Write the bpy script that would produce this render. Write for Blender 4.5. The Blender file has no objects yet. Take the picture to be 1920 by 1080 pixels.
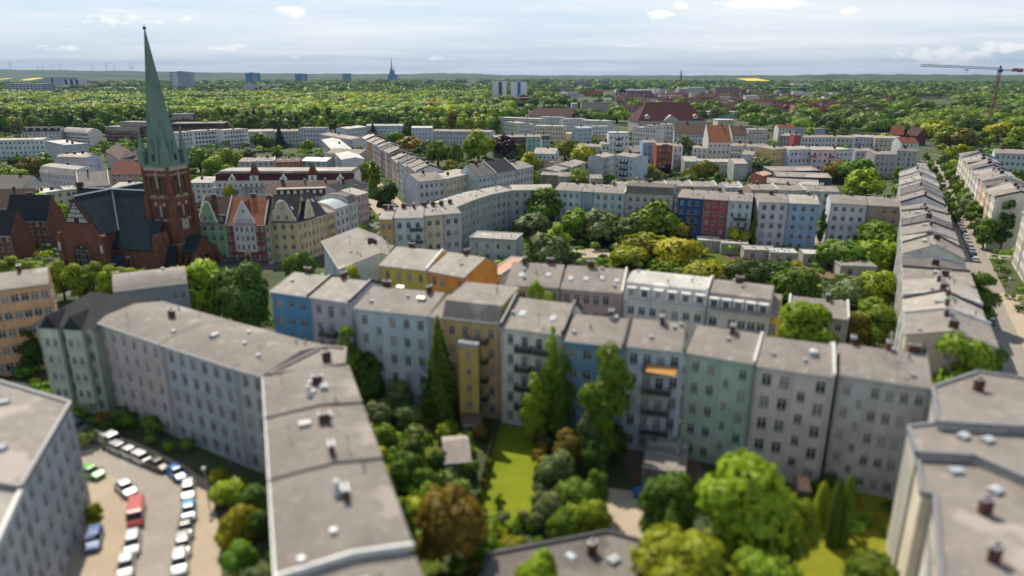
import bpy, math, random
import numpy as np
from mathutils import Vector, Matrix
R = math.radians
random.seed(7)
S = bpy.context.scene
C = S.collection

# ------------------------------------------------------------------ camera, sky, sun, exposure
CAMH, PITCH, FPX = 55.0, R(17.35), 1280.0
cam_d = bpy.data.cameras.new('camera'); cam_d.sensor_width = 36; cam_d.lens = 36 * FPX / 1920
cam_d.clip_start = 0.5; cam_d.clip_end = 60000
cam_d.dof.use_dof = True; cam_d.dof.focus_distance = 480; cam_d.dof.aperture_fstop = 0.024 / 0.72
cam = bpy.data.objects.new('camera', cam_d); C.objects.link(cam)
cam.location = (0, 0, CAMH); cam.rotation_euler = (R(90) - PITCH, 0, 0)
S.camera = cam

SUN_AZ, SUN_EL = R(-27), R(53)          # azimuth from +Y towards +X
world = bpy.data.worlds.new('World'); S.world = world; world.use_nodes = True
nt = world.node_tree; N = nt.nodes; LK = nt.links
N.clear()
out = N.new('ShaderNodeOutputWorld'); bg = N.new('ShaderNodeBackground'); LK.new(bg.outputs[0], out.inputs[0])
sky = N.new('ShaderNodeTexSky'); sky.sky_type = 'NISHITA'; sky.sun_disc = False
sky.sun_elevation = SUN_EL; sky.sun_rotation = SUN_AZ; sky.air_density = 1.0; sky.dust_density = 0.6; sky.ozone_density = 1.5
bg.inputs[1].default_value = 0.12
# clouds: noise on a plane high above the ground, thin veil plus small cumulus near the horizon
tc = N.new('ShaderNodeTexCoord'); sep = N.new('ShaderNodeSeparateXYZ'); LK.new(tc.outputs['Generated'], sep.inputs[0])
def wm(op, a, b=None, c=None):
    n = N.new('ShaderNodeMath'); n.operation = op
    for i, v in enumerate((a, b, c)):
        if v is None: continue
        if isinstance(v, (int, float)): n.inputs[i].default_value = v
        else: LK.new(v, n.inputs[i])
    return n.outputs[0]
zz = wm('ADD', wm('MAXIMUM', sep.outputs[2], 0.0), 0.035)
cmb = N.new('ShaderNodeCombineXYZ')
LK.new(wm('DIVIDE', sep.outputs[0], zz), cmb.inputs[0]); LK.new(wm('DIVIDE', sep.outputs[1], zz), cmb.inputs[1])
def wnoise(scale, detail, rough, sx=1.0, sy=1.0, off=0.0):
    mp = N.new('ShaderNodeMapping'); mp.inputs['Scale'].default_value = (sx, sy, 1); mp.inputs['Location'].default_value = (off, off * .7, 0)
    LK.new(cmb.outputs[0], mp.inputs[0])
    n = N.new('ShaderNodeTexNoise'); n.inputs['Scale'].default_value = scale; n.inputs['Detail'].default_value = detail; n.inputs['Roughness'].default_value = rough
    LK.new(mp.outputs[0], n.inputs['Vector']); return n.outputs[0]
def wramp(f, a, b):
    n = N.new('ShaderNodeMapRange'); n.interpolation_type = 'SMOOTHSTEP'
    n.inputs[1].default_value = a; n.inputs[2].default_value = b; LK.new(f, n.inputs[0]); return n.outputs[0]
veil = wramp(wnoise(0.22, 6, 0.62, 0.7, 1.0, 3.1), 0.36, 0.66)
cum = wm('MULTIPLY', wramp(wnoise(0.55, 5, 0.55, 1.0, 0.8, 9.4), 0.60, 0.72), 0.9)
def wmix(f, a, b):
    n = N.new('ShaderNodeMix'); n.data_type = 'RGBA'
    if isinstance(f, (int, float)): n.inputs[0].default_value = f
    else: LK.new(f, n.inputs[0])
    for i, v in ((6, a), (7, b)):
        if isinstance(v, tuple): n.inputs[i].default_value = v + (1,)
        else: LK.new(v, n.inputs[i])
    return n.outputs[2]
hi = wramp(sep.outputs[2], .06, .5)
base_sky = wmix(hi, wmix(.85, sky.outputs[0], (4.05, 4.75, 5.65)), wmix(.75, sky.outputs[0], (2.1, 2.5, 3.1)))
lo_ = wm('SUBTRACT', 1.0, wm('MULTIPLY', hi, .8))
s1 = wmix(wm('MULTIPLY', wm('MULTIPLY', veil, 0.85), lo_), base_sky, (6.3, 6.4, 6.5))
s2 = wmix(wm('MULTIPLY', cum, wm('MULTIPLY', lo_, .7)), s1, (6.7, 6.7, 6.7))
# separate small cumulus banks, each at its own bearing and elevation in the sky
yd = wm('MAXIMUM', sep.outputs[1], .05); ta = wm('DIVIDE', sep.outputs[0], yd); te = wm('DIVIDE', sep.outputs[2], yd)
cm2 = N.new('ShaderNodeCombineXYZ'); LK.new(wm('MULTIPLY', ta, 34.0), cm2.inputs[0]); LK.new(wm('MULTIPLY', te, 85.0), cm2.inputs[1])
nz = N.new('ShaderNodeTexNoise'); nz.inputs['Scale'].default_value = 1.15; nz.inputs['Detail'].default_value = 6; nz.inputs['Roughness'].default_value = .6; LK.new(cm2.outputs[0], nz.inputs['Vector'])
mask = None
for bx, by, bw, bh, ba in ((.345, .092, .085, .0105, 1.0), (.202, .078, .024, .008, 1), (.229, .090, .012, .007, 1), (.463, .083, .02, .006, .9), (-.39, .036, .035, .007, .7), (-.30, .023, .014, .004, .6), (-.10, .021, .032, .005, .6), (-.012, .024, .011, .004, .6), (.27, .05, .01, .004, .5), (.60, .026, .11, .016, .75), (.68, .036, .05, .012, .8), (-.30, .082, .045, .011, .6), (-.62, .035, .06, .006, .5), (-.52, .07, .12, .012, .45)):
    dx = wm('DIVIDE', wm('SUBTRACT', ta, bx), bw); dy = wm('DIVIDE', wm('SUBTRACT', te, by), bh)
    g_ = wm('MULTIPLY', wm('SUBTRACT', 1.0, wm('ADD', wm('MULTIPLY', dx, dx), wm('MULTIPLY', dy, dy))), ba)
    mask = g_ if mask is None else wm('MAXIMUM', mask, g_)
puff = wm('MULTIPLY', wramp(wm('ADD', wm('MULTIPLY', wm('MAXIMUM', mask, -1.0), .45), nz.outputs[0]), .62, .86), wramp(mask, -.6, .2))
s2 = wmix(wm('MULTIPLY', puff, .9), s2, (7.3, 7.2, 7.1))
LK.new(s2, bg.inputs[0])

sun_d = bpy.data.lights.new('sun', 'SUN'); sun_d.energy = 4.2; sun_d.angle = R(0.5); sun_d.color = (1.0, 0.91, 0.76)
sun = bpy.data.objects.new('sun', sun_d); C.objects.link(sun)
sv = Vector((math.sin(SUN_AZ) * math.cos(SUN_EL), math.cos(SUN_AZ) * math.cos(SUN_EL), math.sin(SUN_EL)))
sun.rotation_euler = sv.to_track_quat('Z', 'Y').to_euler(); sun.location = sv * 500
S.view_settings.view_transform = 'Standard'; S.view_settings.look = 'None'; S.view_settings.gamma = 1
S.view_settings.exposure = 0.5
S.cycles.use_denoising = True
S.cycles.max_bounces = 5; S.cycles.diffuse_bounces = 3; S.cycles.glossy_bounces = 2; S.cycles.transmission_bounces = 3
S.cycles.transparent_max_bounces = 6; S.cycles.volume_bounces = 0

# ------------------------------------------------------------------ survey helpers
CT, ST = math.cos(PITCH), math.sin(PITCH)
def slope(y):
    v = (y - 540) / FPX
    return (ST + v * CT) / (CT - v * ST)
def G(x, y, z=0.0):
    """ground position of a surveyed point at known height z"""
    Y = (CAMH - z) / slope(y)
    return Vector(((x - 960) / FPX * (Y * CT + (CAMH - z) * ST), Y))
def depth_at(Y, z=0.0): return Y * CT + (CAMH - z) * ST
def at_dist(x, y, Y):
    z = CAMH - Y * slope(y)
    return Vector(((x - 960) / FPX * depth_at(Y, z), Y)), z

# ------------------------------------------------------------------ materials
MATS = {}
def new_mat(key):
    m = bpy.data.materials.new(key); m.use_nodes = True
    MATS[key] = m
    return m, m.node_tree, m.node_tree.nodes['Principled BSDF']
def mnode(t, kind, **kw):
    n = t.nodes.new(kind)
    for k, v in kw.items(): setattr(n, k, v)
    return n
def noise_col(t, col, col2, scale, detail=4, coord='Object', lo=.35, hi=.65, stretch=None, rough=.55):
    tc = mnode(t, 'ShaderNodeTexCoord')
    src = tc.outputs[coord]
    if stretch:
        mp = mnode(t, 'ShaderNodeMapping'); mp.inputs['Scale'].default_value = stretch
        t.links.new(src, mp.inputs[0]); src = mp.outputs[0]
    n = mnode(t, 'ShaderNodeTexNoise'); n.inputs['Scale'].default_value = scale; n.inputs['Detail'].default_value = detail; n.inputs['Roughness'].default_value = rough
    t.links.new(src, n.inputs['Vector'])
    mr = mnode(t, 'ShaderNodeMapRange'); mr.inputs[1].default_value = lo; mr.inputs[2].default_value = hi
    t.links.new(n.outputs[0], mr.inputs[0])
    mx = mnode(t, 'ShaderNodeMix', data_type='RGBA'); t.links.new(mr.outputs[0], mx.inputs[0])
    for i, c in ((6, col), (7, col2)):
        if isinstance(c, tuple): mx.inputs[i].default_value = c[:3] + (1,)
        else: t.links.new(c, mx.inputs[i])
    return mx.outputs[2]
def dk(c, f): return tuple(min(1, a * f) for a in c)
def plaster(col):
    key = 'plaster_%.3f_%.3f_%.3f' % col
    if key in MATS: return MATS[key]
    m, t, b = new_mat(key)
    col = tuple(min(.78, c * 1.14) for c in col)
    c1 = noise_col(t, col, dk(col, .76), .3, 7, lo=.38, hi=.68)
    c2 = noise_col(t, c1, dk(col, .62), 1.1, 4, stretch=(1.6, 1.6, .09), lo=.52, hi=.78)
    t.links.new(c2, b.inputs['Base Color']); b.inputs['Roughness'].default_value = .92; b.inputs['Specular IOR Level'].default_value = .2
    return m
def felt(col):
    key = 'roofing_%.3f_%.3f_%.3f' % col
    if key in MATS: return MATS[key]
    m, t, b = new_mat(key)
    c1 = noise_col(t, col, dk(col, .62), .16, 8, lo=.36, hi=.68, rough=.7); c1 = noise_col(t, c1, dk(col, 1.35), .11, 3, lo=.56, hi=.60)
    c2 = noise_col(t, c1, dk(col, 1.25), .9, 4, lo=.55, hi=.75)
    tc = mnode(t, 'ShaderNodeTexCoord'); w = mnode(t, 'ShaderNodeTexWave', wave_type='BANDS', bands_direction='X', wave_profile='SAW')
    w.inputs['Scale'].default_value = .32; w.inputs['Distortion'].default_value = .25
    t.links.new(tc.outputs['Object'], w.inputs['Vector'])
    mr = mnode(t, 'ShaderNodeMapRange'); mr.inputs[1].default_value = .93; mr.inputs[2].default_value = 1.0
    t.links.new(w.outputs[1], mr.inputs[0])
    mx = mnode(t, 'ShaderNodeMix', data_type='RGBA'); t.links.new(mr.outputs[0], mx.inputs[0]); t.links.new(c2, mx.inputs[6]); mx.inputs[7].default_value = dk(col, .5) + (1,)
    t.links.new(mx.outputs[2], b.inputs['Base Color']); b.inputs['Roughness'].default_value = .8
    return m
def tiles(col):
    key = 'tiles_%.3f_%.3f_%.3f' % col
    if key in MATS: return MATS[key]
    m, t, b = new_mat(key)
    c1 = noise_col(t, col, dk(col, .62), .6, 6)
    c2 = noise_col(t, c1, dk(col, 1.3), 7, 2, lo=.5, hi=.8)
    t.links.new(c2, b.inputs['Base Color']); b.inputs['Roughness'].default_value = .75; b.inputs['Specular IOR Level'].default_value = .2
    return m
def plain(key, col, rough=.6, metal=0.0, spec=.5):
    if key in MATS: return MATS[key]
    m, t, b = new_mat(key)
    c1 = noise_col(t, col, dk(col, .8), 1.5, 3)
    t.links.new(c1, b.inputs['Base Color']); b.inputs['Roughness'].default_value = rough; b.inputs['Metallic'].default_value = metal
    b.inputs['Specular IOR Level'].default_value = spec
    return m
def brickm(key, col, mortar, scale=1.0):
    if key in MATS: return MATS[key]
    m, t, b = new_mat(key)
    c1 = noise_col(t, col, dk(col, .6), .5, 6, lo=.35, hi=.7)
    c2 = noise_col(t, c1, mortar, 9, 2, lo=.55, hi=.85, stretch=(.5, .5, 1.6))
    t.links.new(c2, b.inputs['Base Color']); b.inputs['Roughness'].default_value = .9; b.inputs['Specular IOR Level'].default_value = .2
    return m
def glass_mat():
    if 'glass' in MATS: return MATS['glass']
    m, t, b = new_mat('glass')
    oi = mnode(t, 'ShaderNodeObjectInfo'); cr = mnode(t, 'ShaderNodeValToRGB')
    e = cr.color_ramp.elements; e[0].position = .0; e[0].color = (.012, .016, .022, 1); e[1].position = .62; e[1].color = (.03, .038, .05, 1)
    x = e.new(.72); x.color = (.16, .16, .155, 1); x = e.new(1.0); x.color = (.26, .25, .23, 1)
    t.links.new(oi.outputs['Random'], cr.inputs[0]); t.links.new(cr.outputs[0], b.inputs['Base Color'])
    b.inputs['Roughness'].default_value = .12; b.inputs['Specular IOR Level'].default_value = .5
    return m
def leaf_mat(key, col, col2, trans=.32):
    if key in MATS: return MATS[key]
    m, t, b = new_mat(key)
    oi = mnode(t, 'ShaderNodeObjectInfo')
    c1 = noise_col(t, col, col2, 3.2, 3, lo=.3, hi=.7)
    hs = mnode(t, 'ShaderNodeHueSaturation'); t.links.new(c1, hs.inputs['Color'])
    a = mnode(t, 'ShaderNodeMapRange'); a.inputs[3].default_value = .72; a.inputs[4].default_value = 1.25; t.links.new(oi.outputs['Random'], a.inputs[0]); t.links.new(a.outputs[0], hs.inputs['Value'])
    h = mnode(t, 'ShaderNodeMath', operation='MULTIPLY_ADD'); t.links.new(oi.outputs['Random'], h.inputs[0]); h.inputs[1].default_value = 17.3; 
    fr = mnode(t, 'ShaderNodeMath', operation='FRACT'); t.links.new(h.outputs[0], fr.inputs[0])
    hh = mnode(t, 'ShaderNodeMapRange'); hh.inputs[3].default_value = .485; hh.inputs[4].default_value = .52; t.links.new(fr.outputs[0], hh.inputs[0]); t.links.new(hh.outputs[0], hs.inputs['Hue'])
    b.inputs['Roughness'].default_value = .55; b.inputs['Specular IOR Level'].default_value = .25
    t.links.new(hs.outputs[0], b.inputs['Base Color'])
    tr = mnode(t, 'ShaderNodeBsdfTranslucent'); t.links.new(hs.outputs[0], tr.inputs[0])
    ms = mnode(t, 'ShaderNodeMixShader'); ms.inputs[0].default_value = trans
    t.links.new(b.outputs[0], ms.inputs[1]); t.links.new(tr.outputs[0], ms.inputs[2])
    t.links.new(ms.outputs[0], t.nodes['Material Output'].inputs[0])
    return m
LEAF = {
 'green': leaf_mat('leaf_mid_green', (.105, .185, .013), (.165, .255, .017)),
 'bright': leaf_mat('leaf_spring_green', (.195, .285, .014), (.285, .36, .018)),
 'lime': leaf_mat('leaf_lime', (.27, .30, .012), (.36, .36, .02)),
 'yellow': leaf_mat('leaf_yellow', (.36, .29, .012), (.46, .36, .02)),
 'dark': leaf_mat('leaf_dark_green', (.06, .11, .013), (.10, .16, .018)),
 'fir': leaf_mat('needle_green', (.012, .03, .014), (.025, .05, .02), .1),
 'bronze': leaf_mat('leaf_bronze', (.17, .125, .016), (.25, .185, .02)),
 'copper': leaf_mat('leaf_copper', (.035, .014, .018), (.06, .022, .026), .2),
 'sage': leaf_mat('leaf_pale_sage', (.15, .19, .06), (.22, .26, .085)),
 'willow': leaf_mat('leaf_willow', (.16, .19, .014), (.24, .24, .02)),
}
M_BARK = plain('bark', (.07, .055, .04), .9)
M_FRAME = plain('window_frame_white', (.62, .62, .6), .5)
M_FRAME_D = plain('window_frame_dark', (.08, .08, .085), .5)
M_GLASS = glass_mat()
M_METAL = plain('zinc_sheet', (.42, .44, .46), .45, .3)
M_DARKMETAL = plain('dark_metal', (.05, .055, .06), .5, .2)
M_WHITE = plain('white_coping', (.68, .68, .66), .6)
M_CHIM = brickm('chimney_brick', (.11, .045, .035), (.15, .11, .09)); M_RIM = plain('parapet_sheet', (.25, .255, .265), .55, .2)
M_BRICK = brickm('church_brick', (.195, .078, .048), (.30, .18, .12))
M_SLATE = tiles((.02, .039, .051))

# ------------------------------------------------------------------ mesh builder
class MB:
    def __init__(s): s.v = []; s.f = []; s.m = []
    def face(s, pts, m=0):
        i = len(s.v); s.v += [tuple(p) for p in pts]; s.f.append(tuple(range(i, i + len(pts)))); s.m.append(m)
    def box(s, x0, x1, y0, y1, z0, z1, m=0, bottom=True):
        i = len(s.v)
        s.v += [(x0, y0, z0), (x1, y0, z0), (x1, y1, z0), (x0, y1, z0), (x0, y0, z1), (x1, y0, z1), (x1, y1, z1), (x0, y1, z1)]
        fs = [(4, 5, 6, 7), (0, 1, 5, 4), (1, 2, 6, 5), (2, 3, 7, 6), (3, 0, 4, 7)] + ([(3, 2, 1, 0)] if bottom else [])
        for f in fs: s.f.append(tuple(i + k for k in f)); s.m.append(m)
    def prism(s, poly, z0, z1, m=0):
        n = len(poly); i = len(s.v)
        s.v += [(p[0], p[1], z0) for p in poly] + [(p[0], p[1], z1) for p in poly]
        s.f.append(tuple(i + n + k for k in range(n))); s.m.append(m)
        s.f.append(tuple(i + k for k in reversed(range(n)))); s.m.append(m)
        for k in range(n):
            j = (k + 1) % n; s.f.append((i + k, i + j, i + n + j, i + n + k)); s.m.append(m)
    def extrude_x(s, prof, x0, x1, m=0):           # profile in (y,z), closed
        n = len(prof); i = len(s.v)
        s.v += [(x0, p[0], p[1]) for p in prof] + [(x1, p[0], p[1]) for p in prof]
        s.f.append(tuple(i + k for k in reversed(range(n)))); s.m.append(m)
        s.f.append(tuple(i + n + k for k in range(n))); s.m.append(m)
        for k in range(n):
            j = (k + 1) % n; s.f.append((i + k, i + j, i + n + j, i + n + k)); s.m.append(m)
    def extrude_y(s, prof, y0, y1, m=0):           # profile in (x,z), closed
        n = len(prof); i = len(s.v)
        s.v += [(p[0], y0, p[1]) for p in prof] + [(p[0], y1, p[1]) for p in prof]
        s.f.append(tuple(i + k for k in range(n))); s.m.append(m)
        s.f.append(tuple(i + n + k for k in reversed(range(n)))); s.m.append(m)
        for k in range(n):
            j = (k + 1) % n; s.f.append((i + k, i + n + k, i + n + j, i + j)); s.m.append(m)
    def bar(s, a, b, w, m=0):
        a = Vector(a); b = Vector(b); d = (b - a)
        if d.length < 1e-6: return
        d.normalize(); u = d.orthogonal().normalized() * w / 2; v = d.cross(u).normalized() * w / 2
        i = len(s.v)
        for p in (a, b):
            for q in (u + v, u - v, -u - v, -u + v): s.v.append(tuple(p + q))
        for f in ((0, 1, 5, 4), (1, 2, 6, 5), (2, 3, 7, 6), (3, 0, 4, 7), (3, 2, 1, 0), (4, 5, 6, 7)): s.f.append(tuple(i + k for k in f)); s.m.append(m)
    def tube(s, pts, rad, n=8, m=0, cap=True):
        rings = []
        for k, p in enumerate(pts):
            p = Vector(p); a = Vector(pts[max(0, k - 1)]); b = Vector(pts[min(len(pts) - 1, k + 1)])
            d = (b - a).normalized(); u = d.orthogonal().normalized()
            if abs(d.z) > .9: u = Vector((1, 0, 0)); u = (u - d * u.dot(d)).normalized()
            w = d.cross(u); i = len(s.v); rings.append(i)
            for j in range(n):
                t = 2 * math.pi * j / n; s.v.append(tuple(p + (u * math.cos(t) + w * math.sin(t)) * rad[k]))
        for a, b in zip(rings, rings[1:]):
            for j in range(n):
                s.f.append((a + j, a + (j + 1) % n, b + (j + 1) % n, b + j)); s.m.append(m)
        if cap:
            s.f.append(tuple(rings[-1] + j for j in range(n))); s.m.append(m)
            s.f.append(tuple(rings[0] + j for j in reversed(range(n)))); s.m.append(m)
    def mesh(s, name, mats):
        me = bpy.data.meshes.new(name); me.from_pydata(s.v, [], s.f)
        for m in mats: me.materials.append(m)
        me.polygons.foreach_set('material_index', s.m); me.update()
        return me
    def build(s, name, mats, parent=None, smooth=False):
        me = s.mesh(name, mats if isinstance(mats, (list, tuple)) else [mats])
        if smooth: me.polygons.foreach_set('use_smooth', [True] * len(me.polygons))
        return link(name, me, parent)
def link(name, me, parent=None, loc=None, rz=None):
    o = bpy.data.objects.new(name, me); C.objects.link(o)
    if parent is not None: o.parent = parent
    if loc is not None: o.location = loc
    if rz is not None: o.rotation_euler = (0, 0, rz)
    return o
def empty(name, loc, rz=0.0):
    o = bpy.data.objects.new(name, None); C.objects.link(o); o.location = loc; o.rotation_euler = (0, 0, rz); o.empty_display_size = .5
    return o
USED = {}; FOOT = []
def inside(x, y, pad=1.5):
    for A, u, L, D in FOOT:
        dx, dy = x - A.x, y - A.y; s = dx * u.x + dy * u.y; t = -dx * u.y + dy * u.x
        if -pad < s < L + pad and -pad < t < D + pad: return True
    return False
def tag(o, label, cat, group=None):
    o['label'] = label; o['category'] = cat
    if group: o['group'] = group
    k = (label, group)
    USED.setdefault(label, set()).add(group)
    return o
def struct(o, kind='structure'): o['kind'] = kind; return o

# ------------------------------------------------------------------ windows
WIN = {}
def window_mesh(w, h, style='white'):
    k = (round(w, 2), round(h, 2), style)
    if k in WIN: return WIN[k]
    b = MB(); t = .09; d = .06
    if style == 'plain':
        b.face([(-w/2, 0, 0), (w/2, 0, 0), (w/2, 0, h), (-w/2, 0, h)], 1)
        b.box(-w/2, -w/2 + .12, -.02, .0, 0, h, 0); b.box(w/2 - .12, w/2, -.02, 0, 0, h, 0); b.box(-w/2 + .12, w/2 - .12, -.02, 0, h - .12, h, 0)
    else:
        b.box(-w/2, -w/2 + t, 0, d, 0, h); b.box(w/2 - t, w/2, 0, d, 0, h)
        b.box(-w/2 + t, w/2 - t, 0, d, 0, t); b.box(-w/2 + t, w/2 - t, 0, d, h - t, h)
        b.box(-t/2, t/2, 0, d, t, h - t)
        if h > 1.3: 
            b.box(-w/2 + t, -t/2, .005, d, h * .68, h * .68 + t * .8); b.box(t/2, w/2 - t, .005, d, h * .68, h * .68 + t * .8)
        b.face([(-w/2 + t, d * .8, t), (w/2 - t, d * .8, t), (w/2 - t, d * .8, h - t), (-w/2 + t, d * .8, h - t)], 1)
        b.box(-w/2 - .08, w/2 + .08, -.22, -.0, -.07, -.0, 2)
    me = b.mesh('window', [M_FRAME if style != 'dark' else M_FRAME_D, M_GLASS, M_METAL])
    WIN[k] = me; return me
def holes_face(b, o, ux, L, z0, z1, cells, nrm, r, m=0):
    """wall rectangle starting at o along ux, with recessed openings (cells: x0,x1,z0,z1); nrm outward"""
    xs = sorted({0, L, *[c[0] for c in cells], *[c[1] for c in cells]}); zs = sorted({z0, z1, *[c[2] for c in cells], *[c[3] for c in cells]})
    P = lambda x, z, d=0: (o[0] + ux[0] * x - nrm[0] * d, o[1] + ux[1] * x - nrm[1] * d, z)
    for i in range(len(xs) - 1):
        run = None
        for j in range(len(zs) - 1):
            cx = (xs[i] + xs[i+1]) / 2; cz = (zs[j] + zs[j+1]) / 2
            hole = any(c[0] < cx < c[1] and c[2] < cz < c[3] for c in cells)
            if hole:
                if run is not None: b.face([P(xs[i], run), P(xs[i+1], run), P(xs[i+1], zs[j]), P(xs[i], zs[j])], m); run = None
            elif run is None: run = zs[j]
        if run is not None: b.face([P(xs[i], run), P(xs[i+1], run), P(xs[i+1], z1), P(xs[i], z1)], m)
    for x0, x1, a, c in cells:
        b.face([P(x0, a), P(x0, a, r), P(x0, c, r), P(x0, c)], m); b.face([P(x1, a, r), P(x1, a), P(x1, c), P(x1, c, r)], m)
        b.face([P(x0, c), P(x0, c, r), P(x1, c, r), P(x1, c)], m); b.face([P(x0, a, r), P(x0, a), P(x1, a), P(x1, a, r)], m)
def cells_for(L, H, fl, bays, w=1.15, h=1.55, skip=(), base=.9, doors=(), top=None):
    fh = (H - .35) / fl; m = L / (bays + .35); out = []
    for k in range(fl):
        for i in range(bays):
            if (i, k) in skip or i in skip: continue
            x = L / 2 + (i - (bays - 1) / 2) * m; z = k * fh + min(base, fh * .32)
            ww = w; hh = min(h, fh * .56)
            if i in doors and k > 0: z = k * fh + .25; hh = min(2.15, fh * .78)
            if top and k == fl - 1: hh = top
            out.append((x - ww/2, x + ww/2, z, z + hh, i, k))
    return out

FELT = felt((.25, .218, .193)); FELT_D = felt((.125, .11, .10)); FELT_L = felt((.34, .31, .275)); FELT_W = felt((.52, .50, .46))
TILE_R = tiles((.17, .05, .032)); TILE_O = tiles((.33, .13, .065)); TILE_B = tiles((.12, .075, .058)); TILE_D = tiles((.028, .03, .035)); TILE_DR = tiles((.075, .022, .024))
ROOFS = {'felt': FELT, 'dark': FELT_D, 'light': FELT_L,  'white': FELT_W, 'red': TILE_R, 'orange': TILE_O, 'brown': TILE_B, 'slate': TILE_D, 'darkred': TILE_DR,
         'salmon': felt((.55, .30, .2)), 'green': felt((.36, .5, .33)), 'metal': M_METAL, 'pale': felt((.38, .345, .30))}
def roof_profile(kind, D, H, rise, ridge):
    o = .4
    if kind == 'flat': return [(-.25, H + .02), (D + .25, H + .14)]
    if kind == 'low' or kind == 'gable': 
        s = rise / (ridge * D); return [(-o, H - o * s + .02), (ridge * D, H + rise), (D + o, H - o * rise / ((1 - ridge) * D) + .02)]
    if kind == 'mono': return [(-o, H), (D + .2, H + rise)]
    if kind == 'monof': return [(-.3, H + rise), (D + o, H)]
    if kind == 'mans': return [(-.15, H), (1.3, H + 2.5), (D * .5, H + 3.3), (D - 1.3, H + 2.5), (D + .15, H)]
    if kind == 'mansl': return [(-.15, H), (1.3, H + 2.5), (D + .2, H + 2.9)]
    if kind == 'arc': return [(D * t - .2 + .4 * t, H + rise * math.sin(math.pi * (.12 + .76 * t)) - rise * .35) for t in [k / 8 for k in range(9)]]
    raise ValueError(kind)
def prof_z(prof, y):
    for a, b in zip(prof, prof[1:]):
        if a[0] <= y <= b[0]: return a[1] + (b[1] - a[1]) * (y - a[0]) / (b[0] - a[0])
    return prof[0][1] if y < prof[0][0] else prof[-1][1]

def add_windows(root, cells, o, ux, nrm, r, style):
    rz = math.atan2(ux[1], ux[0])
    for c in cells:
        w = c[1] - c[0]; h = c[3] - c[2]; cx = (c[0] + c[1]) / 2
        p = (o[0] + ux[0] * cx - nrm[0] * r, o[1] + ux[1] * cx - nrm[1] * r, c[2])
        link('window', window_mesh(w, h, style), root, p, rz)
CHIM = {}
def chimney_mesh(w, d, h, col):
    k = (w, d, h, col)
    if k in CHIM: return CHIM[k]
    b = MB(); b.box(-w/2, w/2, -d/2, d/2, -.6, h, 0); b.box(-w/2 - .07, w/2 + .07, -d/2 - .07, d/2 + .07, h, h + .12, 1)
    for i in (-1, 0, 1): b.box(i * w * .27 - .1, i * w * .27 + .1, -.1, .1, h + .12, h + .3, 2)
    CHIM[k] = b.mesh('chimney', [M_CHIM if col == 'brick' else M_WHITE, M_METAL, M_CHIM]); return CHIM[k]
def skylight_mesh():
    if 'sky' in CHIM: return CHIM['sky']
    b = MB(); b.box(-.45, .45, -.6, .6, -.1, .14, 0); b.box(-.36, .36, -.5, .5, .14, .18, 1)
    CHIM['sky'] = b.mesh('skylight', [M_METAL, plain('skylight_pane', (.5, .55, .6), .08)]); return CHIM['sky']
def hatch_mesh():
    if 'hatch' in CHIM: return CHIM['hatch']
    b = MB(); b.box(-.6, .6, -.45, .45, -.1, .35, 0); b.extrude_x([(-.5, .35), (.5, .35), (.5, .42), (0, .6), (-.5, .42)], -.66, .66, 1)
    CHIM['hatch'] = b.mesh('roof_hatch', [M_METAL, plain('hatch_dome', (.5, .52, .54), .35)]); return CHIM['hatch']
def pipe_mesh(k):
    if ('pipe', k) in CHIM: return CHIM[('pipe', k)]
    b = MB()
    if k == 0: b.tube([(0, 0, -.1), (0, 0, .6)], [.09, .09], 6); b.tube([(0, 0, .6), (0, 0, .75)], [.17, .12], 6)
    elif k == 1: b.box(-.22, .22, -.22, .22, -.1, .35); b.box(-.28, .28, -.28, .28, .35, .42)
    else: b.tube([(0, 0, -.1), (0, 0, 1.9)], [.03, .025], 5); b.box(-.5, .5, -.02, .02, 1.5, 1.54); b.box(-.35, .35, -.02, .02, 1.75, 1.79)
    CHIM[('pipe', k)] = b.mesh('vent_pipe', [M_DARKMETAL if k != 1 else M_METAL]); return CHIM[('pipe', k)]
BALC = {}
def balcony_mesh(L, style):
    k = (round(L, 1), style)
    if k in BALC: return BALC[k]
    b = MB(); d = 1.35
    b.box(-L/2, L/2, -d, -.003, -.16, 0, 0)
    if style == 'bars':
        n = int(L / .16)
        for i in range(n + 1): x = -L/2 + .02 + (L - .04) * i / n; b.box(x - .012, x + .012, -d + .02, -d + .045, 0, .95, 1)
        for i in range(8): y = -d + .1 + i * .16; b.box(-L/2 + .01, -L/2 + .035, y, y + .025, 0, .95, 1); b.box(L/2 - .035, L/2 - .01, y, y + .025, 0, .95, 1)
        b.box(-L/2, L/2, -d, -d + .06, .95, 1.0, 1)
        b.box(-L/2, -L/2 + .05, -d + .06, -.003, .95, 1.0, 1); b.box(L/2 - .05, L/2, -d + .06, -.003, .95, 1.0, 1)
    else:
        b.box(-L/2, L/2, -d, -d + .06, 0, 1.0, 1); b.box(-L/2, -L/2 + .05, -d + .06, -.003, 0, 1.0, 1); b.box(L/2 - .05, L/2, -d + .06, -.003, 0, 1.0, 1)
        b.box(-L/2 - .02, L/2 + .02, -d - .02, -d + .08, 1.0, 1.06, 2)
    mm = {'bars': M_DARKMETAL, 'grey': plain('balcony_panel_grey', (.16, .18, .19), .5), 'white': plain('balcony_panel_white', (.6, .6, .6), .5), 'red': plain('balcony_panel_red', (.42, .04, .06), .5), 'blue': plain('balcony_panel_blue', (.14, .22, .32), .5), 'dark': M_DARKMETAL}[style]
    BALC[k] = b.mesh('balcony', [plain('concrete_slab', (.35, .34, .33), .8), mm, M_METAL]); return BALC[k]

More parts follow.
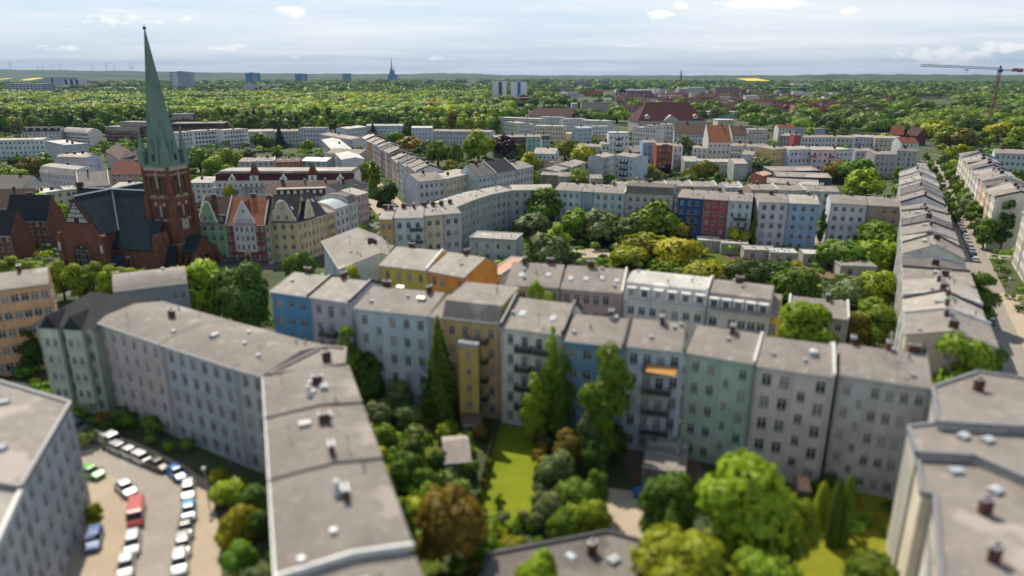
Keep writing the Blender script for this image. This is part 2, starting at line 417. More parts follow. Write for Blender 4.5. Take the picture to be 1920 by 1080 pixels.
def house(A, B, D, H, col, label, name='apartment_house', cat='house', roof='low', rc='felt', rise=1.7, ridge=.62, fl=5, bays=None, left=0, right=0,
          balc=(), bstyle='bars', chim=1, sky=0, hatch=0, para='', group=None, skip=(), style='white', dormers=0, far=False, ww=1.15, wh=1.55,
          trim=None, doors=(), mat=None, gcol=None, chcol='brick', back=False, seed=None, plinth=None, ddark=False, ph=.45):
    rng = random.Random(hash(label) % 99991 if seed is None else seed) if False else random.Random(len(USED) * 131 + 7)
    A = Vector(A[:2]); B = Vector(B[:2]); L = (B - A).length; rz = math.atan2(B.y - A.y, B.x - A.x)
    root = empty(name, (A.x, A.y, 0), rz); tag(root, label, cat, group); u_ = (B - A) / L; FOOT.append((A, u_, L, D))
    if bays is None: bays = max(2, round(L / 2.75))
    if not far and ww == 1.15 and wh == 1.55: ww = rng.choice((1.0, 1.1, 1.2, 1.3)); wh = rng.choice((1.45, 1.55, 1.65, 1.75))
    stair = rng.randrange(1, bays - 1) if (not far and bays >= 4 and fl >= 4 and not balc and A.y < 150 and rng.random() < .7) else None
    W = mat or plaster(col); prof = roof_profile(roof, D, H, rise, ridge)
    wb = MB(); r = .16
    if far:
        fc = cells_for(L, H, fl, bays, ww, wh, skip, doors=doors)
        wb.face([(0, 0, 0), (L, 0, 0), (L, 0, H), (0, 0, H)])
    else:
        fc = cells_for(L, H, fl, bays, ww, wh, skip, doors=doors)
        if stair is not None:
            fh = (H - .35) / fl; fc = [(c[0] + .12, c[1] - .12, c[2] + fh * .5, min(c[3] + fh * .5 - .25, H - .6), c[4], c[5]) if c[4] == stair else c for c in fc if not (c[4] == stair and c[5] == fl - 1)]
        holes_face(wb, (0, 0), (1, 0), L, 0, H, [c[:4] for c in fc], (0, -1), r)
    lc = cells_for(D, H, fl, left, ww, wh) if left else []
    rc_ = cells_for(D, H, fl, right, ww, wh) if right else []
    # right side (x=L): seen from outside runs +y ; left side (x=0): seen from outside runs -y
    holes_face(wb, (L, 0), (0, 1), D, 0, H, [] if far else [c[:4] for c in rc_], (1, 0), r)
    holes_face(wb, (0, D), (0, -1), D, 0, H, [] if far else [c[:4] for c in lc], (-1, 0), r)
    bc = cells_for(L, H, fl, bays, ww, wh) if back else []
    holes_face(wb, (L, D), (-1, 0), L, 0, H, [] if far else [c[:4] for c in bc], (0, 1), r)
    # attic ends
    ys = [0] + [p[0] for p in prof if 0 < p[0] < D] + [D]
    tops = [(y, max(H, prof_z(prof, y)) - .01) for y in ys]
    for x, s in ((0, 1), (L, -1)):
        pts = [(x, 0, H)] + [(x, y, z) for y, z in tops if z > H + .005] + [(x, D, H)]
        if len(pts) > 2: wb.face(pts if s > 0 else pts[::-1])
    zb = prof_z(prof, D)
    if zb > H + .05: wb.face([(L, D, H), (0, D, H), (0, D, zb), (L, D, zb)])
    zf = prof_z(prof, 0)
    if zf > H + .05: wb.face([(0, 0, H), (L, 0, H), (L, 0, zf), (0, 0, zf)])
    wb.build('wall', W, root)
    rr = r if not far else -.03
    st = style if not far else 'plain'
    add_windows(root, fc, (0, 0), (1, 0), (0, -1), rr, st)
    if lc: add_windows(root, lc, (0, D), (0, -1), (-1, 0), rr, st)
    if rc_: add_windows(root, rc_, (L, 0), (0, 1), (1, 0), rr, st)
    if bc: add_windows(root, bc, (L, D), (-1, 0), (0, 1), rr, st)
    # roof slab
    th = .2; rb = MB()
    top = [(y, z + th) for y, z in prof]; bot = [(y, z) for y, z in reversed(prof)]
    rb.extrude_x(bot + top, .02, L - .02)
    ro = rb.build('roof', ROOFS[rc] if isinstance(rc, str) else rc, root)
    if roof == 'flat':
        pb = MB()
        for q in ((0, L, -.28, 0), (0, L, D, D + .28), (-.0, .28, 0, D), (L - .28, L, 0, D)): pb.box(q[0], q[1], q[2], q[3], H - .2, H + .5)
        pb.build('parapet', M_METAL if gcol is None else gcol, root)
    elif not far:
        gb = MB(); gb.box(.03, L - .03, prof[0][0] - .16, prof[0][0] - .005, prof[0][1] - .02, prof[0][1] + .15)
        for x in ((.35,) if L < 9 else (.35, L - .35)): gb.box(x - .05, x + .05, -.12, -.02, .2, H - .1)
        gb.build('gutter', M_METAL, root)
    if not far and rise < 4 and L > 4:
        for k in range(rng.randrange(2, 6)):
            x = rng.uniform(.8, L - .8); y = rng.uniform(1.2, D - 1.2); link('vent_pipe', pipe_mesh(rng.randrange(3)), ro, (x, y, prof_z(prof, y) + .18), rng.uniform(0, 3))
    for side in para:
        x0 = -.02 if side in 'lL' else L - .3
        pb = MB(); hi = [(y, z + th + ph) for y, z in prof]; lo = [(y, z + .05) for y, z in reversed(prof)]
        pb.extrude_x(lo + hi, x0, x0 + .32)
        pb.build('firewall', M_WHITE if side in 'lr' else M_DARKMETAL, root)
    if trim:
        tb = MB(); fh = (H - .35) / fl; tm = trim if not isinstance(trim, tuple) else plaster(trim)
        tb.box(-.02, L + .02, -.26, -.002, H - .32, H - .04); tb.build('cornice', tm, root)
        tb = MB(); tb.box(-.02, L + .02, -.12, -.002, fh - .18, fh + .08); tb.build('string_course', tm, root)
    for k in range(chim):
        y = D * (ridge if roof in ('low', 'gable') else rng.uniform(.45, .65)) + rng.uniform(-.6, .6); x = L * (k + .5 + rng.uniform(-.2, .2)) / chim
        x = min(max(x, 1.0), L - 1.0)
        link('chimney', chimney_mesh(1.3, .55, 1.1 if not far else 1.5, chcol), ro, (x, y, prof_z(prof, y) + .25), 0 if rng.random() < .6 else R(90))
    for k in range(sky):
        y = D * .28 + rng.uniform(-.4, .4); x = L * (k + .5) / sky; z = prof_z(prof, y)
        o = link('skylight', skylight_mesh(), ro, (x, y, z + th)); o.rotation_euler = (math.atan2(prof_z(prof, y + .3) - prof_z(prof, y - .3), .6), 0, 0)
    for k in range(hatch):
        y = D * rng.uniform(.3, .7); x = L * (k + .5 + rng.uniform(-.25, .25)) / hatch
        link('roof_hatch', hatch_mesh(), ro, (x, y, prof_z(prof, y) + th), R(rng.choice((0, 90))))
    for (x, k, w) in balc:
        fh = (H - .35) / fl
        link('balcony', balcony_mesh(w, bstyle), root, (x if x > 1 else x * L, 0, k * fh + .15))
    for k in range(dormers):
        x = L * (k + .5) / dormers; db = MB()
        db.box(-.75, .75, .15, 2.2, H + .35, H + 1.95, 0); db.box(-.85, .85, .02, 2.4, H + 1.95, H + 2.08, 0)
        db.box(-.5, .5, .1, .15, H + .6, H + 1.75, 1); db.box(-.02, .02, .08, .1, H + .6, H + 1.75, 0)
        o = db.build('dormer', [M_DARKMETAL if ddark else M_WHITE if rc not in ('metal', 'dark') else M_DARKMETAL if rc == 'dark' else M_METAL, M_GLASS], ro); o.location = (x, 0, 0)
    root['L'] = L
    return root
def hip(x1, y1, x2, y2, H, D, col, rise, inset, roofm, label, name='hall', cat='hall', bays=10, far=True, fl=3, ww=1.4, **kw):
    g = E(x1, y1, x2, y2, H, D, col, label, name=name, cat=cat, roof='flat', rc='felt', fl=fl, bays=bays, chim=0, far=far, ww=ww, **kw)
    L = g['L']; b = MB(); o = .8
    P = [(-o, -o, H + .5), (L + o, -o, H + .5), (L + o, D + o, H + .5), (-o, D + o, H + .5)]; r0_ = (inset, D/2, H + rise); r1_ = (L - inset, D/2, H + rise)
    b.face([P[0], P[1], r1_, r0_]); b.face([P[2], P[3], r0_, r1_]); b.face([P[1], P[2], r1_]); b.face([P[3], P[0], r0_]); b.face(P[::-1])
    b.build('hipped_roof', roofm, g); return g
def E(x1, y1, x2, y2, H, D, col, label, **kw):
    """house whose front eave runs between two surveyed points at height H"""
    return house(G(x1, y1, H), G(x2, y2, H), D, H, col, label, **kw)
def polyblock(pts, H, col, label, name='apartment_house', cat='house', rc='felt', edges={}, fl=5, rim=None, items=(), style='white', group=None, mat=None):
    """flat-roofed building on a polygon (counter-clockwise seen from above); edges {index: bays}"""
    pts = [Vector(p[:2]) for p in pts]; o = pts[0].copy()
    root = empty(name, (o.x, o.y, 0)); tag(root, label, cat, group)
    q = [p - o for p in pts]; n = len(q); wb = MB(); todo = []
    for i in range(n):
        a, b = q[i], q[(i + 1) % n]; L = (b - a).length; ux = (b - a) / L; nr = Vector((ux.y, -ux.x))
        cs = cells_for(L, H, fl, edges[i]) if i in edges else []
        holes_face(wb, a, ux, L, 0, H, [c[:4] for c in cs], nr, .16); todo.append((cs, a, ux, nr))
    wb.build('wall', mat or plaster(col), root)
    for cs, a, ux, nr in todo: add_windows(root, cs, a, ux, nr, .16, style)
    rb = MB(); rb.prism(q, H - .05, H + .12); ro = rb.build('roof', ROOFS[rc], root)
    pb = MB(); c = sum(q, Vector((0, 0))) / n
    for i in range(n):
        a, b = q[i], q[(i + 1) % n]; d = (b - a).normalized(); nr = Vector((d.y, -d.x))
        pb.prism([a + nr * .2, b + nr * .2, b - nr * .18, a - nr * .18], H - .2 - .003 * i, H + .42 + .004 * i)
    pb.build('parapet', rim or M_RIM, root)
    for kind, w in items:
        p = Vector(w[:2]) - o
        if kind == 'chimney': link('chimney', chimney_mesh(1.1, .6, 1.5, 'brick'), ro, (p.x, p.y, H + .12), random.random())
        elif kind == 'hatch': link('roof_hatch', hatch_mesh(), ro, (p.x, p.y, H + .12), random.random())
        else: link('skylight', skylight_mesh(), ro, (p.x, p.y, H + .12), random.random())
    return root
def slabz(name, pts, z0, z1, m, smooth=False):
    b = MB(); b.prism([tuple(p[:2]) for p in pts], z0, z1); return struct(b.build(name, m))
def ribbon(name, pts, w, z, m):
    b = MB(); L = []; Rr = []
    for k, p in enumerate(pts):
        p = Vector(p); d = (Vector(pts[min(k + 1, len(pts) - 1)]) - Vector(pts[max(0, k - 1)])).normalized(); n = Vector((-d.y, d.x)) * w / 2
        L.append(p + n); Rr.append(p - n)
    for k in range(len(pts) - 1): b.face([(*Rr[k], z), (*Rr[k+1], z), (*L[k+1], z), (*L[k], z)])
    return struct(b.build(name, m))

# ==PART2==
# ------------------------------------------------------------------ ground, hills, fields, roads
def grass_mat(key, c1, c2, c3):
    m, t, b = new_mat(key)
    a = noise_col(t, c1, c2, .22, 8, lo=.35, hi=.65, coord='Object'); a = noise_col(t, a, c3, 2.2, 5, lo=.52, hi=.8, coord='Object')
    a = noise_col(t, a, dk(c1, .62), 7.5, 2, lo=.5, hi=.85)
    t.links.new(a, b.inputs['Base Color']); b.inputs['Roughness'].default_value = .95; b.inputs['Specular IOR Level'].default_value = .1
    return m
m, t, b = new_mat('ground_mix')
g1 = noise_col(t, (.03, .05, .012), (.058, .072, .018), .05, 8)
g2 = noise_col(t, g1, (.14, .112, .085), .035, 8, lo=.57, hi=.68)
g3 = noise_col(t, g2, (.025, .036, .010), .4, 4, lo=.5, hi=.75)
t.links.new(g3, b.inputs['Base Color']); b.inputs['Roughness'].default_value = .95
M_GROUND = m
M_LAWN = grass_mat('lawn_grass', (.15, .19, .012), (.20, .235, .014), (.11, .15, .012))
M_LAWN2 = grass_mat('dry_lawn', (.17, .185, .015), (.22, .22, .02), (.12, .145, .014))
M_LAWN3 = grass_mat('rough_grass', (.07, .10, .015), (.11, .13, .02), (.045, .07, .012))
M_SAND = grass_mat('sand_paving', (.38, .31, .235), (.44, .36, .27), (.30, .25, .20))
M_COBBLE = grass_mat('cobble_setts', (.30, .268, .235), (.35, .315, .275), (.235, .21, .185))
M_ASPH = plain('asphalt', (.10, .098, .095), .85)
M_PAVE = plain('pavement_slabs', (.33, .29, .25), .9)
M_SOIL = plain('soil', (.16, .105, .07), .95)
M_WOODF = plain('fence_wood', (.10, .075, .055), .85)
b_ = MB(); b_.face([(-9000, -400, 0), (9000, -400, 0), (14000, 15000, 0), (-14000, 15000, 0)]); struct(b_.build('ground', M_GROUND))
def forest_mat(key, c1, c2, c3, sc):
    m, t, b = new_mat(key); a = noise_col(t, c1, c2, sc, 9, lo=.4, hi=.6); a = noise_col(t, a, c3, sc * .18, 3, lo=.55, hi=.62)
    t.links.new(a, b.inputs['Base Color']); b.inputs['Roughness'].default_value = 1; return m
# rolling hills at the horizon
def hill(name, r0, r1, azs, f, mat):
    b = MB(); nr = 10; vs = []
    for i, a in enumerate(azs):
        for j in range(nr + 1):
            r = r0 + (r1 - r0) * j / nr; z = -6 + f(math.degrees(a)) * math.sin(math.pi * .5 * min(1, j / nr * 1.6)) ** 1.3
            vs.append((r * math.sin(a), r * math.cos(a), z))
    b.v = vs; n = nr + 1
    for i in range(len(azs) - 1):
        for j in range(nr): b.f.append((i*n + j, (i+1)*n + j, (i+1)*n + j + 1, i*n + j + 1)); b.m.append(0)
    return struct(b.build(name, mat, smooth=True))
def bump(d, *ks): return sum(h * math.exp(-((d - c) / w) ** 2) for c, w, h in ks)
az = [R(-48 + k * .5) for k in range(193)]
M_FIELD = forest_mat('far_fields', (.03, .052, .024), (.055, .082, .032), (.013, .024, .016), .0022)
hill('hills', 6500, 11500, az, lambda d: 52 + bump(d, (-40, 9, 62), (-27, 9, 40), (-12, 8, 18), (-4.5, 3, 22)) + 3 * math.sin(d * 1.7) + 2 * math.sin(d * 4.3 + 1), M_FIELD)
hill('wooded_hills', 4300, 6200, az, lambda d: 38 + bump(d, (31, 11, 24), (16, 3, 14), (24, 4, 10), (-44, 12, 4)) + 2.2 * math.sin(d * 2.9) + 1.5 * math.sin(d * 7.1), forest_mat('far_forest', (.03, .05, .016), (.06, .09, .022), (.018, .032, .012), .02))
M_RAPE = plain('rapeseed_bloom', (.75, .58, .02), .9)
for (x, y, w, d, Y) in ((3, 148, 20, 70, 4200), (60, 147.5, 34, 70, 4200), (1411, 148.5, 60, 110, 4000)):
    p, z = at_dist(x, y, Y); bb = MB(); bb.face([(-w, -d, -8), (w, -d, -8), (w, d, 4), (-w, d, 4)]); o = bb.build('rapeseed_field', M_RAPE); o.location = (p.x, p.y, z); struct(o)

# streets
slabz('parking_street', [G(*p) for p in ((20, 712), (120, 735), (150, 790), (262, 832), (345, 872), (392, 905), (410, 985), (415, 1079), (420, 1180), (60, 1180), (130, 1060), (150, 960), (120, 820))], -.4, .03, M_SAND)
slabz('cobbled_lane', [G(*p) for p in ((142, 800), (215, 826), (285, 858), (340, 888), (366, 930), (368, 1000), (352, 1080), (345, 1180), (215, 1180), (228, 1075), (262, 1010), (272, 950), (232, 902), (165, 872), (150, 845))], -.4, .045, M_COBBLE)
sdir = Vector((math.sin(R(28.4)), math.cos(R(28.4)))); sn = Vector((sdir.y, -sdir.x))
s0 = Vector((71.3, 95.0)) + sn * 7.8
def on_s(t, o=0): return s0 + sdir * t + sn * o
ribbon('avenue_pavement', [on_s(-40), on_s(420)], 15.4, .03, plain('avenue_slabs', (.27, .235, .20), .9))
ribbon('avenue', [on_s(-40, -1.2), on_s(420, -1.2)], 7.4, .05, plain('avenue_setts', (.25, .225, .205), .85))
edir = Vector((.921, -.389)); en = Vector((.389, .921))
ribbon('back_street', [Vector((-62, 142)), Vector((-10, 121)), Vector((30, 102)), Vector((76, 84))], 10.4, .02, M_ASPH)
tdir = Vector((-.3305, .9438)); tn = Vector((tdir.y, -tdir.x))
t0 = Vector(G(800, 395)); 
tp = [G(793, 400), G(755, 352), G(722, 313), G(700, 285)]
ribbon('market_street_pavement', [Vector((-47.5, 277)) + tdir * k for k in (-20, 60, 180, 260)], 15, .02, M_SAND)
ribbon('market_street', [Vector((-47.5, 277)) + tdir * k for k in (-20, 60, 180, 260)], 8.5, .04, M_PAVE)
ribbon('church_square', [G(120, 540), G(420, 510), G(560, 478), G(790, 400)], 17, .03, M_ASPH)
ribbon('cross_street', [Vector((-44, 270)), Vector((20, 262)), Vector((126, 226)), Vector((200, 190))], 12, .015, M_PAVE)
# lawn plot, other lawns, yards
slabz('lawn', [G(936, 796), G(1003, 806), G(1012, 985), G(884, 992)], -.3, .05, M_LAWN)
slabz('side_lawn', [G(1500, 900), G(1700, 930), G(1720, 1150), G(1480, 1150)], -.3, .045, M_LAWN2)
slabz('garden_ground', [Vector(p) for p in ((-26, 100), (-4.6, 98), (-7, 74), (-10, 56), (-24, 60))], -.3, .02, M_LAWN3)
slabz('brick_terrace', [G(765, 786), G(822, 780), G(850, 830), G(795, 815)], -.3, .05, plain('terracotta_paving', (.36, .2, .13), .9))
slabz('yard_path', [G(1140, 915), G(1215, 925), G(1240, 1040), G(1130, 1010)], -.3, .04, M_SAND)
slabz('shed_yard', [G(1150, 830), G(1300, 850), G(1330, 905), G(1190, 905)], -.3, .03, M_SOIL)
slabz('courtyard_lawn', [G(1120, 470), G(1290, 462), G(1420, 500), G(1300, 530), G(1100, 500)], -.3, .03, M_LAWN3)
slabz('courtyard_path', [G(1075, 468), G(1140, 466), G(1146, 482), G(1072, 484)], -.3, .04, M_SAND)
slabz('allotment_soil', [G(1340, 455), G(1560, 455), G(1600, 520), G(1400, 530)], -.3, .02, M_SOIL)
slabz('avenue_sand_heap_ground', [on_s(20, 6), on_s(95, 6), on_s(95, 16), on_s(20, 13)], -.3, .07, M_SAND)

# ------------------------------------------------------------------ foreground blocks
H = 15.0
a0 = G(130, 775, H)
polyblock([G(132, 758, H), G(-60, 700, H) , Vector((-100, 72)), G(40, 915, H)], H, (.40, .43, .46), 'bluish grey rendered block with a flat roof at the lower end of the car street', edges={3: 6}, fl=5, rc='felt',
          items=[('hatch', G(8, 758, H)), ('hatch', G(2, 845, H))])
polyblock([G(48, 905, 14.6), Vector((-96, 66)), Vector((-70, 38)), G(-30, 1075, 14.6)], 14.6, (.45, .45, .47), 'grey block with a white roof rim, front end of the row beside the car street', edges={3: 5}, fl=5, rc='light', rim=M_WHITE)
E(178, 602, 303, 644, 16, 11.5, (.44, .40, .39), 'pinkish grey rendered house with a broad grey felt roof facing the parked cars', rc=felt((.205, .178, .158)), rise=.9, ridge=.6, fl=5, bays=6, chim=1, hatch=0, trim=None)
E(304, 644.5, 441, 689, 16, 11.5, (.36, .39, .42), 'slate blue rendered house between the pinkish grey house and the roof bend', rc=felt((.205, .178, .158)), rise=.9, ridge=.6, fl=5, bays=6, chim=0, hatch=1)
E(442, 689.5, 497, 704, 16, 11.5, (.42, .42, .43), 'narrow grey house bay just before the long roof bends', rc=felt((.205, .178, .158)), rise=.9, ridge=.6, fl=5, bays=2, chim=0)
P0 = G(499, 708, 16); wd = Vector((.351, -.936)); wb_ = Vector((.936, .351)); wo = [0, 12.4, 26, 41, 54]
wn = ['first section of the long grey flat roof, just past its bend', 'second section of the long grey flat roof with two dark chimneys', 'third section of the long grey flat roof with a tall white vent', 'lowest section of the long grey flat roof beyond a pale step']
for k in range(4):
    A = P0 + wd * (wo[k] + .02); B = P0 + wd * (wo[k+1] - .02)
    house(A, B, 10.6, 16 - .12 * k - (.45 if k == 3 else 0), (.43, .43, .44), wn[k], roof='low', rise=.55, ridge=.55, fl=5, bays=4, chim=1 if k != 1 else 2, hatch=1 if k != 3 else 0, para='R' if k < 2 else 'r', ph=.1 if k < 2 else .3, rc=felt((.205, .178, .158)))
ew = (G(497, 704, 16) - G(442, 689.5, 16)).normalized(); eb = Vector((-ew.y, ew.x))
polyblock([P0 + wb_ * .4 + wd * -.05, P0 + wb_ * 10.4 + wd * -.05, P0 + wb_ * 5 + eb * 8.5, P0 + eb * 11.2 + ew * .2], 16.2, (.43, .42, .42), 'wedge shaped corner block where the long grey roof bends', edges={}, rc='felt', rim=FELT, items=[('chimney', P0 + wb_ * 6 + eb * 3)])
# corner house with the hipped dark roof, orange house
g = hip(70, 614, 174, 620, 15.2, 14, (.37, .43, .34), 4.2, 5, TILE_D, 'pale green corner house with a dark hipped roof and bay towers', name='apartment_house', cat='house', bays=6, far=False, fl=5, ww=1.1, trim=(.42, .45, .4))
for f in (.3, .72):
    b = MB(); x = g['L'] * f; b.box(x - 1.5, x + 1.5, -1.0, -.27, 2.5, 15.6, 0); b.box(x - 1.7, x + 1.7, -1.2, 1.4, 15.6, 15.9, 1); b.extrude_y([(x - 1.5, 15.9), (x + 1.5, 15.9), (x, 17.8)], -1.0, 3, 1)
    t_ = b.build('bay_tower', [plaster((.42, .48, .40)), TILE_D], g)
    for k in range(4):
        for q in (-.7, .7): link('window', window_mesh(.9, 1.5, 'white'), t_, (x + q, -1.06, 3.4 + k * 3.0), 0)
E(-130, 560, 92, 531, 17, 11, (.62, .36, .2), 'orange rendered house near the green corner house across the side street', fl=5, bays=11, chim=2, roof='low', rise=1.4, right=3)
E(212, 548, 352, 531, 15, 10, (.2, .22, .27), 'long house with a curved pale roof and dark blue front behind the tall trees', roof='arc', rise=3.0, rc='felt', fl=4, bays=8, chim=0)
# corner gap: green house left neighbour behind
# ------------------------------------------------------------------ courtyard row with the lawn house
E(508, 546, 580, 556, 17, 11, (.09, .24, .4), 'strong blue rear facade in the courtyard row beside the lavender one', fl=5, bays=3, chim=1, rc='light', para='R')
E(581, 556.5, 657, 567, 17, 11, (.42, .38, .45), 'lavender rear facade with dark balconies next to the strong blue one', fl=5, bays=3, chim=1, rc='light', para='R', balc=[(.45, k, 3.2) for k in (1, 2, 3)], bstyle='dark', doors=(1,))
E(665, 577, 806, 592, 17, 11, (.40, .48, .52), 'pale blue rear facade with two red chimneys behind the tall conifer', fl=5, bays=5, chim=2, hatch=2)
E(830, 596, 937.5, 608, 17, 10.5, (.42, .31, .15), 'ochre and brown house with a rounded roof edge and deep balconies', fl=5, bays=4, roof='mansl', rc='felt', chim=0, balc=[(.62, k, 3.6) for k in (1, 2, 3, 4)] , bstyle='dark', doors=(2,))
E(807, 592.2, 829.5, 595.8, 17, 10, (.5, .38, .2), 'slim brown house section between the pale blue and the ochre facade', fl=5, bays=1, chim=0)
yb = E(866, 640, 902, 645, 14.5, .4, (.44, .32, .10), 'yellow stair tower projecting from the ochre house', name='stair_tower', cat='stair tower', fl=5, bays=1, chim=0, roof='flat', ww=.8, wh=1.1)
yb.location = (yb.location.x - .45, yb.location.y - 1.2, 0)
# the lawn house
A = G(939, 612, 17); B = G(1057, 627.5, 17)
fr = house(A, B, 11, 17, (.60, .58, .52), 'cream house with stacked dark balconies standing over the long lawn', fl=5, bays=4, roof='low', rise=2.6, ridge=.62, chim=0, rc=felt((.30, .265, .225)), para='LR', ph=.75, doors=(1, 2, 3), sky=2,
           balc=[(3.9, k, 2.4) for k in (1, 2, 3, 4)] + [(6.9, k, 2.6) for k in (1, 2, 3, 4)], bstyle='dark')
E(1059, 638, 1170, 650, 17, 11, (.13, .26, .38), 'deep blue rear facade beside the lawn house', fl=5, bays=4, chim=1, hatch=1, para='R')
E(1172, 648, 1284, 659, 17, 11, (.42, .48, .55), 'pale blue rear facade with a stack of dark balconies and an orange awning', fl=5, bays=4, chim=1, balc=[(.58, k, 4.2) for k in (1, 2, 3, 4)], bstyle='dark', doors=(2,), para='R', skip=((1, 9),))
E(1287, 660, 1416, 682, 17, 11, (.33, .43, .37), 'sage green rear facade in the courtyard row', fl=5, bays=4, chim=1, para='r', ww=1.1)
E(1418, 685, 1566, 706, 17, 11, (.50, .44, .44), 'pale pink rear facade in the courtyard row beside the sage green one', fl=5, bays=4, chim=0, hatch=1, para='r')
E(1574, 701, 1748, 727, 17, 11, (.41, .40, .40), 'long grey rear facade with red chimneys at the row end', fl=5, bays=6, chim=3, hatch=0)
# awning on the pale blue house
aw = MB(); aw.extrude_x([(-1.6, .0), (0, .55), (0, .6), (-1.6, .05)], -2.1, 2.1); p = G(1244, 672, 16); o = aw.build('awning', plain('awning_cloth', (.5, .25, .06), .8)); o.location = (p.x - .1, p.y - .25, 14.3); o.rotation_euler = (0, 0, math.atan2(-.389, .921)); tag(o, 'faded orange awning over the top balcony of the pale blue facade', 'awning')
# corner block and stepped flat roofs at the end of the row
polyblock([G(1749, 730, 17), G(1757, 795, 17), G(1965, 808, 17), G(1960, 720, 17), G(1832, 702, 17)], 17.1, (.42, .41, .4), 'corner block with a grey roof and one brick chimney ending the courtyard row', rc='felt', fl=5, edges={}, items=[('chimney', G(1833, 735, 17))])
polyblock([G(1757, 797, 16.2), G(1703, 803, 16.2), G(1718, 851, 16.2), G(1824, 857, 16.2), G(1990, 930, 16.2), G(2010, 830, 16.2)], 16.2, (.44, .42, .38), 'middle flat roofed block between two blue grey parapet steps', rc='felt', fl=5, edges={}, items=[('hatch', G(1805, 823, 16.2)), ('hatch', G(1850, 830, 16.2))])
k0 = G(1717, 843, 15.6)
polyblock([G(1720, 856, 15.4), G(1728, 926, 15.4), G(1752, 930, 15.4), G(1765, 1100, 15.4), G(2050, 1150, 15.4), G(2000, 945, 15.4), G(1826, 862, 15.4)], 15.4, (.62, .55, .44), 'flat roofed block with a sunlit cream side wall above the yellow green lawn', rc='felt', fl=5, edges={}, items=[('hatch', G(1790, 888, 15.4)), ('hatch', G(1865, 925, 15.4)), ('chimney', G(1845, 965, 15.4)), ('chimney', G(1862, 1055, 15.4))])
wp = [G(1746, 985, 13.2), G(1738, 1100, 13.2), G(1775, 1105, 13.2), G(1764, 985, 13.2)]
polyblock(wp, 13.0, (.72, .71, .69), 'slim white stair annex against the cream flat roofed block', name='stair_annex', cat='annex', rc='white', edges={}, fl=4)

# ------------------------------------------------------------------ second street row
E(712, 497, 802, 507, 17, 11.5, (.50, .40, .08), 'yellow framed house with greenish wall panels in the second row', fl=5, bays=4, chim=1, rc='light', rise=2.2, para='r', trim=(.55, .42, .06))
E(803, 507.2, 873, 520, 17, 11.5, (.62, .27, .06), 'bright orange house with a salmon front in the second row', fl=5, bays=4, chim=1, rc='light', rise=2.2, right=0)
E(640, 490, 711, 496.5, 15.5, 12, (.26, .22, .22), 'dark brown house with a wide grey roof left of the yellow framed one', fl=4, bays=4, chim=1, rise=2.4, roof='gable')
E(606, 452, 640, 505, 15.5, 14, (.50, .56, .56), 'pale mint gable house at the street corner beyond the small tree', fl=4, bays=4, chim=1, rise=2.6, roof='gable')
E(912, 515, 940, 518, 13.5, 15, (.5, .46, .4), 'low house with a flat salmon coloured roof beside the bright orange house', fl=4, bays=2, roof='flat', rc='salmon', chim=0)
E(948, 533, 1049, 539, 17, 11, (.47, .41, .33), 'beige house front beside the round green tree in the second row', fl=5, bays=5, chim=2, rise=2.4, sky=2)
E(1051, 540, 1168, 549, 17, 11, (.42, .31, .29), 'dusty pink house front in the second row with roof windows', fl=5, bays=6, chim=1, rise=2.4, sky=4, para='r', trim=(.46, .36, .34))
E(1170, 559, 1324, 577, 17, 11, (.55, .51, .46), 'cream house with a white dormer roof in the second row', fl=5, bays=7, chim=0, roof='mans', rc='white', dormers=6, para='r', trim=(.6, .57, .52))
E(1326, 580, 1441, 595, 17, 11, (.50, .46, .38), 'beige house with a dark dormer band in the second row', fl=5, bays=6, chim=1, roof='mans', rc='felt', dormers=5)
E(1443, 590, 1458, 592, 16, 10.5, (.62, .45, .1), 'narrow house with a bare yellow gable wall at the second row end', fl=4, bays=1, chim=0)
E(1478, 586, 1592, 599, 10, 9, (.4, .36, .32), 'low yard building with white gable copings behind the rounded tree', name='yard_building', cat='yard building', fl=3, bays=4, chim=1, para='lr')
# ------------------------------------------------------------------ far courtyard row
fr_ = [(1040, 356, 1090, 359, (.40, .50, .57), 'light blue facade at the start of the far courtyard row', {}),
 (1091, 359, 1112, 360.3, (.22, .34, .43), 'slim steel blue balcony section in the far courtyard row', dict(bays=1, balc=[(.5, k, 2.6) for k in (1, 2, 3)], bstyle='blue')),
 (1113, 360.4, 1172, 363.5, (.38, .45, .50), 'blue grey facade under a white arched firewall in the far courtyard row', dict(para='r')),
 (1173, 363.6, 1262, 368.3, (.38, .36, .35), 'ash grey facade with a dark attic in the far courtyard row', dict(roof='mans', rc='dark')),
 (1270, 369.5, 1318, 373, (.03, .07, .22), 'navy blue facade in the far courtyard row beside the dark red one', dict(balc=[(.6, k, 3.4) for k in (1, 2, 3)], bstyle='dark')),
 (1319, 373, 1365, 376, (.27, .08, .085), 'dark red facade in the far courtyard row', {}),
 (1366, 376, 1411, 378.6, (.42, .49, .54), 'pale blue facade with dark balconies beside the dark red one', dict(balc=[(.55, k, 4.0) for k in (1, 2, 3)], bstyle='dark')),
 (1423, 379, 1479, 380.5, (.47, .47, .55), 'pale lavender facade beside the ivy strip in the far courtyard row', {}),
 (1480, 381, 1537, 383.5, (.25, .36, .52), 'mid blue facade in the far courtyard row', {}),
 (1558, 381, 1627, 384.5, (.52, .52, .60), 'lilac white facade past the courtyard gap', {}),
 (1629, 385, 1692, 388, (.30, .23, .19), 'brown facade at the avenue end of the far courtyard row', {})]
for x1, y1, x2, y2, c, lab, kw in fr_:
    E(x1, y1, x2, y2, 15.5, 11, c, lab, fl=5, **{**dict(chim=1, rise=1.6, rc=random.choice(['felt', 'felt', 'light', 'pale'])), **kw})
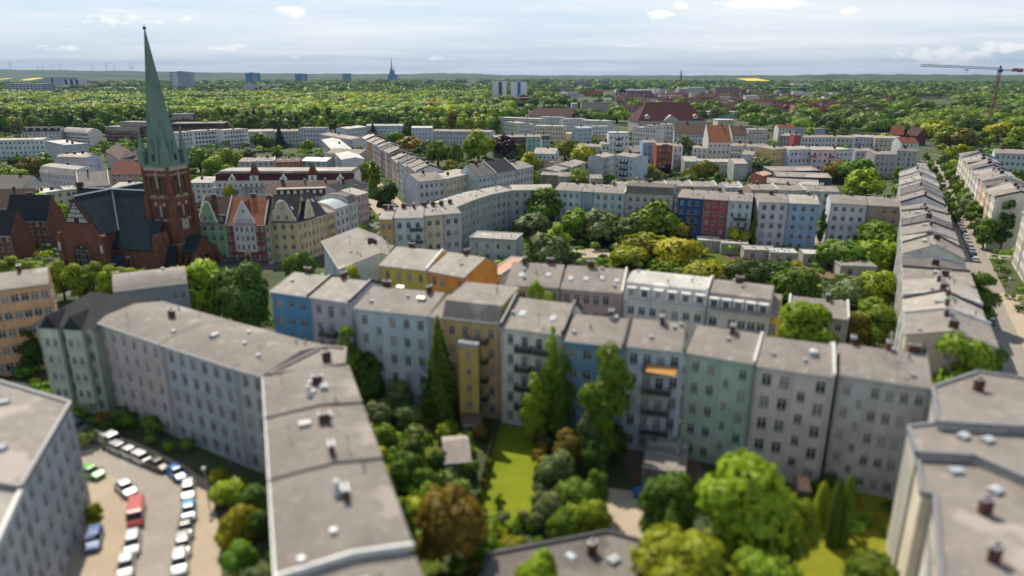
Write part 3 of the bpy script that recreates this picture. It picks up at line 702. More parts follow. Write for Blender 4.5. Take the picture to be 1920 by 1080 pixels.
E(862, 376, 1038, 352, 15.5, 10, (.33, .37, .37), 'long teal grey curved row with a pale roof at the courtyard corner', fl=4, bays=12, chim=0, rc='light', rise=1.2) if False else None
cv = [(852, 389), (884, 376), (920, 364.5), (960, 357), (1038, 355.5)]
for k, lab in enumerate(['grey corner section of the curved teal grey row', 'second section of the curved teal grey row under a pale roof', 'third section of the curved teal grey row under a pale roof edge', 'last section of the curved teal grey row, next to the light blue facade']):
    E(*cv[k], *cv[k+1], 15.5, 9.5, (.31, .36, .36), lab, fl=5, chim=0, rc='pale', rise=.9)
for x1, y1, x2, y2, c, lab, kw in [(711, 411, 736, 411, (.50, .30, .13), 'amber house front beside the mint gable house', {}), (737, 409, 794, 408, (.48, .54, .60), 'white blue house front with dark balcony recesses near the mint gable house', dict(balc=[(.75, k, 3.6) for k in (1, 2, 3)], bstyle='dark')),
     (795, 405, 830, 402, (.55, .48, .37), 'cream house front beside the white blue one at the courtyard corner', {}), (831, 402, 864, 399, (.45, .43, .47), 'grey lilac house front at the courtyard corner', {})]:
    E(x1, y1, x2, y2, 15, 10, c, lab, fl=4, chim=2, rise=1.8, rc='light', **kw)
E(880, 447, 968, 452, 7, 9, (.45, .47, .49), 'low pale courtyard workshop with a light roof', name='workshop', cat='workshop', fl=2, bays=4, roof='flat', rc='light', chim=0)
for x, y, w, c, lab in [(1330, 452, 22, 'white', 'small white roofed garage at the tree edge in the big courtyard'), (1378, 458, 26, 'pale', 'pale roofed garage in the middle of the courtyard garages'), (1425, 470, 30, 'pale', 'wide pale garage before the lilac facade'), (1470, 475, 26, 'white', 'bright roofed garage under the mid blue facade'), (1530, 478, 24, 'white', 'small bright garage nearest the lilac white facade'), (1610, 500, 34, 'felt', 'grey roofed garage near the avenue row')]:
    E(x - w, y, x + w, y + 2, 3.2, 5.5, (.42, .38, .35), lab, name='garage', cat='garage', fl=1, bays=2, roof='flat', rc=c, chim=0)
# ------------------------------------------------------------------ avenue rows
ad = Vector((math.sin(R(28.3)), math.cos(R(28.3)))); an = Vector((ad.y, -ad.x))
a0 = Vector((60.2, 97.0))
cols = [((.5, .44, .34), 'felt'), ((.46, .5, .48), 'pale'), ((.52, .5, .42), 'light'), ((.5, .42, .35), 'felt'), ((.45, .45, .43), 'dark'), ((.55, .53, .46), 'felt'), ((.5, .46, .4), 'light'), ((.48, .47, .46), 'felt'), ((.55, .52, .5), 'dark'), ((.5, .5, .52), 'felt'), ((.46, .42, .38), 'felt')]
nm = ['with a teal end gable nearest the courtyard row corner', 'with a curved pale roof second from the near end', 'third from the near end with a teal edge', 'fourth from the near end with a flat skylight', 'with a low dark roof, fifth from the near end', 'with a stepped pale roof near the garages', 'under two chimneys opposite the sand strip', 'beside the tall garden trees', 'with a darker roof close to the cross street', 'second from the cross street', 'on the corner of the cross street']
t = 0.0; L1 = 11.2
for k in range(11):
    A = a0 + ad * (t + L1); B = a0 + ad * t + ad * .03
    house(A, B, 11.2, 16.6 + (.5, -.2, .3, .1, -.5, .6, 0, .2, -.3, .4, 0)[k], cols[k][0], 'avenue row house ' + nm[k], roof=('low', 'low', 'low', 'mono', 'low', 'gable', 'low', 'low', 'gable', 'low', 'low')[k], rise=(1.6, 2.2, 1.2, .5, 1.0, 2.6, 1.3, 1.8, 2.4, 1.2, 1.5)[k], ridge=.5, rc=cols[k][1], fl=5, bays=4, chim=(2, 2, 2, 1, 1, 1, 2, 1, 1, 2, 1)[k], hatch=k % 2, para='lLrL'[k % 4], right=3 if k == 0 else 0)
    t += L1
nm2 = ['with a steep dark gable, first past the cross street', 'with a grey pitched roof, second past the cross street', 'under a blue trimmed roof, third past the cross street', 'with a light roof, fourth past the cross street', 'with a white side wall, fifth past the cross street', 'with a broad pale roof at the row end']
t = 138.0
for k in range(6):
    A = a0 + ad * (t + 12.5); B = a0 + ad * (t + .03)
    house(A, B, 12, 15.5 + .7 * (k % 2), (.55, .56, .57), 'pale avenue row house ' + nm2[k], roof='gable', rise=2.6, ridge=.5, rc=('felt', 'dark', 'felt', 'light', 'felt', 'light')[k], fl=5, bays=4, chim=1, para='l' if k % 2 else 'R')
    t += 12.5
r0 = Vector((157.0, 220.0)); wl = ['bright cream', 'rose', 'pale yellow', 'salmon', 'white', 'light stone', 'lilac', 'butter coloured', 'mint tinted', 'sand coloured', 'ivory', 'warm white']
wc = [(.66, .62, .52), (.62, .46, .4), (.66, .6, .42), (.62, .42, .32), (.68, .67, .64), (.58, .54, .47), (.55, .52, .58), (.64, .56, .36), (.54, .6, .52), (.58, .48, .36), (.66, .62, .52), (.64, .6, .54)]
for k in range(12):
    A = r0 + ad * (12.6 * (k + 1)); B = r0 + ad * (12.6 * k + .03)
    house(A, B, 12.5, 16.5 + (.4, -.5, .2, .7, -.3, 0, .5, -.2, .3, 0, .4, 0)[k], wc[k], f'{wl[k]} sunlit house front along the tree lined avenue', roof='gable' if k % 3 else 'low', rise=(2.2, 2.8, 1.6)[k % 3], ridge=.5, rc=('felt', 'light', 'dark', 'felt')[k % 4], fl=5, bays=4, chim=1, hatch=k % 2, para='RlRr'[k % 4])
for k in range(4):
    A = r0 + an * 5 - ad * (18 + 12 * k); B = r0 + an * 5 - ad * (18 + 12 * (k + 1) - .03)
    house(A, B, 12, 16, [(.6, .57, .5), (.6, .58, .56), (.62, .6, .52), (.5, .5, .5)][k], 'sunlit front across the side street, ' + ['nearest the corner', 'second from the corner', 'third from the corner', 'by the sand strip'][k], rise=1.8, ridge=.5, fl=5, bays=4, chim=1)
E(1866, 287, 1960, 291, 14, 11, (.42, .48, .5), 'pale blue grey house front closing the avenue courtyard', fl=4, bays=9, chim=2)
# ------------------------------------------------------------------ market street row (street running away beyond the square)
m0 = Vector(G(782, 322, 15.5)); mdir = Vector((-.3305, .9438)); mn = Vector((mdir.y, -mdir.x))
mc = [((.52, .5, .5), 'pale grey', 'felt'), ((.56, .5, .38), 'straw coloured', 'felt'), ((.55, .52, .47), 'stone grey', 'felt'), ((.5, .52, .56), 'bluish white', 'dark'), ((.58, .52, .44), 'cream', 'felt'), ((.55, .5, .42), 'sand coloured', 'light'), ((.36, .28, .25), 'brown', 'felt'), ((.56, .52, .46), 'ivory', 'felt'),
      ((.45, .3, .2), 'terracotta', 'dark'), ((.45, .54, .58), 'pale blue', 'felt'), ((.5, .36, .28), 'dusky pink', 'light'), ((.46, .54, .56), 'ice blue', 'felt'), ((.55, .26, .08), 'orange', 'light'), ((.5, .34, .2), 'caramel', 'light'), ((.56, .56, .58), 'white', 'white'), ((.52, .54, .57), 'cool white', 'white')]
for k in range(16):
    A = m0 + mdir * (11 * (k + 1)); B = m0 + mdir * (11 * k + .03)
    house(A, B, 11.5, 15.5 + (0, .4, -.6, .2, -1.5, -1, .8, .6, .2, .9, 1.2, .6, .4, 0, .5, .2)[k], mc[k][0], f'{mc[k][1]} house in the row along the street that runs toward the wooded park', roof='gable' if k % 2 else 'low', rise=2.2, ridge=.5, rc=mc[k][2], fl=5, bays=4, chim=1, para='RL'[k % 2], right=3 if k == 0 else 0)
for x1, y1, x2, y2, c, lab, kw in [(784, 341, 834, 335.5, (.50, .49, .55), 'lavender grey corner house with a hipped pale roof below the street row', dict(rise=2.2)), (835, 336, 895, 323, (.55, .49, .38), 'cream house with a light flat roof beside the lavender grey corner house', dict(roof='mono', rise=.6, rc='pale')),
    (896, 330, 928, 325, (.48, .52, .55), 'pale house under a dark pitched roof beside the cream house', dict(roof='gable', rise=4, rc='dark')), (929, 325, 968, 318, (.5, .5, .5), 'light grey house with a solar roof in the dark pitched group', dict(roof='gable', rise=4.4, rc='slate', para='lr')), (969, 318, 1000, 312, (.46, .45, .43), 'grey house with a felt roof behind the sunlit lime tree', dict(rise=2))]:
    E(x1, y1, x2, y2, 14, 11, c, lab, fl=4, chim=1, **kw)
for k, (x1, y1, x2, y2, c, lab, kw) in enumerate([(604, 262, 642, 300, (.5, .5, .52), 'white house row end opposite the orange house', dict(rc='white')), (612, 287, 674, 290, (.53, .47, .38), 'beige end block with a plain gable facing the red mansard building', dict(rise=2)),
      (600, 252, 660, 262, (.5, .48, .5), 'pale house with a long grey roof facing the street row', dict(rc='felt')), (686, 236, 770, 236, (.47, .5, .56), 'long pale blue house at the park edge', dict(rc='pale')), (771, 240, 810, 240, (.5, .54, .62), 'white blue house at the park edge with a dark bay', dict(rc='white')), (811, 246, 880, 247, (.42, .44, .48), 'grey house row at the park edge beside the white blue house', {}), (881, 247, 920, 248, (.48, .5, .54), 'pale end house at the park edge behind the big lime tree', {}), (650, 242, 687, 238, (.55, .57, .62), 'bright corner house where the street row meets the park', dict(rc='white'))]):
    E(x1, y1, x2, y2, 13, 11, c, lab, fl=4, chim=1, **{**dict(rise=1.0), **kw})
# ==PART3==
# ------------------------------------------------------------------ brick church
Cc = G(210, 357, 22); ch = empty('brick_church', (Cc.x, Cc.y, 0), R(-15))
tag(ch, 'red brick church with dark slate roofs and a slender green copper spire', 'church')
COPPER, tcm, bcm = new_mat('copper_patina')
q1 = noise_col(tcm, (.11, .185, .15), (.16, .245, .205), .5, 6, stretch=(1, 1, .25)); q1 = noise_col(tcm, q1, (.06, .12, .10), 1.1, 4, lo=.55, hi=.75, stretch=(2.5, 2.5, .12))
tcm.links.new(q1, bcm.inputs['Base Color']); bcm.inputs['Roughness'].default_value = .7
M_STONE = plain('pale_stone', (.42, .36, .3), .85)
wb = MB()
wb.box(-12, 14.4, -9.6, 9.6, 0, 7.2)
for s in (-1, 1):
    wb.extrude_y([(-6.9, 0), (6.9, 0), (6.9, 11.6), (0, 22), (-6.9, 11.6)], s * 13.5 - .35, s * 13.5 + .35)
wb.box(-6.6, 6.6, -13.15, 13.15, 0, 11.4)
wb.extrude_x([(-9.3, 7.2), (9.3, 7.2), (0, 21.2)], -12, -11.6); 
for x in (2.2 + 5.5, 10.2, 12.7): wb.box(x - .3, x + .3, -10.1, -9.6, 0, 5.6)
for s in (-1, 1):                                            # corner piers of the transept
    wb.box(s * 7.4 - .9, s * 7.4 + .9, -14.3, -12.6, 0, 10.6); wb.extrude_y([(s * 7.4 - 1, 10.6), (s * 7.4 + 1, 10.6), (s * 7.4 + .7, 11.5), (s * 7.4, 11.9), (s * 7.4 - .7, 11.5)], -14.3, -12.6)
wb.box(21.2, 22.6, -10.4, -5.2, 0, 9.4); wb.extrude_y([(21.1, 9.4), (22.7, 9.4), (22.4, 11.3), (21.9, 12.0), (21.4, 11.3)], -10.2, -5.3)
wb.extrude_x([(-9.3, 7.2), (9.3, 7.2), (0, 21.2)], 14.05, 14.4); wb.box(14.4, 21.2, -9.55, -5.0, 0, 7.0)
wb.build('wall', M_BRICK, ch)
rb = MB(); t = .3
rb.extrude_x([(-10.1, 6.85), (0, 22), (10.1, 6.85), (10.1, 7.2), (0, 22.4), (-10.1, 7.2)], -12.4, 14.5)
rb.extrude_y([(-7.2, 11.2), (-7.2, 11.6), (0, 22.45), (7.2, 11.6), (7.2, 11.2), (0, 22.02)], -13.1, 13.1)
rb.extrude_x([(-10.1, 6.85), (-5.0, 14.5), (-5.0, 14.85), (-10.1, 7.2)], 14.53, 21.2)
ro = rb.build('roof', M_SLATE, ch)
rg = MB(); rg.bar((-12.4, 0, 22.45), (14.5, 0, 22.45), .3); rg.bar((0, -13.4, 22.5), (0, 13.4, 22.5), .3)
M_RIDGE = plain('ridge_flashing', (.42, .5, .5), .5)
rg.build('ridge_flashing', M_RIDGE, ro)
vb = MB()
for sx in (-1, 1):
    for sy in (-1, 1): vb.bar((0, 0, 22.4), (sx * 7.1, sy * 7.1, 11.78), .35)
vb.build('valley_flashing', plain('valley_copper', (.16, .27, .25), .6), ro)
cb = MB(); cb.box(-12.2, -11, -.8, .8, 20.5, 24); cb.build('chimney', M_CHIM, ro)
# timbered gable
tb = MB(); tri = lambda z: 6.5 * (21.4 - z) / 9.9
tb.extrude_y([(-tri(15), 15), (tri(15), 15), (0, 21.0)], -13.93, -13.86)
tb.build('gable_plaster', M_WHITE, ch)
tm = MB(); M_TIMB = plain('dark_timber', (.02, .022, .025), .8)
for z in (15, 16.4, 17.7, 19.0, 20.0):
    w = tri(z) + .05; tm.box(-w, w, -14.02, -13.93, z - .14, z + .14)
for k in range(-4, 5):
    x = k * .85; zt = 21.2 - abs(x) * 9.9 / 6.5
    if zt > 15.3: tm.box(x - .1, x + .1, -14.0, -13.932, 15.14, zt)
tm.bar((-4.4, -13.97, 14.9), (0, -13.97, 21.5), .3); tm.bar((4.4, -13.97, 14.9), (0, -13.97, 21.5), .3)
tm.box(-.8, .8, -14.03, -13.9, 15.1, 16.2)
tm.build('gable_timbering', M_TIMB, ch)
def arch(w, z0, z1, n=10, pointed=True):
    pts = [(-w/2, z0), (w/2, z0)]; rh = (z1 - z0) - (w * .5 if not pointed else w * .75)
    rise = z1 - z0 - rh
    for k in range(n + 1):
        a = math.pi * k / n; pts.append((w/2 * math.cos(a), z0 + rh + rise * (math.sin(a) ** (.8 if pointed else 1))))
    return pts
M_LEAD = plain('leaded_glass', (.012, .014, .018), .25)
def lancet(root, w, h, pos, rz, name='window', ring=.25, head=None):
    b = MB(); p = arch(w, 0, h); b.extrude_y(p, -.05, .02, 1)
    q = [(x * (1 + 2 * ring / w), z if z > .01 else -.02) for x, z in p]; q = [(x, z + (ring if z > h * .5 else 0)) for x, z in q]
    n = len(p)
    for k in range(1, n - 1 + 1):
        a, c = k, (k + 1) % n
        if k == 0: continue
        b.face([(q[a][0], -.22, q[a][1]), (q[c][0], -.22, q[c][1]), (p[c][0], -.22, p[c][1]), (p[a][0], -.22, p[a][1])], 0)
        b.face([(p[a][0], -.22, p[a][1]), (p[c][0], -.22, p[c][1]), (p[c][0], -.03, p[c][1]), (p[a][0], -.03, p[a][1])], 0)
        b.face([(q[c][0], -.22, q[c][1]), (q[a][0], -.22, q[a][1]), (q[a][0], .02, q[a][1]), (q[c][0], .02, q[c][1])], 0)
    b.box(-.04, .04, -.1, -.05, 0, h * .8, 2)
    if head: b.box(-w/2 - .1, w/2 + .1, -.26, -.02, h + .25, h + .95, 2)
    b.box(-w/2 - .15, w/2 + .15, -.35, .0, -.4, -.03, 2)
    return link(name, b.mesh(name, [M_BRICK, M_LEAD, M_STONE]), root, pos, rz)
ao = lancet(ch, 6.4, 8.2, (0, -13.86, .6), 0, 'arched_window', .5)
mb_ = MB()
for x in (-2.1, -.7, .7, 2.1): mb_.box(x - .07, x + .07, -.12, -.051, 0, 6.6)
for z in (1.6, 3.4, 5.2): mb_.box(-3.1, 3.1, -.11, -.052, z - .06, z + .06)
for x, z in ((-1.7, 6.3), (1.7, 6.3), (0, 7.3)): mb_.box(x - .35, x + .35, -.14, -.06, z - .3, z + .3)
mb_.build('tracery', plain('tracery_brick', (.3, .27, .25), .9), ao)
for s in (-1, 1):
    nb = MB(); nb.box(s * 7.4 - .32, s * 7.4 + .32, -14.42, -14.28, 6.6, 8.9); nb.box(s * 7.4 - .2, s * 7.4 + .2, -14.6, -14.42, 6.7, 8.2, 0); nb.build('niche', M_WHITE, ch)
for x in (8.95, 11.45): lancet(ch, 1.0, 2.6, (x, -9.62, 1.4), 0, 'window', .2, True)
lancet(ch, 1.0, 2.6, (13.0 - 6.2, -9.62, 1.4), 0, 'window', .2, True)
# glazed lean-to in the corner of nave and transept
gb = MB(); gb.extrude_x([(-13.2, 0), (-9.61, 0), (-9.61, 5.4), (-13.2, 3.4)], 7.3 + .05, 10.2); gb.box(7.3, 10.3, -9.9, -9.65, 5.4, 5.7)
gb.build('lean_to', plain('slate_blue_sheet', (.03, .06, .09), .25), ch)
gl = MB(); gl.box(8.0, 10.25, -13.45, -13.22, 3.3, 3.5); gl.build('roof_edge', M_WHITE, ch)
# tower
TX, TY, TW = 19.4, 1.0, 4.1
tw = MB()
tw.box(TX - TW, TX + TW, TY - TW, TY + TW, 0, 30.2)
tw.box(TX - TW - .8, TX + TW + .8, TY - TW - .8, TY + TW + .8, 0, 11.5)
for sx in (-1, 1):
    for sy in (-1, 1):
        tw.box(TX + sx * TW - .95, TX + sx * TW + .95, TY + sy * TW - .95, TY + sy * TW + .95, 0, 16.5); tw.box(TX + sx * TW - .65, TX + sx * TW + .65, TY + sy * TW - .65, TY + sy * TW + .65, 16.5, 21.5)
        tw.box(TX + sx * TW - .35, TX + sx * TW + .35, TY + sy * TW - .35, TY + sy * TW + .35, 21.5, 30.3)
for z in (11.5, 20.4): tw.box(TX - TW - .2, TX + TW + .2, TY - TW - .2, TY + TW + .2, z, z + .45)
tow = tw.build('tower', M_BRICK, ch)
bd = MB(); bd.box(TX - TW - .3, TX + TW + .3, TY - TW - .3, TY + TW + .3, 28.9, 30.0); 
bd.build('frieze', M_STONE, tow)
bd = MB()
for s in range(4):
    for x in (-2.4, 2.4):
        pass
bd.box(TX - TW - .42, TX + TW + .42, TY - TW - .42, TY + TW + .42, 30.0, 30.7); bd.build('tower_cornice', COPPER, tow)
faces = [((0, -1), 0), ((1, 0), R(90)), ((0, 1), R(180)), ((-1, 0), R(-90))]
for (nx, ny), rz in faces:
    for off in (-1.5, 1.5):
        ux = Vector((math.cos(rz), math.sin(rz)))
        p = Vector((TX + nx * (TW + .02), TY + ny * (TW + .02))) + ux * off
        lancet(tow, 1.25, 5.2, (p.x, p.y, 21.9), rz, 'belfry_window', .35)
        if (nx, ny) in ((0, -1), (1, 0)):
            o = lancet(tow, 1.0, 3.4, (p.x, p.y, 14.9), rz, 'window', .25)
            ob = MB(); ob.tube([(0, -.16, 4.35), (0, -.02, 4.35)], [.42, .42], 10, 0); ob.tube([(0, -.2, 4.35), (0, -.17, 4.35)], [.2, .2], 8, 1); ob.build('roundel', [M_WHITE, M_LEAD], o)
# pale blind strips and stone bands on the tower faces
for (nx, ny), rz in faces[:2]:
    for z, off in ((17.2, 0), (26.2, 0), (12.4, 0)):
        b = MB(); b.box(-.28, .28, -.1, 0, -1.6 if z < 20 else -2.4, 1.6 if z < 20 else 2.4); 
        if z < 14: continue
        o = b.build('blind_strip', M_STONE, tow); o.location = (TX + nx * TW, TY + ny * TW, z); o.rotation_euler = (0, 0, rz)
for z in (7.6, 14.2, 21.0, 27.6):
    e_ = TW + (.98 if z < 11.5 else .66 if z > 16.5 and z < 21.5 else .97 if z < 16.5 else .37); b = MB(); b.box(TX - e_, TX + e_, TY - e_, TY + e_, z, z + .22) if z in (7.6,) else b.box(TX - TW - .03, TX + TW + .03, TY - TW - .03, TY + TW + .03, z, z + .25); b.build('stone_band', M_STONE, tow)
# clock on the face towards the square
ck = MB(); ck.box(-1.45, 1.45, -.12, .0, -1.75, 1.45, 0); ck.build
co = ck.build('clock', [M_STONE], tow); co.location = (TX + TW + .14, TY - .1, 12.9); co.rotation_euler = (0, 0, R(90))
cf = MB(); cf.tube([(0, -.2, 0), (0, -.125, 0)], [1.15, 1.15], 24, 0); cf.build('clock_face', M_WHITE, co)
cf = MB()
for k in range(12):
    a = k * math.pi / 6; cf.bar((.78 * math.sin(a), -.22, .78 * math.cos(a)), (1.02 * math.sin(a), -.22, 1.02 * math.cos(a)), .13)
for k in range(16):
    a = k * math.pi / 8; c = (k + 1) * math.pi / 8; cf.bar((.6 * math.sin(a), -.22, .6 * math.cos(a)), (.6 * math.sin(c), -.22, .6 * math.cos(c)), .07)
cf.build('clock_numerals', M_LEAD, co)
cf = MB(); cf.bar((0, -.26, -.1), (.38, -.26, .42), .12); cf.bar((0, -.27, -.1), (-.15, -.27, .85), .09); cf.build('clock_hands', M_DARKMETAL, co)
# spire
sp = MB(); rad = [(30.7, 4.35), (31.6, 4.2), (34.0, 3.95), (37.2, 3.62), (52, 1.8), (66.6, .12)]
ring = [[(TX + r * 1.05 * math.cos(R(22.5 + 45 * k)), TY + r * 1.05 * math.sin(R(22.5 + 45 * k)), z) for k in range(8)] for z, r in rad]
for a, b in zip(ring, ring[1:]):
    for k in range(8): sp.face([a[k], a[(k+1) % 8], b[(k+1) % 8], b[k]])
for k in range(8):
    for a, b in zip(ring[:-1], ring[1:]):
        sp.bar(a[k], b[k], .16)
        for f in (.33, .66):
            pa = Vector(a[k]).lerp(Vector(a[(k+1) % 8]), f); pb = Vector(b[k]).lerp(Vector(b[(k+1) % 8]), f); sp.bar(pa, pb, .1)
spo = sp.build('spire', COPPER, ch)
fb = MB(); fb.tube([(TX, TY, 66.2), (TX, TY, 68.2)], [.1, .06], 6); fb.tube([(TX, TY, 67.2 + .5 * math.sin(R(a))) for a in (-85, -45, 0, 45, 85)], [.5 * math.cos(R(a)) for a in (-85, -45, 0, 45, 85)], 10)
fb.build('finial', plain('blue_metal', (.03, .04, .12), .4, .5), spo)
for sx in (-1, 1):
    for sy in (-1, 1):
        b = MB(); x, y = TX + sx * 3.75, TY + sy * 3.75
        b.box(x - .95, x + .95, y - .95, y + .95, 30.7, 34.2); 
        rr = [[(x + r * math.cos(R(45 * k + 22.5)), y + r * math.sin(R(45 * k + 22.5)), z) for k in range(8)] for z, r in ((34.2, 1.35), (35.2, .85), (37.5, .5), (41.5, .05))]
        for p, q in zip(rr, rr[1:]):
            for k in range(8): b.face([p[k], p[(k+1) % 8], q[(k+1) % 8], q[k]])
        b.build('pinnacle', COPPER, spo)
for (nx, ny), rz in faces:                                   # lucarnes
    b = MB(); b.extrude_y([(-.75, 0), (.75, 0), (.75, 2.6), (0, 6.4), (-.75, 2.6)], -.3, 1.6); b.box(-.45, .45, -.34, -.3, .4, 2.4, 1)
    o = b.build('lucarne', [COPPER, M_LEAD], spo); o.location = (TX + nx * 3.75, TY + ny * 3.75, 31.0); o.rotation_euler = (0, 0, rz)
# porch with buttresses at the tower foot
pb = MB()
pb.box(TX + TW + .6, TX + TW + 5.4, TY - 4.2, TY + 4.2, 0, 5.2); pb.extrude_x([(TY - 4.4, 5.2), (TY + 4.4, 5.2), (TY, 9.2)], TX + TW + .6, TX + TW + 5.4)
for y in (-4.6, -1.6, 1.6, 4.6): pb.extrude_y([(TX + TW + 5.4, 0), (TX + TW + 7.2, 0), (TX + TW + 6.7, 3.2), (TX + TW + 5.4, 5.4)], TY + y - .4, TY + y + .4)
for x in (0.8, 3.0, 5.2): pb.extrude_x([(TY - 4.3, 0), (TY - 6.4, 0), (TY - 5.9, 3.0), (TY - 4.3, 5.0)], TX + TW + x - .35, TX + TW + x + .35)
po = pb.build('porch', M_BRICK, ch)
pr = MB(); pr.extrude_x([(TY - 4.7, 5.2), (TY, 9.35), (TY + 4.7, 5.2), (TY + 4.7, 5.5), (TY, 9.7), (TY - 4.7, 5.5)], TX + TW + .62, TX + TW + 5.2); pr.build('porch_roof', M_SLATE, po)
lancet(po, 1.6, 3.4, (TX + TW + 1.9, TY - 4.22, .8), 0, 'window', .25); lancet(po, 1.6, 3.4, (TX + TW + 4.1, TY - 4.22, .8), 0, 'window', .25)
lancet(po, 2.2, 4.0, (TX + TW + 5.42, TY, .2), R(90), 'portal', .4)
sb = MB(); sb.extrude_x([(-5.9, 0), (-9.2, 0), (-9.2, 1.2), (-5.9, 8.2)], 22.7, 24.6); sb.build('stair_roof', M_SLATE, ch)
# parish houses beside the church
E(10, 412, 88, 412, 9, 9, (.16, .06, .045), 'dark brick parish house with a steep slate roof beside the church', name='parish_house', roof='gable', rise=7.5, ridge=.5, rc='slate', fl=3, bays=6, chim=1, mat=M_BRICK)
E(-60, 440, 20, 440, 9, 9, (.16, .06, .045), 'dark brick parish house with a pitched roof window at the picture edge', name='parish_house', roof='gable', rise=6.5, ridge=.5, rc='slate', fl=3, bays=6, chim=0, sky=1, mat=M_BRICK)
E(-40, 392, 60, 388, 8, 12, (.22, .16, .12), 'brown roofed brick house behind the dark parish houses', roof='gable', rise=6, ridge=.5, rc='brown', fl=2, bays=6, chim=1)
# gabled row at the square
def front_gable(root, x0, x1, H, apex, wallm, roofm, y1=4.8, curved=True, wins=()):
    w = (x1 - x0) / 2; c = (x0 + x1) / 2; h = apex - H
    if curved: half = [(1, 0), (.98, .16), (.84, .2), (.76, .36), (.7, .5), (.56, .54), (.46, .72), (.36, .86), (.2, .97), (0, 1)]
    else: half = [(1, 0), (1, .1), (0, 1)]
    P = [(c - w * a, H + h * z) for a, z in half] + [(c + w * a, H + h * z) for a, z in half[-2::-1]]
    b = MB(); b.extrude_y([(x0, H - .02)] + P[1:-1] + [(x1, H - .02)] if False else P, -.06, .34)
    g = b.build('gable', wallm, root)
    cp = MB()
    for a, d in zip(P, P[1:]): cp.bar((a[0], .14, a[1] + .05), (d[0], .14, d[1] + .05), .34)
    cp.build('gable_coping', M_WHITE, g)
    for x, z, ww, wh in wins: link('window', window_mesh(ww, wh, 'white'), g, (x, -.11, z), 0)
    rb = MB(); rb.extrude_y([(c - w * .9, H + .1), (c, H + h * .93), (c + w * .9, H + .1)], .35, y1 + 1.2); rb.build('gable_roof', roofm, root)
def RW(*a, **k): return E(*a, **{**dict(roof='gable', ridge=.5, rise=7, chim=1, fl=4), **k})
g = RW(371, 419, 422.6, 419.5, 12, 12, (.22, .36, .22), 'green gabled house with a curved white edged gable beside the church tower', bays=3, rc='brown', para='l', trim=(.3, .42, .3))
front_gable(g, 1.0, 5.9, 12, 18.6, plaster((.22, .36, .22)), TILE_B, wins=((2.6, 13.0, 1, 1.5), (4.3, 13.0, 1, 1.5)))
db = MB(); db.extrude_x([(.0, 12.2), (.7, 14.4), (2.6, 14.6), (2.6, 12.2)], 6.4, 8.3); db.box(6.8, 7.9, .12, .2, 12.6, 14, 1); db.build('dormer', [M_SLATE, M_GLASS], g)
MRB = brickm('house_brick', (.22, .055, .04), (.4, .33, .28))
g = RW(423, 419.6, 495.3, 420.5, 12, 12, (.5, .47, .45), 'white and red brick house with a tall pointed gable and orange tiled roof', bays=8, rc='orange', para='l', mat=MRB, ww=.9)
wv = MB(); wv.box(2.5, 9.1, -.32, -.006, 3.4, 12.0); wv.build('white_bay', plaster((.56, .53, .52)), g)
for k in range(3):
    for i in range(4): link('window', window_mesh(.95, 1.6, 'white'), g, (3.4 + i * 1.6, -.38, 4.2 + k * 2.75), 0)
front_gable(g, 2.5, 9.1, 12, 18.9, plaster((.56, .53, .52)), TILE_R, curved=False, wins=[(3.6 + i * .88, 12.4, .5, 1.3) for i in range(6)] + [(5.8, 15.4, .9, 1.1)])
pd = MB(); pd.box(5.0, 7.0, -.5, -.01, 0, 3.0, 0); pd.box(5.4, 6.6, -.56, -.5, 0, 2.4, 1); pd.extrude_y([(4.8, 3.0), (7.2, 3.0), (6, 3.9)], -.7, -.01, 0); pd.build('door', [M_STONE, plain('door_wood', (.08, .03, .025), .6)], g)
RW(495.7, 420.5, 503.2, 420.5, 12.4, 12, (.4, .37, .3), 'narrow grey bay with a slate dormer between the red brick and the cream house', bays=1, rc='slate', para='l')
g = RW(503.6, 415.6, 556.6, 415.6, 12.6, 13, (.50, .42, .26), 'cream corner house with a curved gable and a black tiled roof', bays=3, rc='slate', right=0, trim=(.55, .5, .42), chim=0)
front_gable(g, .5, 8.2, 12.6, 18.9, plaster((.46, .40, .28)), TILE_D, wins=((3.1, 13.2, 1, 1.5), (5.6, 13.2, 1, 1.5), (4.35, 16.2, .8, .9)))
g = E(557.4, 415.7, 612, 400.4, 12.6, 12, (.62, .50, .32), 'cream side wing of the gabled corner house along the side street', roof='gable', rise=6.5, ridge=.5, rc='slate', fl=4, bays=7, chim=0, sky=4, ww=.9)
front_gable(g, 3.6, 8.0, 12.6, 18.2, plaster((.62, .50, .32)), TILE_D, curved=True, wins=((5.8, 14, .8, 1.6),))
for x1, y1, x2, y2, c, lab, kw in [(612.8, 400, 626, 396, (.60, .45, .24), 'narrow yellow house next to the cream side wing', {}), (627, 393.5, 655, 384, (.58, .54, .58), 'lilac white house with a ribbed metal roof', dict(rc='metal', roof='arc', rise=3)),
        (655.6, 384, 668, 378.5, (.46, .54, .52), 'pale mint house with a glazed attic in the side street', dict(roof='mans', rc='dark')), (668.6, 367, 689, 361, (.50, .33, .33), 'rose pink end house of the side street', dict(rc='pale', right=0, rise=1.4))]:
    E(x1, y1, x2, y2, 12.6, 11, c, lab, fl=4, chim=0, **kw)
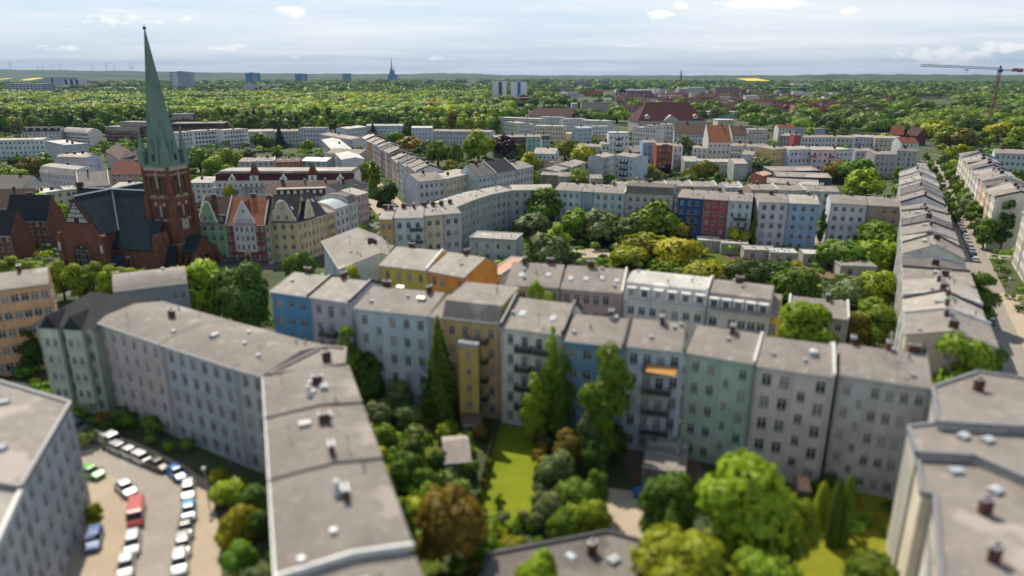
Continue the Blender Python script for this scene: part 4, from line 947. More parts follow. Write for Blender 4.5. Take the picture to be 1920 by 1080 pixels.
# red mansard building and the rows round it
g = E(404, 339, 664, 338, 13, 15, (.58, .56, .55), 'long building with a dark red mansard roof, small turrets and white dormer gables', roof='mans', rc='darkred', fl=4, bays=26, chim=0)
Lg = g['L']
tb = MB(); tb.box(1.2, Lg - 1.2, 1.7, 13.3, 15.75, 16.75); tb.build('flat_roof', FELT_L, g)
for f in (.28, .70):
    b = MB(); x = Lg * f; b.box(x - 1.7, x + 1.7, -.25, 3, 12.5, 15.2, 1); rr = [[(x + r * a, 1.4 + r * d, z) for a, d in ((-1, -1), (1, -1), (1, 1), (-1, 1))] for z, r in ((15.2, 1.9), (18.2, .9), (18.6, 1.0), (19.4, .9), (20.4, .2))]
    for i, (p, q) in enumerate(zip(rr, rr[1:])):
        for k in range(4): b.face([p[k], p[(k+1) % 4], q[(k+1) % 4], q[k]], 0 if i < 1 else 2)
    b.box(x - .5, x + .5, -.3, -.25, 13.2, 14.8, 3); b.build('turret', [TILE_R, M_WHITE, plain('weathered_copper', (.07, .10, .11), .6), M_GLASS], g)
for f in (.12, .49, .9):
    b = MB(); x = Lg * f; b.extrude_y([(x - 1.8, 13), (x + 1.8, 13), (x + 1.2, 14.3), (x + .7, 14.6), (x, 15.7), (x - .7, 14.6), (x - 1.2, 14.3)], -.2, 1.2); b.box(x - .35, x + .35, -.26, -.2, 13.4, 14.4, 1); b.build('dormer_gable', [M_WHITE, M_GLASS], g)
E(498, 371, 642, 366, 10.5, 12, (.5, .5, .52), 'white house with a long dark dormer storey before the red mansard building', roof='gable', rise=4.5, rc='brown', fl=3, bays=14, chim=3, ridge=.6)
o_ = MB(); gg = G(521, 366.5, 11); dbx = MB(); dbx.box(0, 20, .8, 4.5, 10.9, 13.2, 0); dbx.box(-.2, 20.2, .6, 4.7, 13.2, 13.45, 1)
for k in range(8): dbx.box(1.2 + k * 2.4, 2.3 + k * 2.4, .74, .8, 11.5, 12.8, 2)
for ob in bpy.data.objects:
    if ob.get('label') == 'white house with a long dark dormer storey before the red mansard building': dbx.build('dormer_storey', [plain('dark_cladding', (.03, .028, .035), .7), FELT_L, M_FRAME], ob).location = (4.2, 0, 0)
E(643, 366, 690, 352, 11, 10, (.48, .45, .46), 'house with a blue slate turret roof at the square corner', roof='gable', rise=3.5, rc='slate', fl=3, bays=4, chim=1)
for x1, y1, x2, y2, H_, c, lab, kw in [
    (352, 343, 398, 343, 10, (.53, .53, .55), 'white house with a flat pale roof just behind the green gabled house', dict(rc='pale', roof='mono', rise=1)),
    (399, 354, 452, 355, 10, (.5, .5, .53), 'white courtyard house with a roof terrace near the red mansard building', dict(roof='flat', rc='felt')), (453, 352, 497, 354, 10, (.54, .53, .53), 'plain white courtyard house behind the pointed gable', dict(rc='felt')),
    (447, 303, 480, 303, 11, (.46, .46, .5), 'grey house with a white firewall behind the red mansard roof', dict(para='r')), (481, 303, 515, 302, 11, (.48, .47, .52), 'lilac house with bright roof windows behind the red mansard roof', dict(sky=4, para='r')),
    (516, 304, 563, 303, 11.5, (.36, .1, .07), 'red facade house with white framed windows behind the red mansard roof', dict(sky=3, rc='brown')), (564, 302, 612, 303, 11, (.47, .48, .5), 'pale grey house with a glass roof strip behind the red mansard roof', dict(rc='metal')),
    (362, 247, 415, 244, 13, (.60, .61, .62), 'white apartment block with paired dark windows', dict(roof='flat', rc='pale', ww=1.8)), (418, 245.5, 464, 242, 13, (.62, .63, .65), 'white apartment block with a blue glass stair strip', dict(roof='flat', rc='pale', ww=1.8)),
    (330, 250, 360, 248, 13, (.56, .56, .57), 'white block end just past the church spire', dict(roof='flat', rc='light')), (465, 247, 512, 246, 12, (.45, .48, .5), 'grey apartment block behind the dark spruce', dict(rc='pale')), (513, 247, 560, 246, 12, (.40, .43, .41), 'grey green apartment block beside the dark spruce', {}),
    (561, 241, 610, 241, 14, (.42, .46, .52), 'tall blue grey apartment block at the park edge', dict(roof='flat')),
    (-30, 264, 82, 262, 13, (.48, .55, .58), 'pale blue apartment block at the park edge with scattered dark windows', dict(rc='pale', rise=.8)),
    (84, 265, 122, 273, 13, (.37, .41, .41), 'grey green windowless gable wall of a white roofed block', dict(roof='flat', rc='white', bays=0, fl=1)), (122.6, 273, 165, 270, 13, (.42, .41, .5), 'lilac firewall of a white roofed block', dict(roof='flat', rc='white', bays=0, fl=1)),
    (44, 247, 112, 246, 12, (.5, .44, .46), 'pale pink house row with dark blue mansard dormers', dict(roof='mans', rc='slate', dormers=5)), (116, 247, 166, 250, 11, (.58, .55, .53), 'white school building with a curved gable top', dict(roof='arc', rise=5, rc='light', ww=2)),
    (120, 294, 173, 290, 12, (.45, .42, .42), 'beige house with a white roof and dark roof boxes', dict(roof='flat', rc='white', chim=3)), (103, 304, 160, 306, 13, (.45, .48, .6), 'lavender blue house with a gambrel gable', dict(roof='mans', rc='pale', right=2)),
    (74, 322, 140, 330, 11, (.52, .49, .51), 'off white house with a rounded gable roof and a dark dormer', dict(roof='mans', rc='pale')), (198, 283, 225, 300, 10, (.5, .47, .49), 'small white house with a dark brown pitched roof and roof windows', dict(roof='gable', rise=4, rc='brown', sky=2)),
    (226, 300, 268, 299, 10, (.5, .46, .45), 'pale house near the spire with a brown pitched roof', dict(roof='gable', rise=4, rc='brown')), (205, 325, 268, 325, 9, (.4, .3, .28), 'house with a red brown tiled roof just beside the church tower', dict(roof='gable', rise=5, rc='red')),
    (-20, 352, 42, 354, 9, (.55, .54, .54), 'house with a dark grey gable roof and a white gable wall', dict(roof='gable', rise=4.5, rc='dark')), (64, 366, 120, 358, 11, (.55, .52, .42), 'cream house with a flat white roof and black roof boxes beyond the transept', dict(roof='flat', rc='white', chim=4)),
    (121, 358, 144, 356, 11, (.53, .5, .42), 'cream house corner with paired windows beyond the transept', dict(roof='flat', rc='pale', chim=0)), (146, 350, 206, 346, 10, (.47, .47, .48), 'house with a very broad grey hipped roof beyond the church ridge', dict(roof='gable', rise=5, rc='felt', para='lr')),
    (208, 352, 268, 352, 9.5, (.55, .54, .55), 'small white house with red framed windows beyond the church ridge', dict(rc='pale')), (-30, 385, 26, 385, 8, (.5, .42, .38), 'pale house with a salmon roof edge at the frame border beyond the parish houses', dict(rc='light', roof='mono', rise=1))]:
    E(x1, y1, x2, y2, H_, 11, c, lab, **{**dict(fl=4, chim=1, rise=1.2, far=y1 < 300), **kw})
MBK = brickm('office_brick', (.15, .062, .052), (.2, .13, .11))
for x1, y1, x2, y2, H_, D_, lab, kw in [(196, 238, 262, 239, 12, 14, 'dark brick office wing with a low front block beside the spire', {}), (224, 229, 279, 230, 16, 12, 'dark brick office wing with a glazed top storey beside the spire', {}), (322, 232, 421, 231, 15, 16, 'dark brick office block with a glazed top storey past the spire', {}), (322, 214.5, 362, 214, 21, 9, 'raised rear block of the dark brick offices past the spire', {})]:
    g = E(x1, y1, x2, y2, H_, D_, (.15, .06, .05), lab, name='office_block', cat='office', roof='flat', rc='felt', fl=4, bays=12, chim=0, mat=MBK, far=True, ww=1.5)
    bb = MB(); bb.box(.3, g['L'] - .3, -.12, -.04, H_ - 3.1, H_ - .5, 0); bb.build('glazed_band', [M_GLASS], g)
# ==PART4==
# ------------------------------------------------------------------ middle city beyond the courtyard row
MID = [
 # x1,y1,x2,y2,H,D,colour,label,kw
 (988, 257, 1014, 257, 15, 11, (.24, .42, .36), 'teal green apartment house with dark windows', {}),
 (1015, 262, 1031, 262, 12, 9, (.5, .5, .54), 'slim pale house with a dark gable dormer next to the teal house', dict(roof='mans', rc='dark')),
 (926, 258, 986, 257, 14, 10, (.15, .11, .11), 'dark brown house behind the dark purple green tree', {}),
 (1000, 237, 1057, 238, 14, 14, (.58, .49, .36), 'cream block with three rows of small square windows', dict(bays=11, roof='flat', rc='pale')),
 (1058, 251, 1141, 253, 7, 10, (.60, .49, .30), 'long low pale yellow wing with one row of small windows', dict(fl=1, bays=12, roof='mono', rise=.6, rc='pale')),
 (970, 234, 999, 234, 14, 12, (.47, .46, .55), 'pale lavender block beside the cream block', dict(roof='flat', rc='light')),
 (944, 229, 969, 232, 15, 12, (.45, .5, .4), 'pale block with green balconies at the wood edge', dict(roof='flat', rc='light')),
 (934, 221, 1010, 224, 15, 14, (.5, .49, .46), 'long pale hall with a light flat roof at the wood edge', dict(roof='flat', rc='pale')),
 (1012, 220, 1055, 221, 14, 12, (.48, .5, .5), 'white flat roofed block behind the cream block', dict(roof='flat', rc='light')),
 (1056, 224, 1100, 223, 13, 12, (.5, .52, .54), 'pale grey block in front of the chestnut red hall roof', dict(roof='flat', rc='light')),
 (1086, 226, 1140, 228, 13, 12, (.56, .57, .58), 'cluster of white terraces with pale roofs', dict(roof='flat', rc='white')),
 (1084, 241, 1110, 240, 13, 10, (.42, .48, .56), 'pale blue house with white frames near the white terraces', dict(rc='metal')),
 (1110, 238, 1140, 238, 13, 10, (.56, .55, .54), 'white house beside the pale blue house near the terraces', dict(roof='flat', rc='pale')),
 (1000, 288, 1042, 289, 13, 12, (.38, .46, .52), 'pale blue gabled house above the salmon cottage roof', dict(rise=2.4, rc='light')),
 (1012, 302, 1038, 304, 9, 10, (.56, .47, .36), 'cream cottage with a salmon roof below the pale blue gable', dict(rc='salmon', rise=1.8)),
 (1013, 328, 1046, 329, 8, 10, (.3, .23, .19), 'low brown house with a flat grey roof beside the bright lime tree', dict(fl=2, roof='mono', rise=.8)),
 (1047, 331, 1072, 331, 8, 9, (.33, .33, .33), 'low dark house between the bright lime tree and the rounded tree', dict(fl=2)),
 (1042, 322, 1070, 314, 9, 10, (.32, .32, .33), 'first of the stepped dark felt roof houses', dict(fl=3)),
 (1071, 314, 1098, 304, 9.5, 10, (.36, .36, .37), 'upper stepped dark felt roof house with a white edge', dict(fl=3)),
 (1108, 335, 1130, 335, 8, 9, (.36, .30, .27), 'low felt roofed house at the foot of the broad dark tree', dict(fl=2)),
 (1080, 274, 1127, 276, 12, 10, (.47, .44, .42), 'grey house with two dark chimneys near the mint house', dict(chim=2)),
 (1128, 271, 1144, 271, 14, 10, (.38, .52, .40), 'mint green house beside the white corner block', dict(bays=2)),
 (1142, 250, 1180, 250, 17, 12, (.58, .59, .64), 'white corner block with dark balcony bands', dict(balc=[(.5, k, 4.0) for k in (1, 2, 3)], bstyle='dark', roof='flat', rc='white', right=4)),
 (1186, 239, 1230, 242, 14, 12, (.62, .58, .57), 'white curved apartment house with many small windows', dict(bays=9, roof='flat', rc='pale')),
 (1231, 237, 1242, 236, 16, 12, (.6, .56, .42), 'pale yellow corner house beside the curved white house', dict(bays=2, roof='flat', rc='light')),
 (1243, 234, 1263, 234, 16, 11, (.47, .47, .48), 'grey block with a tall dark glazed stair beside the brown roof', dict(roof='flat', rc='light')),
 (1264, 250, 1333, 251, 13, 13, (.5, .5, .53), 'long pale house under a brown tiled roof with dormers', dict(roof='gable', rise=7, rc='brown', bays=12)),
 (1328, 265, 1372, 265, 16, 13, (.57, .53, .47), 'white house with a tall orange brown gable roof and white firewalls', dict(roof='gable', rise=9, rc='orange', para='lr', fl=4, bays=5)),
 (1373, 254, 1402, 254, 13, 12, (.55, .5, .48), 'pale pink house under a brown roof beside the orange gable roof', dict(roof='gable', rise=6, rc='brown')),
 (1403, 244, 1440, 244, 15, 13, (.46, .43, .41), 'beige block with a tall brown glazed stair', dict(roof='flat', rc='felt')),
 (1206, 268, 1231, 268, 16, 11, (.26, .38, .56), 'clear blue house beside the red brick house', {}),
 (1232, 273, 1262, 273, 16, 11, (.30, .09, .06), 'red brick house with balconies behind the copper shrub', dict(balc=[(.5, k, 3.6) for k in (1, 2, 3, 4)], bstyle='dark', rise=.8)),
 (1263, 275, 1281, 275, 14, 10, (.52, .53, .57), 'white slim house beside the red brick house', {}),
 (1298, 278, 1327, 279, 12, 10, (.56, .54, .5), 'white house with arched windows behind the bare green tree', {}),
 (1154, 291, 1189, 296, 14, 10, (.42, .49, .56), 'pale blue house with glazed dark balconies', dict(balc=[(.5, k, 5) for k in (1, 2, 3)], bstyle='dark')),
 (1132, 296, 1153, 291, 13, 9, (.4, .42, .44), 'grey house with stepped light roofs by the glazed balconies', dict(rc='light')),
 (1186, 285, 1208, 284, 10, 10, (.55, .47, .34), 'cream house with a green grey gable roof', dict(rise=3, roof='gable')),
 (1284, 303, 1311, 303, 7, 14, (.40, .41, .41), 'grey gabled workshop beside the golden willow', dict(fl=1, bays=0, roof='gable', rise=2, rc='pale', name='workshop', cat='workshop')),
 (1312, 304, 1376, 304, 8, 9, (.46, .47, .47), 'long pale workshop behind the golden willow', dict(fl=2, bays=8, roof='mono', rise=.6, rc='pale', name='workshop', cat='workshop')),
 (1377, 307, 1402, 307, 9, 12, (.38, .42, .40), 'grey green windowless workshop with a gable roof', dict(fl=1, bays=0, roof='gable', rise=1.8, rc='pale', name='workshop', cat='workshop')),
 (1369, 274, 1393, 275, 15, 12, (.42, .40, .4), 'terraced grey house with three stacked loggias', dict(balc=[(.5, k, 6) for k in (1, 2, 3)], bstyle='white', fl=4)),
 (1396, 276, 1444, 275, 14, 11, (.40, .45, .55), 'pale blue grey house beside the terraced grey house', {}),
 (1391, 290, 1414, 291, 12, 12, (.45, .44, .49), 'lilac windowless gable end by the terraced grey house', dict(bays=0, fl=1, roof='gable', rise=1.6)),
 (1448, 281, 1480, 279, 15, 11, (.56, .42, .18), 'mustard yellow house with a dark loft window band', dict(roof='mono', rise=.5)),
 (1481, 281, 1522, 280, 15, 11, (.50, .51, .62), 'lavender white house next to the mustard yellow house', dict(rc='pale')),
 (1523, 281, 1565, 282, 15, 11, (.58, .5, .54), 'rosy white house with red balconies', dict(balc=[(.9, k, 2.8) for k in (1, 2, 3)] + [(.12, 3, 2.2)], bstyle='red', rc='pale')),
 (1566, 282, 1600, 281, 15, 11, (.5, .54, .58), 'white modern house with a light green rooftop', dict(balc=[(.3, k, 4) for k in (1, 2, 3)], bstyle='white', roof='flat', rc='green')),
 (1490, 302, 1538, 302, 8, 9, (.40, .39, .46), 'lilac grey low house with a bright roof in the yards', dict(fl=2, rc='white')),
 (1446, 321, 1538, 320, 6, 10, (.10, .10, .14), 'rear pavilion with dark glazing and an overhanging grey roof', dict(fl=1, bays=12, roof='mono', rise=1, name='pavilion', cat='pavilion')),
 (1455, 331, 1560, 334, 6, 10, (.09, .09, .13), 'middle pavilion with dark glazing and a long grey roof', dict(fl=1, bays=14, roof='mono', rise=1, name='pavilion', cat='pavilion')),
 (1437, 343, 1536, 348, 6, 10, (.10, .10, .13), 'front pavilion with dark glazing and a stepped grey roof', dict(fl=1, bays=12, roof='mono', rise=1, name='pavilion', cat='pavilion')),
 (1429, 330, 1447, 326, 7, 6, (.5, .16, .1), 'small coral red annex beside the pavilions', dict(fl=2, rc='salmon', name='annex', cat='annex')),
 (1462, 254, 1489, 256, 14, 12, (.30, .28, .29), 'dark grey flat block beside the red stair tower', dict(rc='felt')),
 (1490, 253.5, 1501, 253.5, 16, 8, (.34, .07, .07), 'dark red stair tower between grey and white blocks', dict(bays=1, roof='flat', name='stair_tower', cat='stair tower')),
 (1502, 258, 1568, 258, 13, 11, (.52, .54, .6), 'long white block beside the dark red stair tower', dict(rc='felt', bays=10)),
 (1569, 258, 1602, 259, 13, 11, (.44, .43, .42), 'grey block past the long white block', dict(rc='felt')),
 (1603, 257, 1640, 258, 13, 11, (.48, .5, .54), 'pale block with a dark balcony in the far row', dict(rc='light')),
 (1641, 259, 1690, 260, 13, 11, (.45, .42, .36), 'stone coloured block behind the bright green crown', dict(rc='light')),
 (1460, 240, 1492, 240, 12, 10, (.62, .58, .52), 'white house with red awnings on the roof', dict(rc='red', roof='gable', rise=2.4)),
 (1493, 240, 1525, 243, 9, 14, (.3, .34, .4), 'dark blue grey hall beside the red awnings', dict(roof='flat', rc='dark')),
 (1605, 284, 1640, 284, 13, 10, (.42, .38, .42), 'mauve house behind the yellow tipped tree', {}),
 (1641, 290, 1681, 290, 13, 10, (.36, .33, .34), 'taupe house with a long grey roof before the avenue', dict(rc='felt')),
 (1682, 283, 1722, 285, 12, 10, (.38, .40, .42), 'grey house with a roof line meeting the avenue', dict(rc='dark')),
 (1690, 268, 1723, 268, 12, 11, (.5, .54, .52), 'pale mint house with a pointed gable at the avenue', dict(roof='gable', rise=3, rc='red')),
 (1668, 252, 1694, 253, 8, 12, (.26, .11, .09), 'gabled red brick school wing with a stepped gable', dict(roof='gable', rise=6, rc='red', mat=MBK)),
 (1695, 253, 1720, 255, 7.5, 12, (.26, .11, .09), 'second gabled red brick school wing nearer the avenue', dict(roof='gable', rise=6, rc='darkred', mat=MBK)),
 (1360, 352, 1393, 352, 12, 10, (.36, .44, .45), 'teal grey house with roof windows just beyond the far courtyard row', dict(sky=2, para='r', rc='light')),
 (1409, 356, 1459, 356, 12, 10, (.38, .30, .26), 'brown grey house just beyond the far courtyard row', dict(para='r')),
 (1460, 357, 1511, 357, 12, 10, (.40, .47, .42), 'pale mint house just beyond the far courtyard row', dict(para='r', sky=1)),
 (1512, 358, 1574, 360, 12, 10, (.42, .46, .42), 'sage house with a white chimney just beyond the far courtyard row', dict(chcol='white')),
 (1160, 350, 1216, 349, 12, 10, (.43, .38, .36), 'beige roofed house with many skylights beyond the far courtyard row', dict(sky=5)),
 (1217, 350, 1252, 350, 12, 10, (.40, .38, .37), 'plain felt roofed house beyond the far courtyard row', dict(para='r')),
 (1253, 349, 1299, 349, 12, 10, (.42, .38, .36), 'grey house with a white coping beyond the far courtyard row', dict(para='r')),
 (1300, 350, 1345, 350, 12, 10, (.45, .43, .38), 'cream house with five small windows beyond the far courtyard row', dict(para='r')),
]
for x1, y1, x2, y2, H_, D_, c, lab, kw in MID:
    kw = dict(kw); far = y1 < 300
    E(x1, y1, x2, y2, H_, D_, c, lab, **{**dict(fl=4 if H_ > 9 else 2, chim=1 if H_ > 9 else 0, rise=1.1, far=far), **kw})
# large halls with hipped roofs
g = hip(1197, 228, 1322, 227, 13, 34, (.4, .36, .33), 17, 12, TILE_DR, 'large hall with a huge dark red hipped roof and a front gable', bays=14)
b = MB(); L = g['L']; b.extrude_y([(L * .36, 13.4), (L * .6, 13.4), (L * .48, 19)], -1, 10); b.build('front_gable', [plaster((.42, .4, .38))], g)
for f in (.14, .86): b = MB(); b.box(L * f - 2.2, L * f + 2.2, 1, 6, 13.5, 18); b.extrude_y([(L * f - 2.4, 18), (L * f + 2.4, 18), (L * f, 19.4)], .8, 8); b.build('dormer', [plaster((.45, .42, .4))], g)
hip(992, 217, 1084, 217, 9, 26, (.42, .36, .33), 8, 8, TILE_DR, 'low hall with a wide chestnut red hipped roof behind the pale blocks')
# ------------------------------------------------------------------ far blocks given by base line
M_GRID = {}
def tower_mat(col, win, sx, sz, key, horizontal=False):
    if key in MATS: return MATS[key]
    m, t, b = new_mat(key); tc = mnode(t, 'ShaderNodeTexCoord'); mp = mnode(t, 'ShaderNodeMapping'); mp.inputs['Rotation'].default_value = (R(90), 0, 0)
    t.links.new(tc.outputs['Object'], mp.inputs[0])
    br = mnode(t, 'ShaderNodeTexBrick'); br.offset = 0; br.inputs['Color1'].default_value = win + (1,); br.inputs['Color2'].default_value = dk(win, 1.6) + (1,); br.inputs['Mortar'].default_value = col + (1,)
    br.inputs['Scale'].default_value = 1; br.inputs['Mortar Size'].default_value = .75; br.inputs['Brick Width'].default_value = sx; br.inputs['Row Height'].default_value = sz; br.inputs['Mortar Smooth'].default_value = .0
    t.links.new(mp.outputs[0], br.inputs['Vector']); t.links.new(br.outputs[0], b.inputs['Base Color']); b.inputs['Roughness'].default_value = .6
    return m
def block(x1, x2, yt, yb, D, col, label, roofc='light', name='building', cat='building', win=None, group=None, rot=0, extra=None, sx=3.2, sz=3.0):
    A = G(x1, yb); B = G(x2, yb); Y = (A.y + B.y) / 2; H = CAMH - Y * slope(yt); L = (B - A).length
    g = empty(name, (A.x, A.y, 0), rot); tag(g, label, cat, group)
    wb = MB(); wb.box(0, L, 0, D, 0, H)
    m = tower_mat(col, win, sx, sz, 'facade_%.2f_%.2f_%.2f_%.2f' % (*col, win[0])) if win else plaster(col)
    wb.build('wall', m, g)
    rb = MB(); rb.box(-.3, L + .3, -.3, D + .3, H, H + .8); rb.build('roof', ROOFS[roofc], g)
    if extra: extra(g, L, D, H)
    return g
WN = (.06, .07, .09)
def strip(f0, f1, col, key):
    def f(g, L, D, H):
        b = MB(); b.box(L * f0, L * f1, -.25, -.01, 1, H - 1); b.build('facade_strip', plain(key, col, .4), g)
        b = MB(); b.box(L * .3, L * .6, D * .3, D * .7, H + .8, H + 4); b.build('roof_housing', M_METAL, g)
    return f
block(923, 950, 152.5, 185, 16, (.78, .8, .82), 'white slab tower with a dark glazed strip above the wood', 'light', 'tower_block', 'tower block', WN, extra=strip(.45, .68, (.05, .06, .09), 'dark_glazing'))
block(958, 988, 153.5, 186, 16, (.74, .77, .82), 'white slab tower with a bright blue strip above the wood', 'light', 'tower_block', 'tower block', (.4, .42, .46), extra=strip(.4, .6, (.02, .16, .42), 'blue_cladding'))
block(323, 361, 135.5, 171, 30, (.30, .34, .40), 'broad grey tower block on the horizon past the spire', 'dark', 'tower_block', 'tower block', (.12, .15, .2), extra=strip(.1, .35, (.55, .56, .58), 'pale_cladding'))
block(462, 485, 137, 160, 40, (.07, .20, .34), 'blue tower block on the horizon', 'dark', 'tower_block', 'tower block', extra=strip(.6, .98, (.24, .3, .36), 'grey_blue_cladding'))
block(554, 574, 138.5, 157, 40, (.09, .18, .36), 'smaller blue tower block on the horizon beside the blue one', 'dark', 'tower_block', 'tower block', extra=strip(.55, .98, (.2, .26, .34), 'slate_cladding'))
block(643, 657, 138, 157, 36, (.14, .25, .36), 'slim blue grey tower block on the horizon', 'dark', 'tower_block', 'tower block')
def mast(g, L, D, H):
    b = MB(); b.box(L * .2, L * .72, 4, D - 4, H + .8, H + 24); b.box(L * .3, L * .5, 8, D - 8, H + 24, H + 36); b.build('upper_storeys', plaster((.12, .2, .28)), g)
    b = MB(); b.tube([(L * .42, D / 2, H + 36), (L * .42, D / 2, H + 100)], [4, 1.2], 6); b.tube([(L * .68, D / 2, H + 20), (L * .68, D / 2, H + 55)], [2, 1], 6); b.build('antenna', M_DARKMETAL, g)
block(728, 744, 140, 157.5, 40, (.12, .22, .32), 'stepped blue grey silo tower with antenna masts on the horizon', 'dark', 'silo_tower', 'silo', extra=mast)
block(12, 86, 157, 184, 40, (.56, .58, .62), 'white banded office block above the park trees', 'light', 'office_block', 'office', (.03, .05, .09), sx=9, sz=4.2)
block(86, 120, 146, 170, 40, (.45, .5, .58), 'white hotel tower with dark vertical strips', 'dark', 'hotel', 'hotel', WN, extra=strip(.4, .5, (.03, .04, .07), 'dark_strip'))
block(121, 153, 149, 171, 40, (.5, .54, .58), 'lower hotel wing with three dark vertical strips', 'light', 'hotel', 'hotel', extra=lambda g, L, D, H: [strip(a, a + .17, (.03, .04, .07), 'dark_strip')(g, L, D, H) for a in (.1, .42, .74)])
block(154, 176, 152, 165, 40, (.24, .13, .13), 'dull red house block beside the hotel', 'light', win=(.3, .22, .2))
block(176, 186, 152, 164, 40, (.5, .42, .3), 'sand coloured block beside the dull red one')
block(186, 255, 164.5, 172, 60, (.5, .55, .62), 'long low pale blue hall above the park', 'white', 'hall', 'hall')
block(362, 402, 160.5, 168, 60, (.4, .42, .45), 'low hall with a bright white roof past the grey tower', 'white', 'hall', 'hall')
block(403, 420, 161.5, 167, 50, (.4, .42, .45), 'small hall with a bright white roof past the grey tower', 'white', 'hall', 'hall')
block(458, 512, 159.5, 172, 30, (.6, .6, .66), 'white three storey block with dark window bands above the park', 'light', win=(.12, .13, .17), sx=6, sz=4)
block(512, 528, 158, 170, 30, (.52, .53, .6), 'white windowless block end above the park', 'light')
block(536, 560, 165, 172, 40, (.5, .5, .52), 'small pale hall above the park', 'white', 'hall', 'hall')
block(918, 1000, 184, 193, 30, (.16, .05, .05), 'low brick building at the foot of the white slab towers', 'dark')
FARB = [(1096, 1131, 170.5, 181, (.42, .10, .06), 'orange red hall in the far town', 'red'), (1045, 1080, 175, 179, (.5, .52, .55), 'low white hall in the far town', 'white'), (1042, 1076, 161, 170, (.28, .25, .26), 'wide brown grey apartment block before the horizon wood', 'felt'), (1077, 1103, 152.5, 166, (.24, .24, .30), 'dark grey apartment block before the horizon wood', 'light'),
 (1120, 1142, 152, 164, (.14, .2, .22), 'dark green grey apartment block before the horizon wood', 'light'), (1155, 1225, 168.5, 175, (.55, .53, .54), 'long white factory hall in the far town', 'white'), (1176, 1222, 171, 183, (.14, .12, .18), 'dark factory block in the far town', 'dark'), (1224, 1238, 167, 181, (.6, .62, .68), 'tall white block end in the far town', 'white'),
 (1239, 1248, 168, 181, (.42, .38, .4), 'grey block beside the tall white block end', 'light'), (1249, 1262, 169, 182, (.48, .34, .3), 'pinkish block in the far town', 'felt'), (1250, 1272, 166, 170, (.55, .22, .14), 'orange roofed block in the far town', 'salmon'), (1248, 1271, 172.5, 180, (.58, .52, .5), 'white house below the orange roofed block', 'pale'), (1272, 1287, 167, 180, (.28, .3, .36), 'dark block beside the orange roofed block', 'light'),
 (1287, 1322, 164.5, 178, (.44, .46, .44), 'pale stepped town hall with light terraces', 'white'), (1341, 1385, 164, 178, (.26, .15, .14), 'broad brick hall with stepped roofs', 'brown'), (1395, 1424, 165, 176, (.22, .13, .14), 'smaller brick hall beside the broad brick hall', 'brown'), (1425, 1512, 164.8, 173, (.06, .06, .10), 'very long dark hall with a thin pale roof', 'light'),
 (1487, 1520, 157, 167, (.6, .66, .74), 'white stepped factory behind the long dark hall', 'white'), (1191, 1274, 146.5, 153, (.2, .24, .32), 'long grey slab blocks before the horizon', 'felt'), (1327, 1383, 190, 201, (.4, .36, .36), 'pale blue grey hospital wing among the brown roofs', 'metal'), (1328, 1386, 211, 222, (.34, .38, .44), 'flat grey blue building behind the huge hipped roof', 'light'),
 (1345, 1375, 226, 238, (.6, .57, .5), 'white two storey house row past the huge hipped roof', 'white'), (1090, 1146, 193.5, 212, (.36, .33, .3), 'long grey barracks block with a brown tiled roof', 'brown'), (1349, 1377, 184, 190, (.4, .26, .22), 'house with a pale tiled roof among the suburb roofs', 'salmon'), (1625, 1655, 152.5, 158, (.45, .5, .56), 'distant white factory strip before the horizon wood', 'light'),
 (1600, 1640, 168, 172, (.3, .33, .35), 'distant long shed beyond the round trees', 'light'), (1763, 1832, 231, 241, (.34, .36, .4), 'flat building with building materials stacked on its roof', 'pale'), (1835, 1900, 233, 246, (.36, .36, .37), 'low grey shell building at the crane', 'pale'), (1880, 1925, 222, 236, (.3, .22, .2), 'gabled brown building beyond the crane', 'brown')]
for x1, x2, yt, yb, c, lab, rc in FARB:
    dd = 18 if yb > 180 else 40
    block(x1, x2, yt, yb, dd, c, lab, rc, win=(dk(c, .45) if yb - yt > 7 else None), sx=3.6, sz=3.4)
rngs = random.Random(5)
rb_ = random.Random(12); TB_ = []
while len(TB_) < 46:
    x = rb_.uniform(1040, 1560) if rb_.random() < .8 else rb_.uniform(300, 900); y = rb_.uniform(170, 211) if x > 1000 else rb_.uniform(158, 168)
    if 1170 < x < 1340 and y > 200: continue
    if any(abs(x - a) < 30 and abs(y - b_) < 3.2 for a, b_ in TB_): continue
    TB_.append((x, y)); w = rb_.uniform(10, 24) * (1 if y > 180 else .8); Yb = G(x, y).y; hh = rb_.uniform(10, 15) if x > 1000 else rb_.uniform(14, 22)
    c = rb_.choice([(.6, .58, .55), (.62, .62, .64), (.55, .48, .38), (.5, .5, .52), (.45, .25, .18), (.6, .55, .45)])
    lo_y, hi_y = y - 30, y
    for _ in range(30):
        mid = (lo_y + hi_y) / 2
        if CAMH - Yb * slope(mid) > hh: lo_y = mid
        else: hi_y = mid
    block(x, x + w, hi_y, y, rb_.uniform(12, 18), c, 'pale town block scattered among the trees and brown roofs of the far town', rb_.choice(['white', 'pale', 'light', 'red', 'brown']), win=(dk(c, .4) if y > 172 else None), group='blocks scattered through the far town', sx=3.4, sz=3.2)
M_SUB = [plaster((.35, .27, .23)), plaster((.42, .36, .32)), plaster((.28, .15, .12))]
SUBM = []
for rc in (TILE_B, TILE_R, TILE_B, TILE_DR):
    for wm_ in M_SUB[:2] + [M_SUB[2]]:
        b = MB(); b.box(0, 14, 0, 9, 0, 5.5, 0); b.extrude_x([(-.5, 5.2), (9.5, 5.2), (4.5, 10.2)], -.4, 14.4, 1); b.box(6, 7, 3.6, 4.4, 8.5, 11, 0)
        for x in (1.5, 4.5, 8.5, 11.5):
            for z in (1, 3.4): b.box(x - .5, x + .5, -.05, -.01, z, z + 1.3, 2)
        SUBM.append(b.mesh('suburban_house', [wm_, rc, M_GLASS]))
subs = []
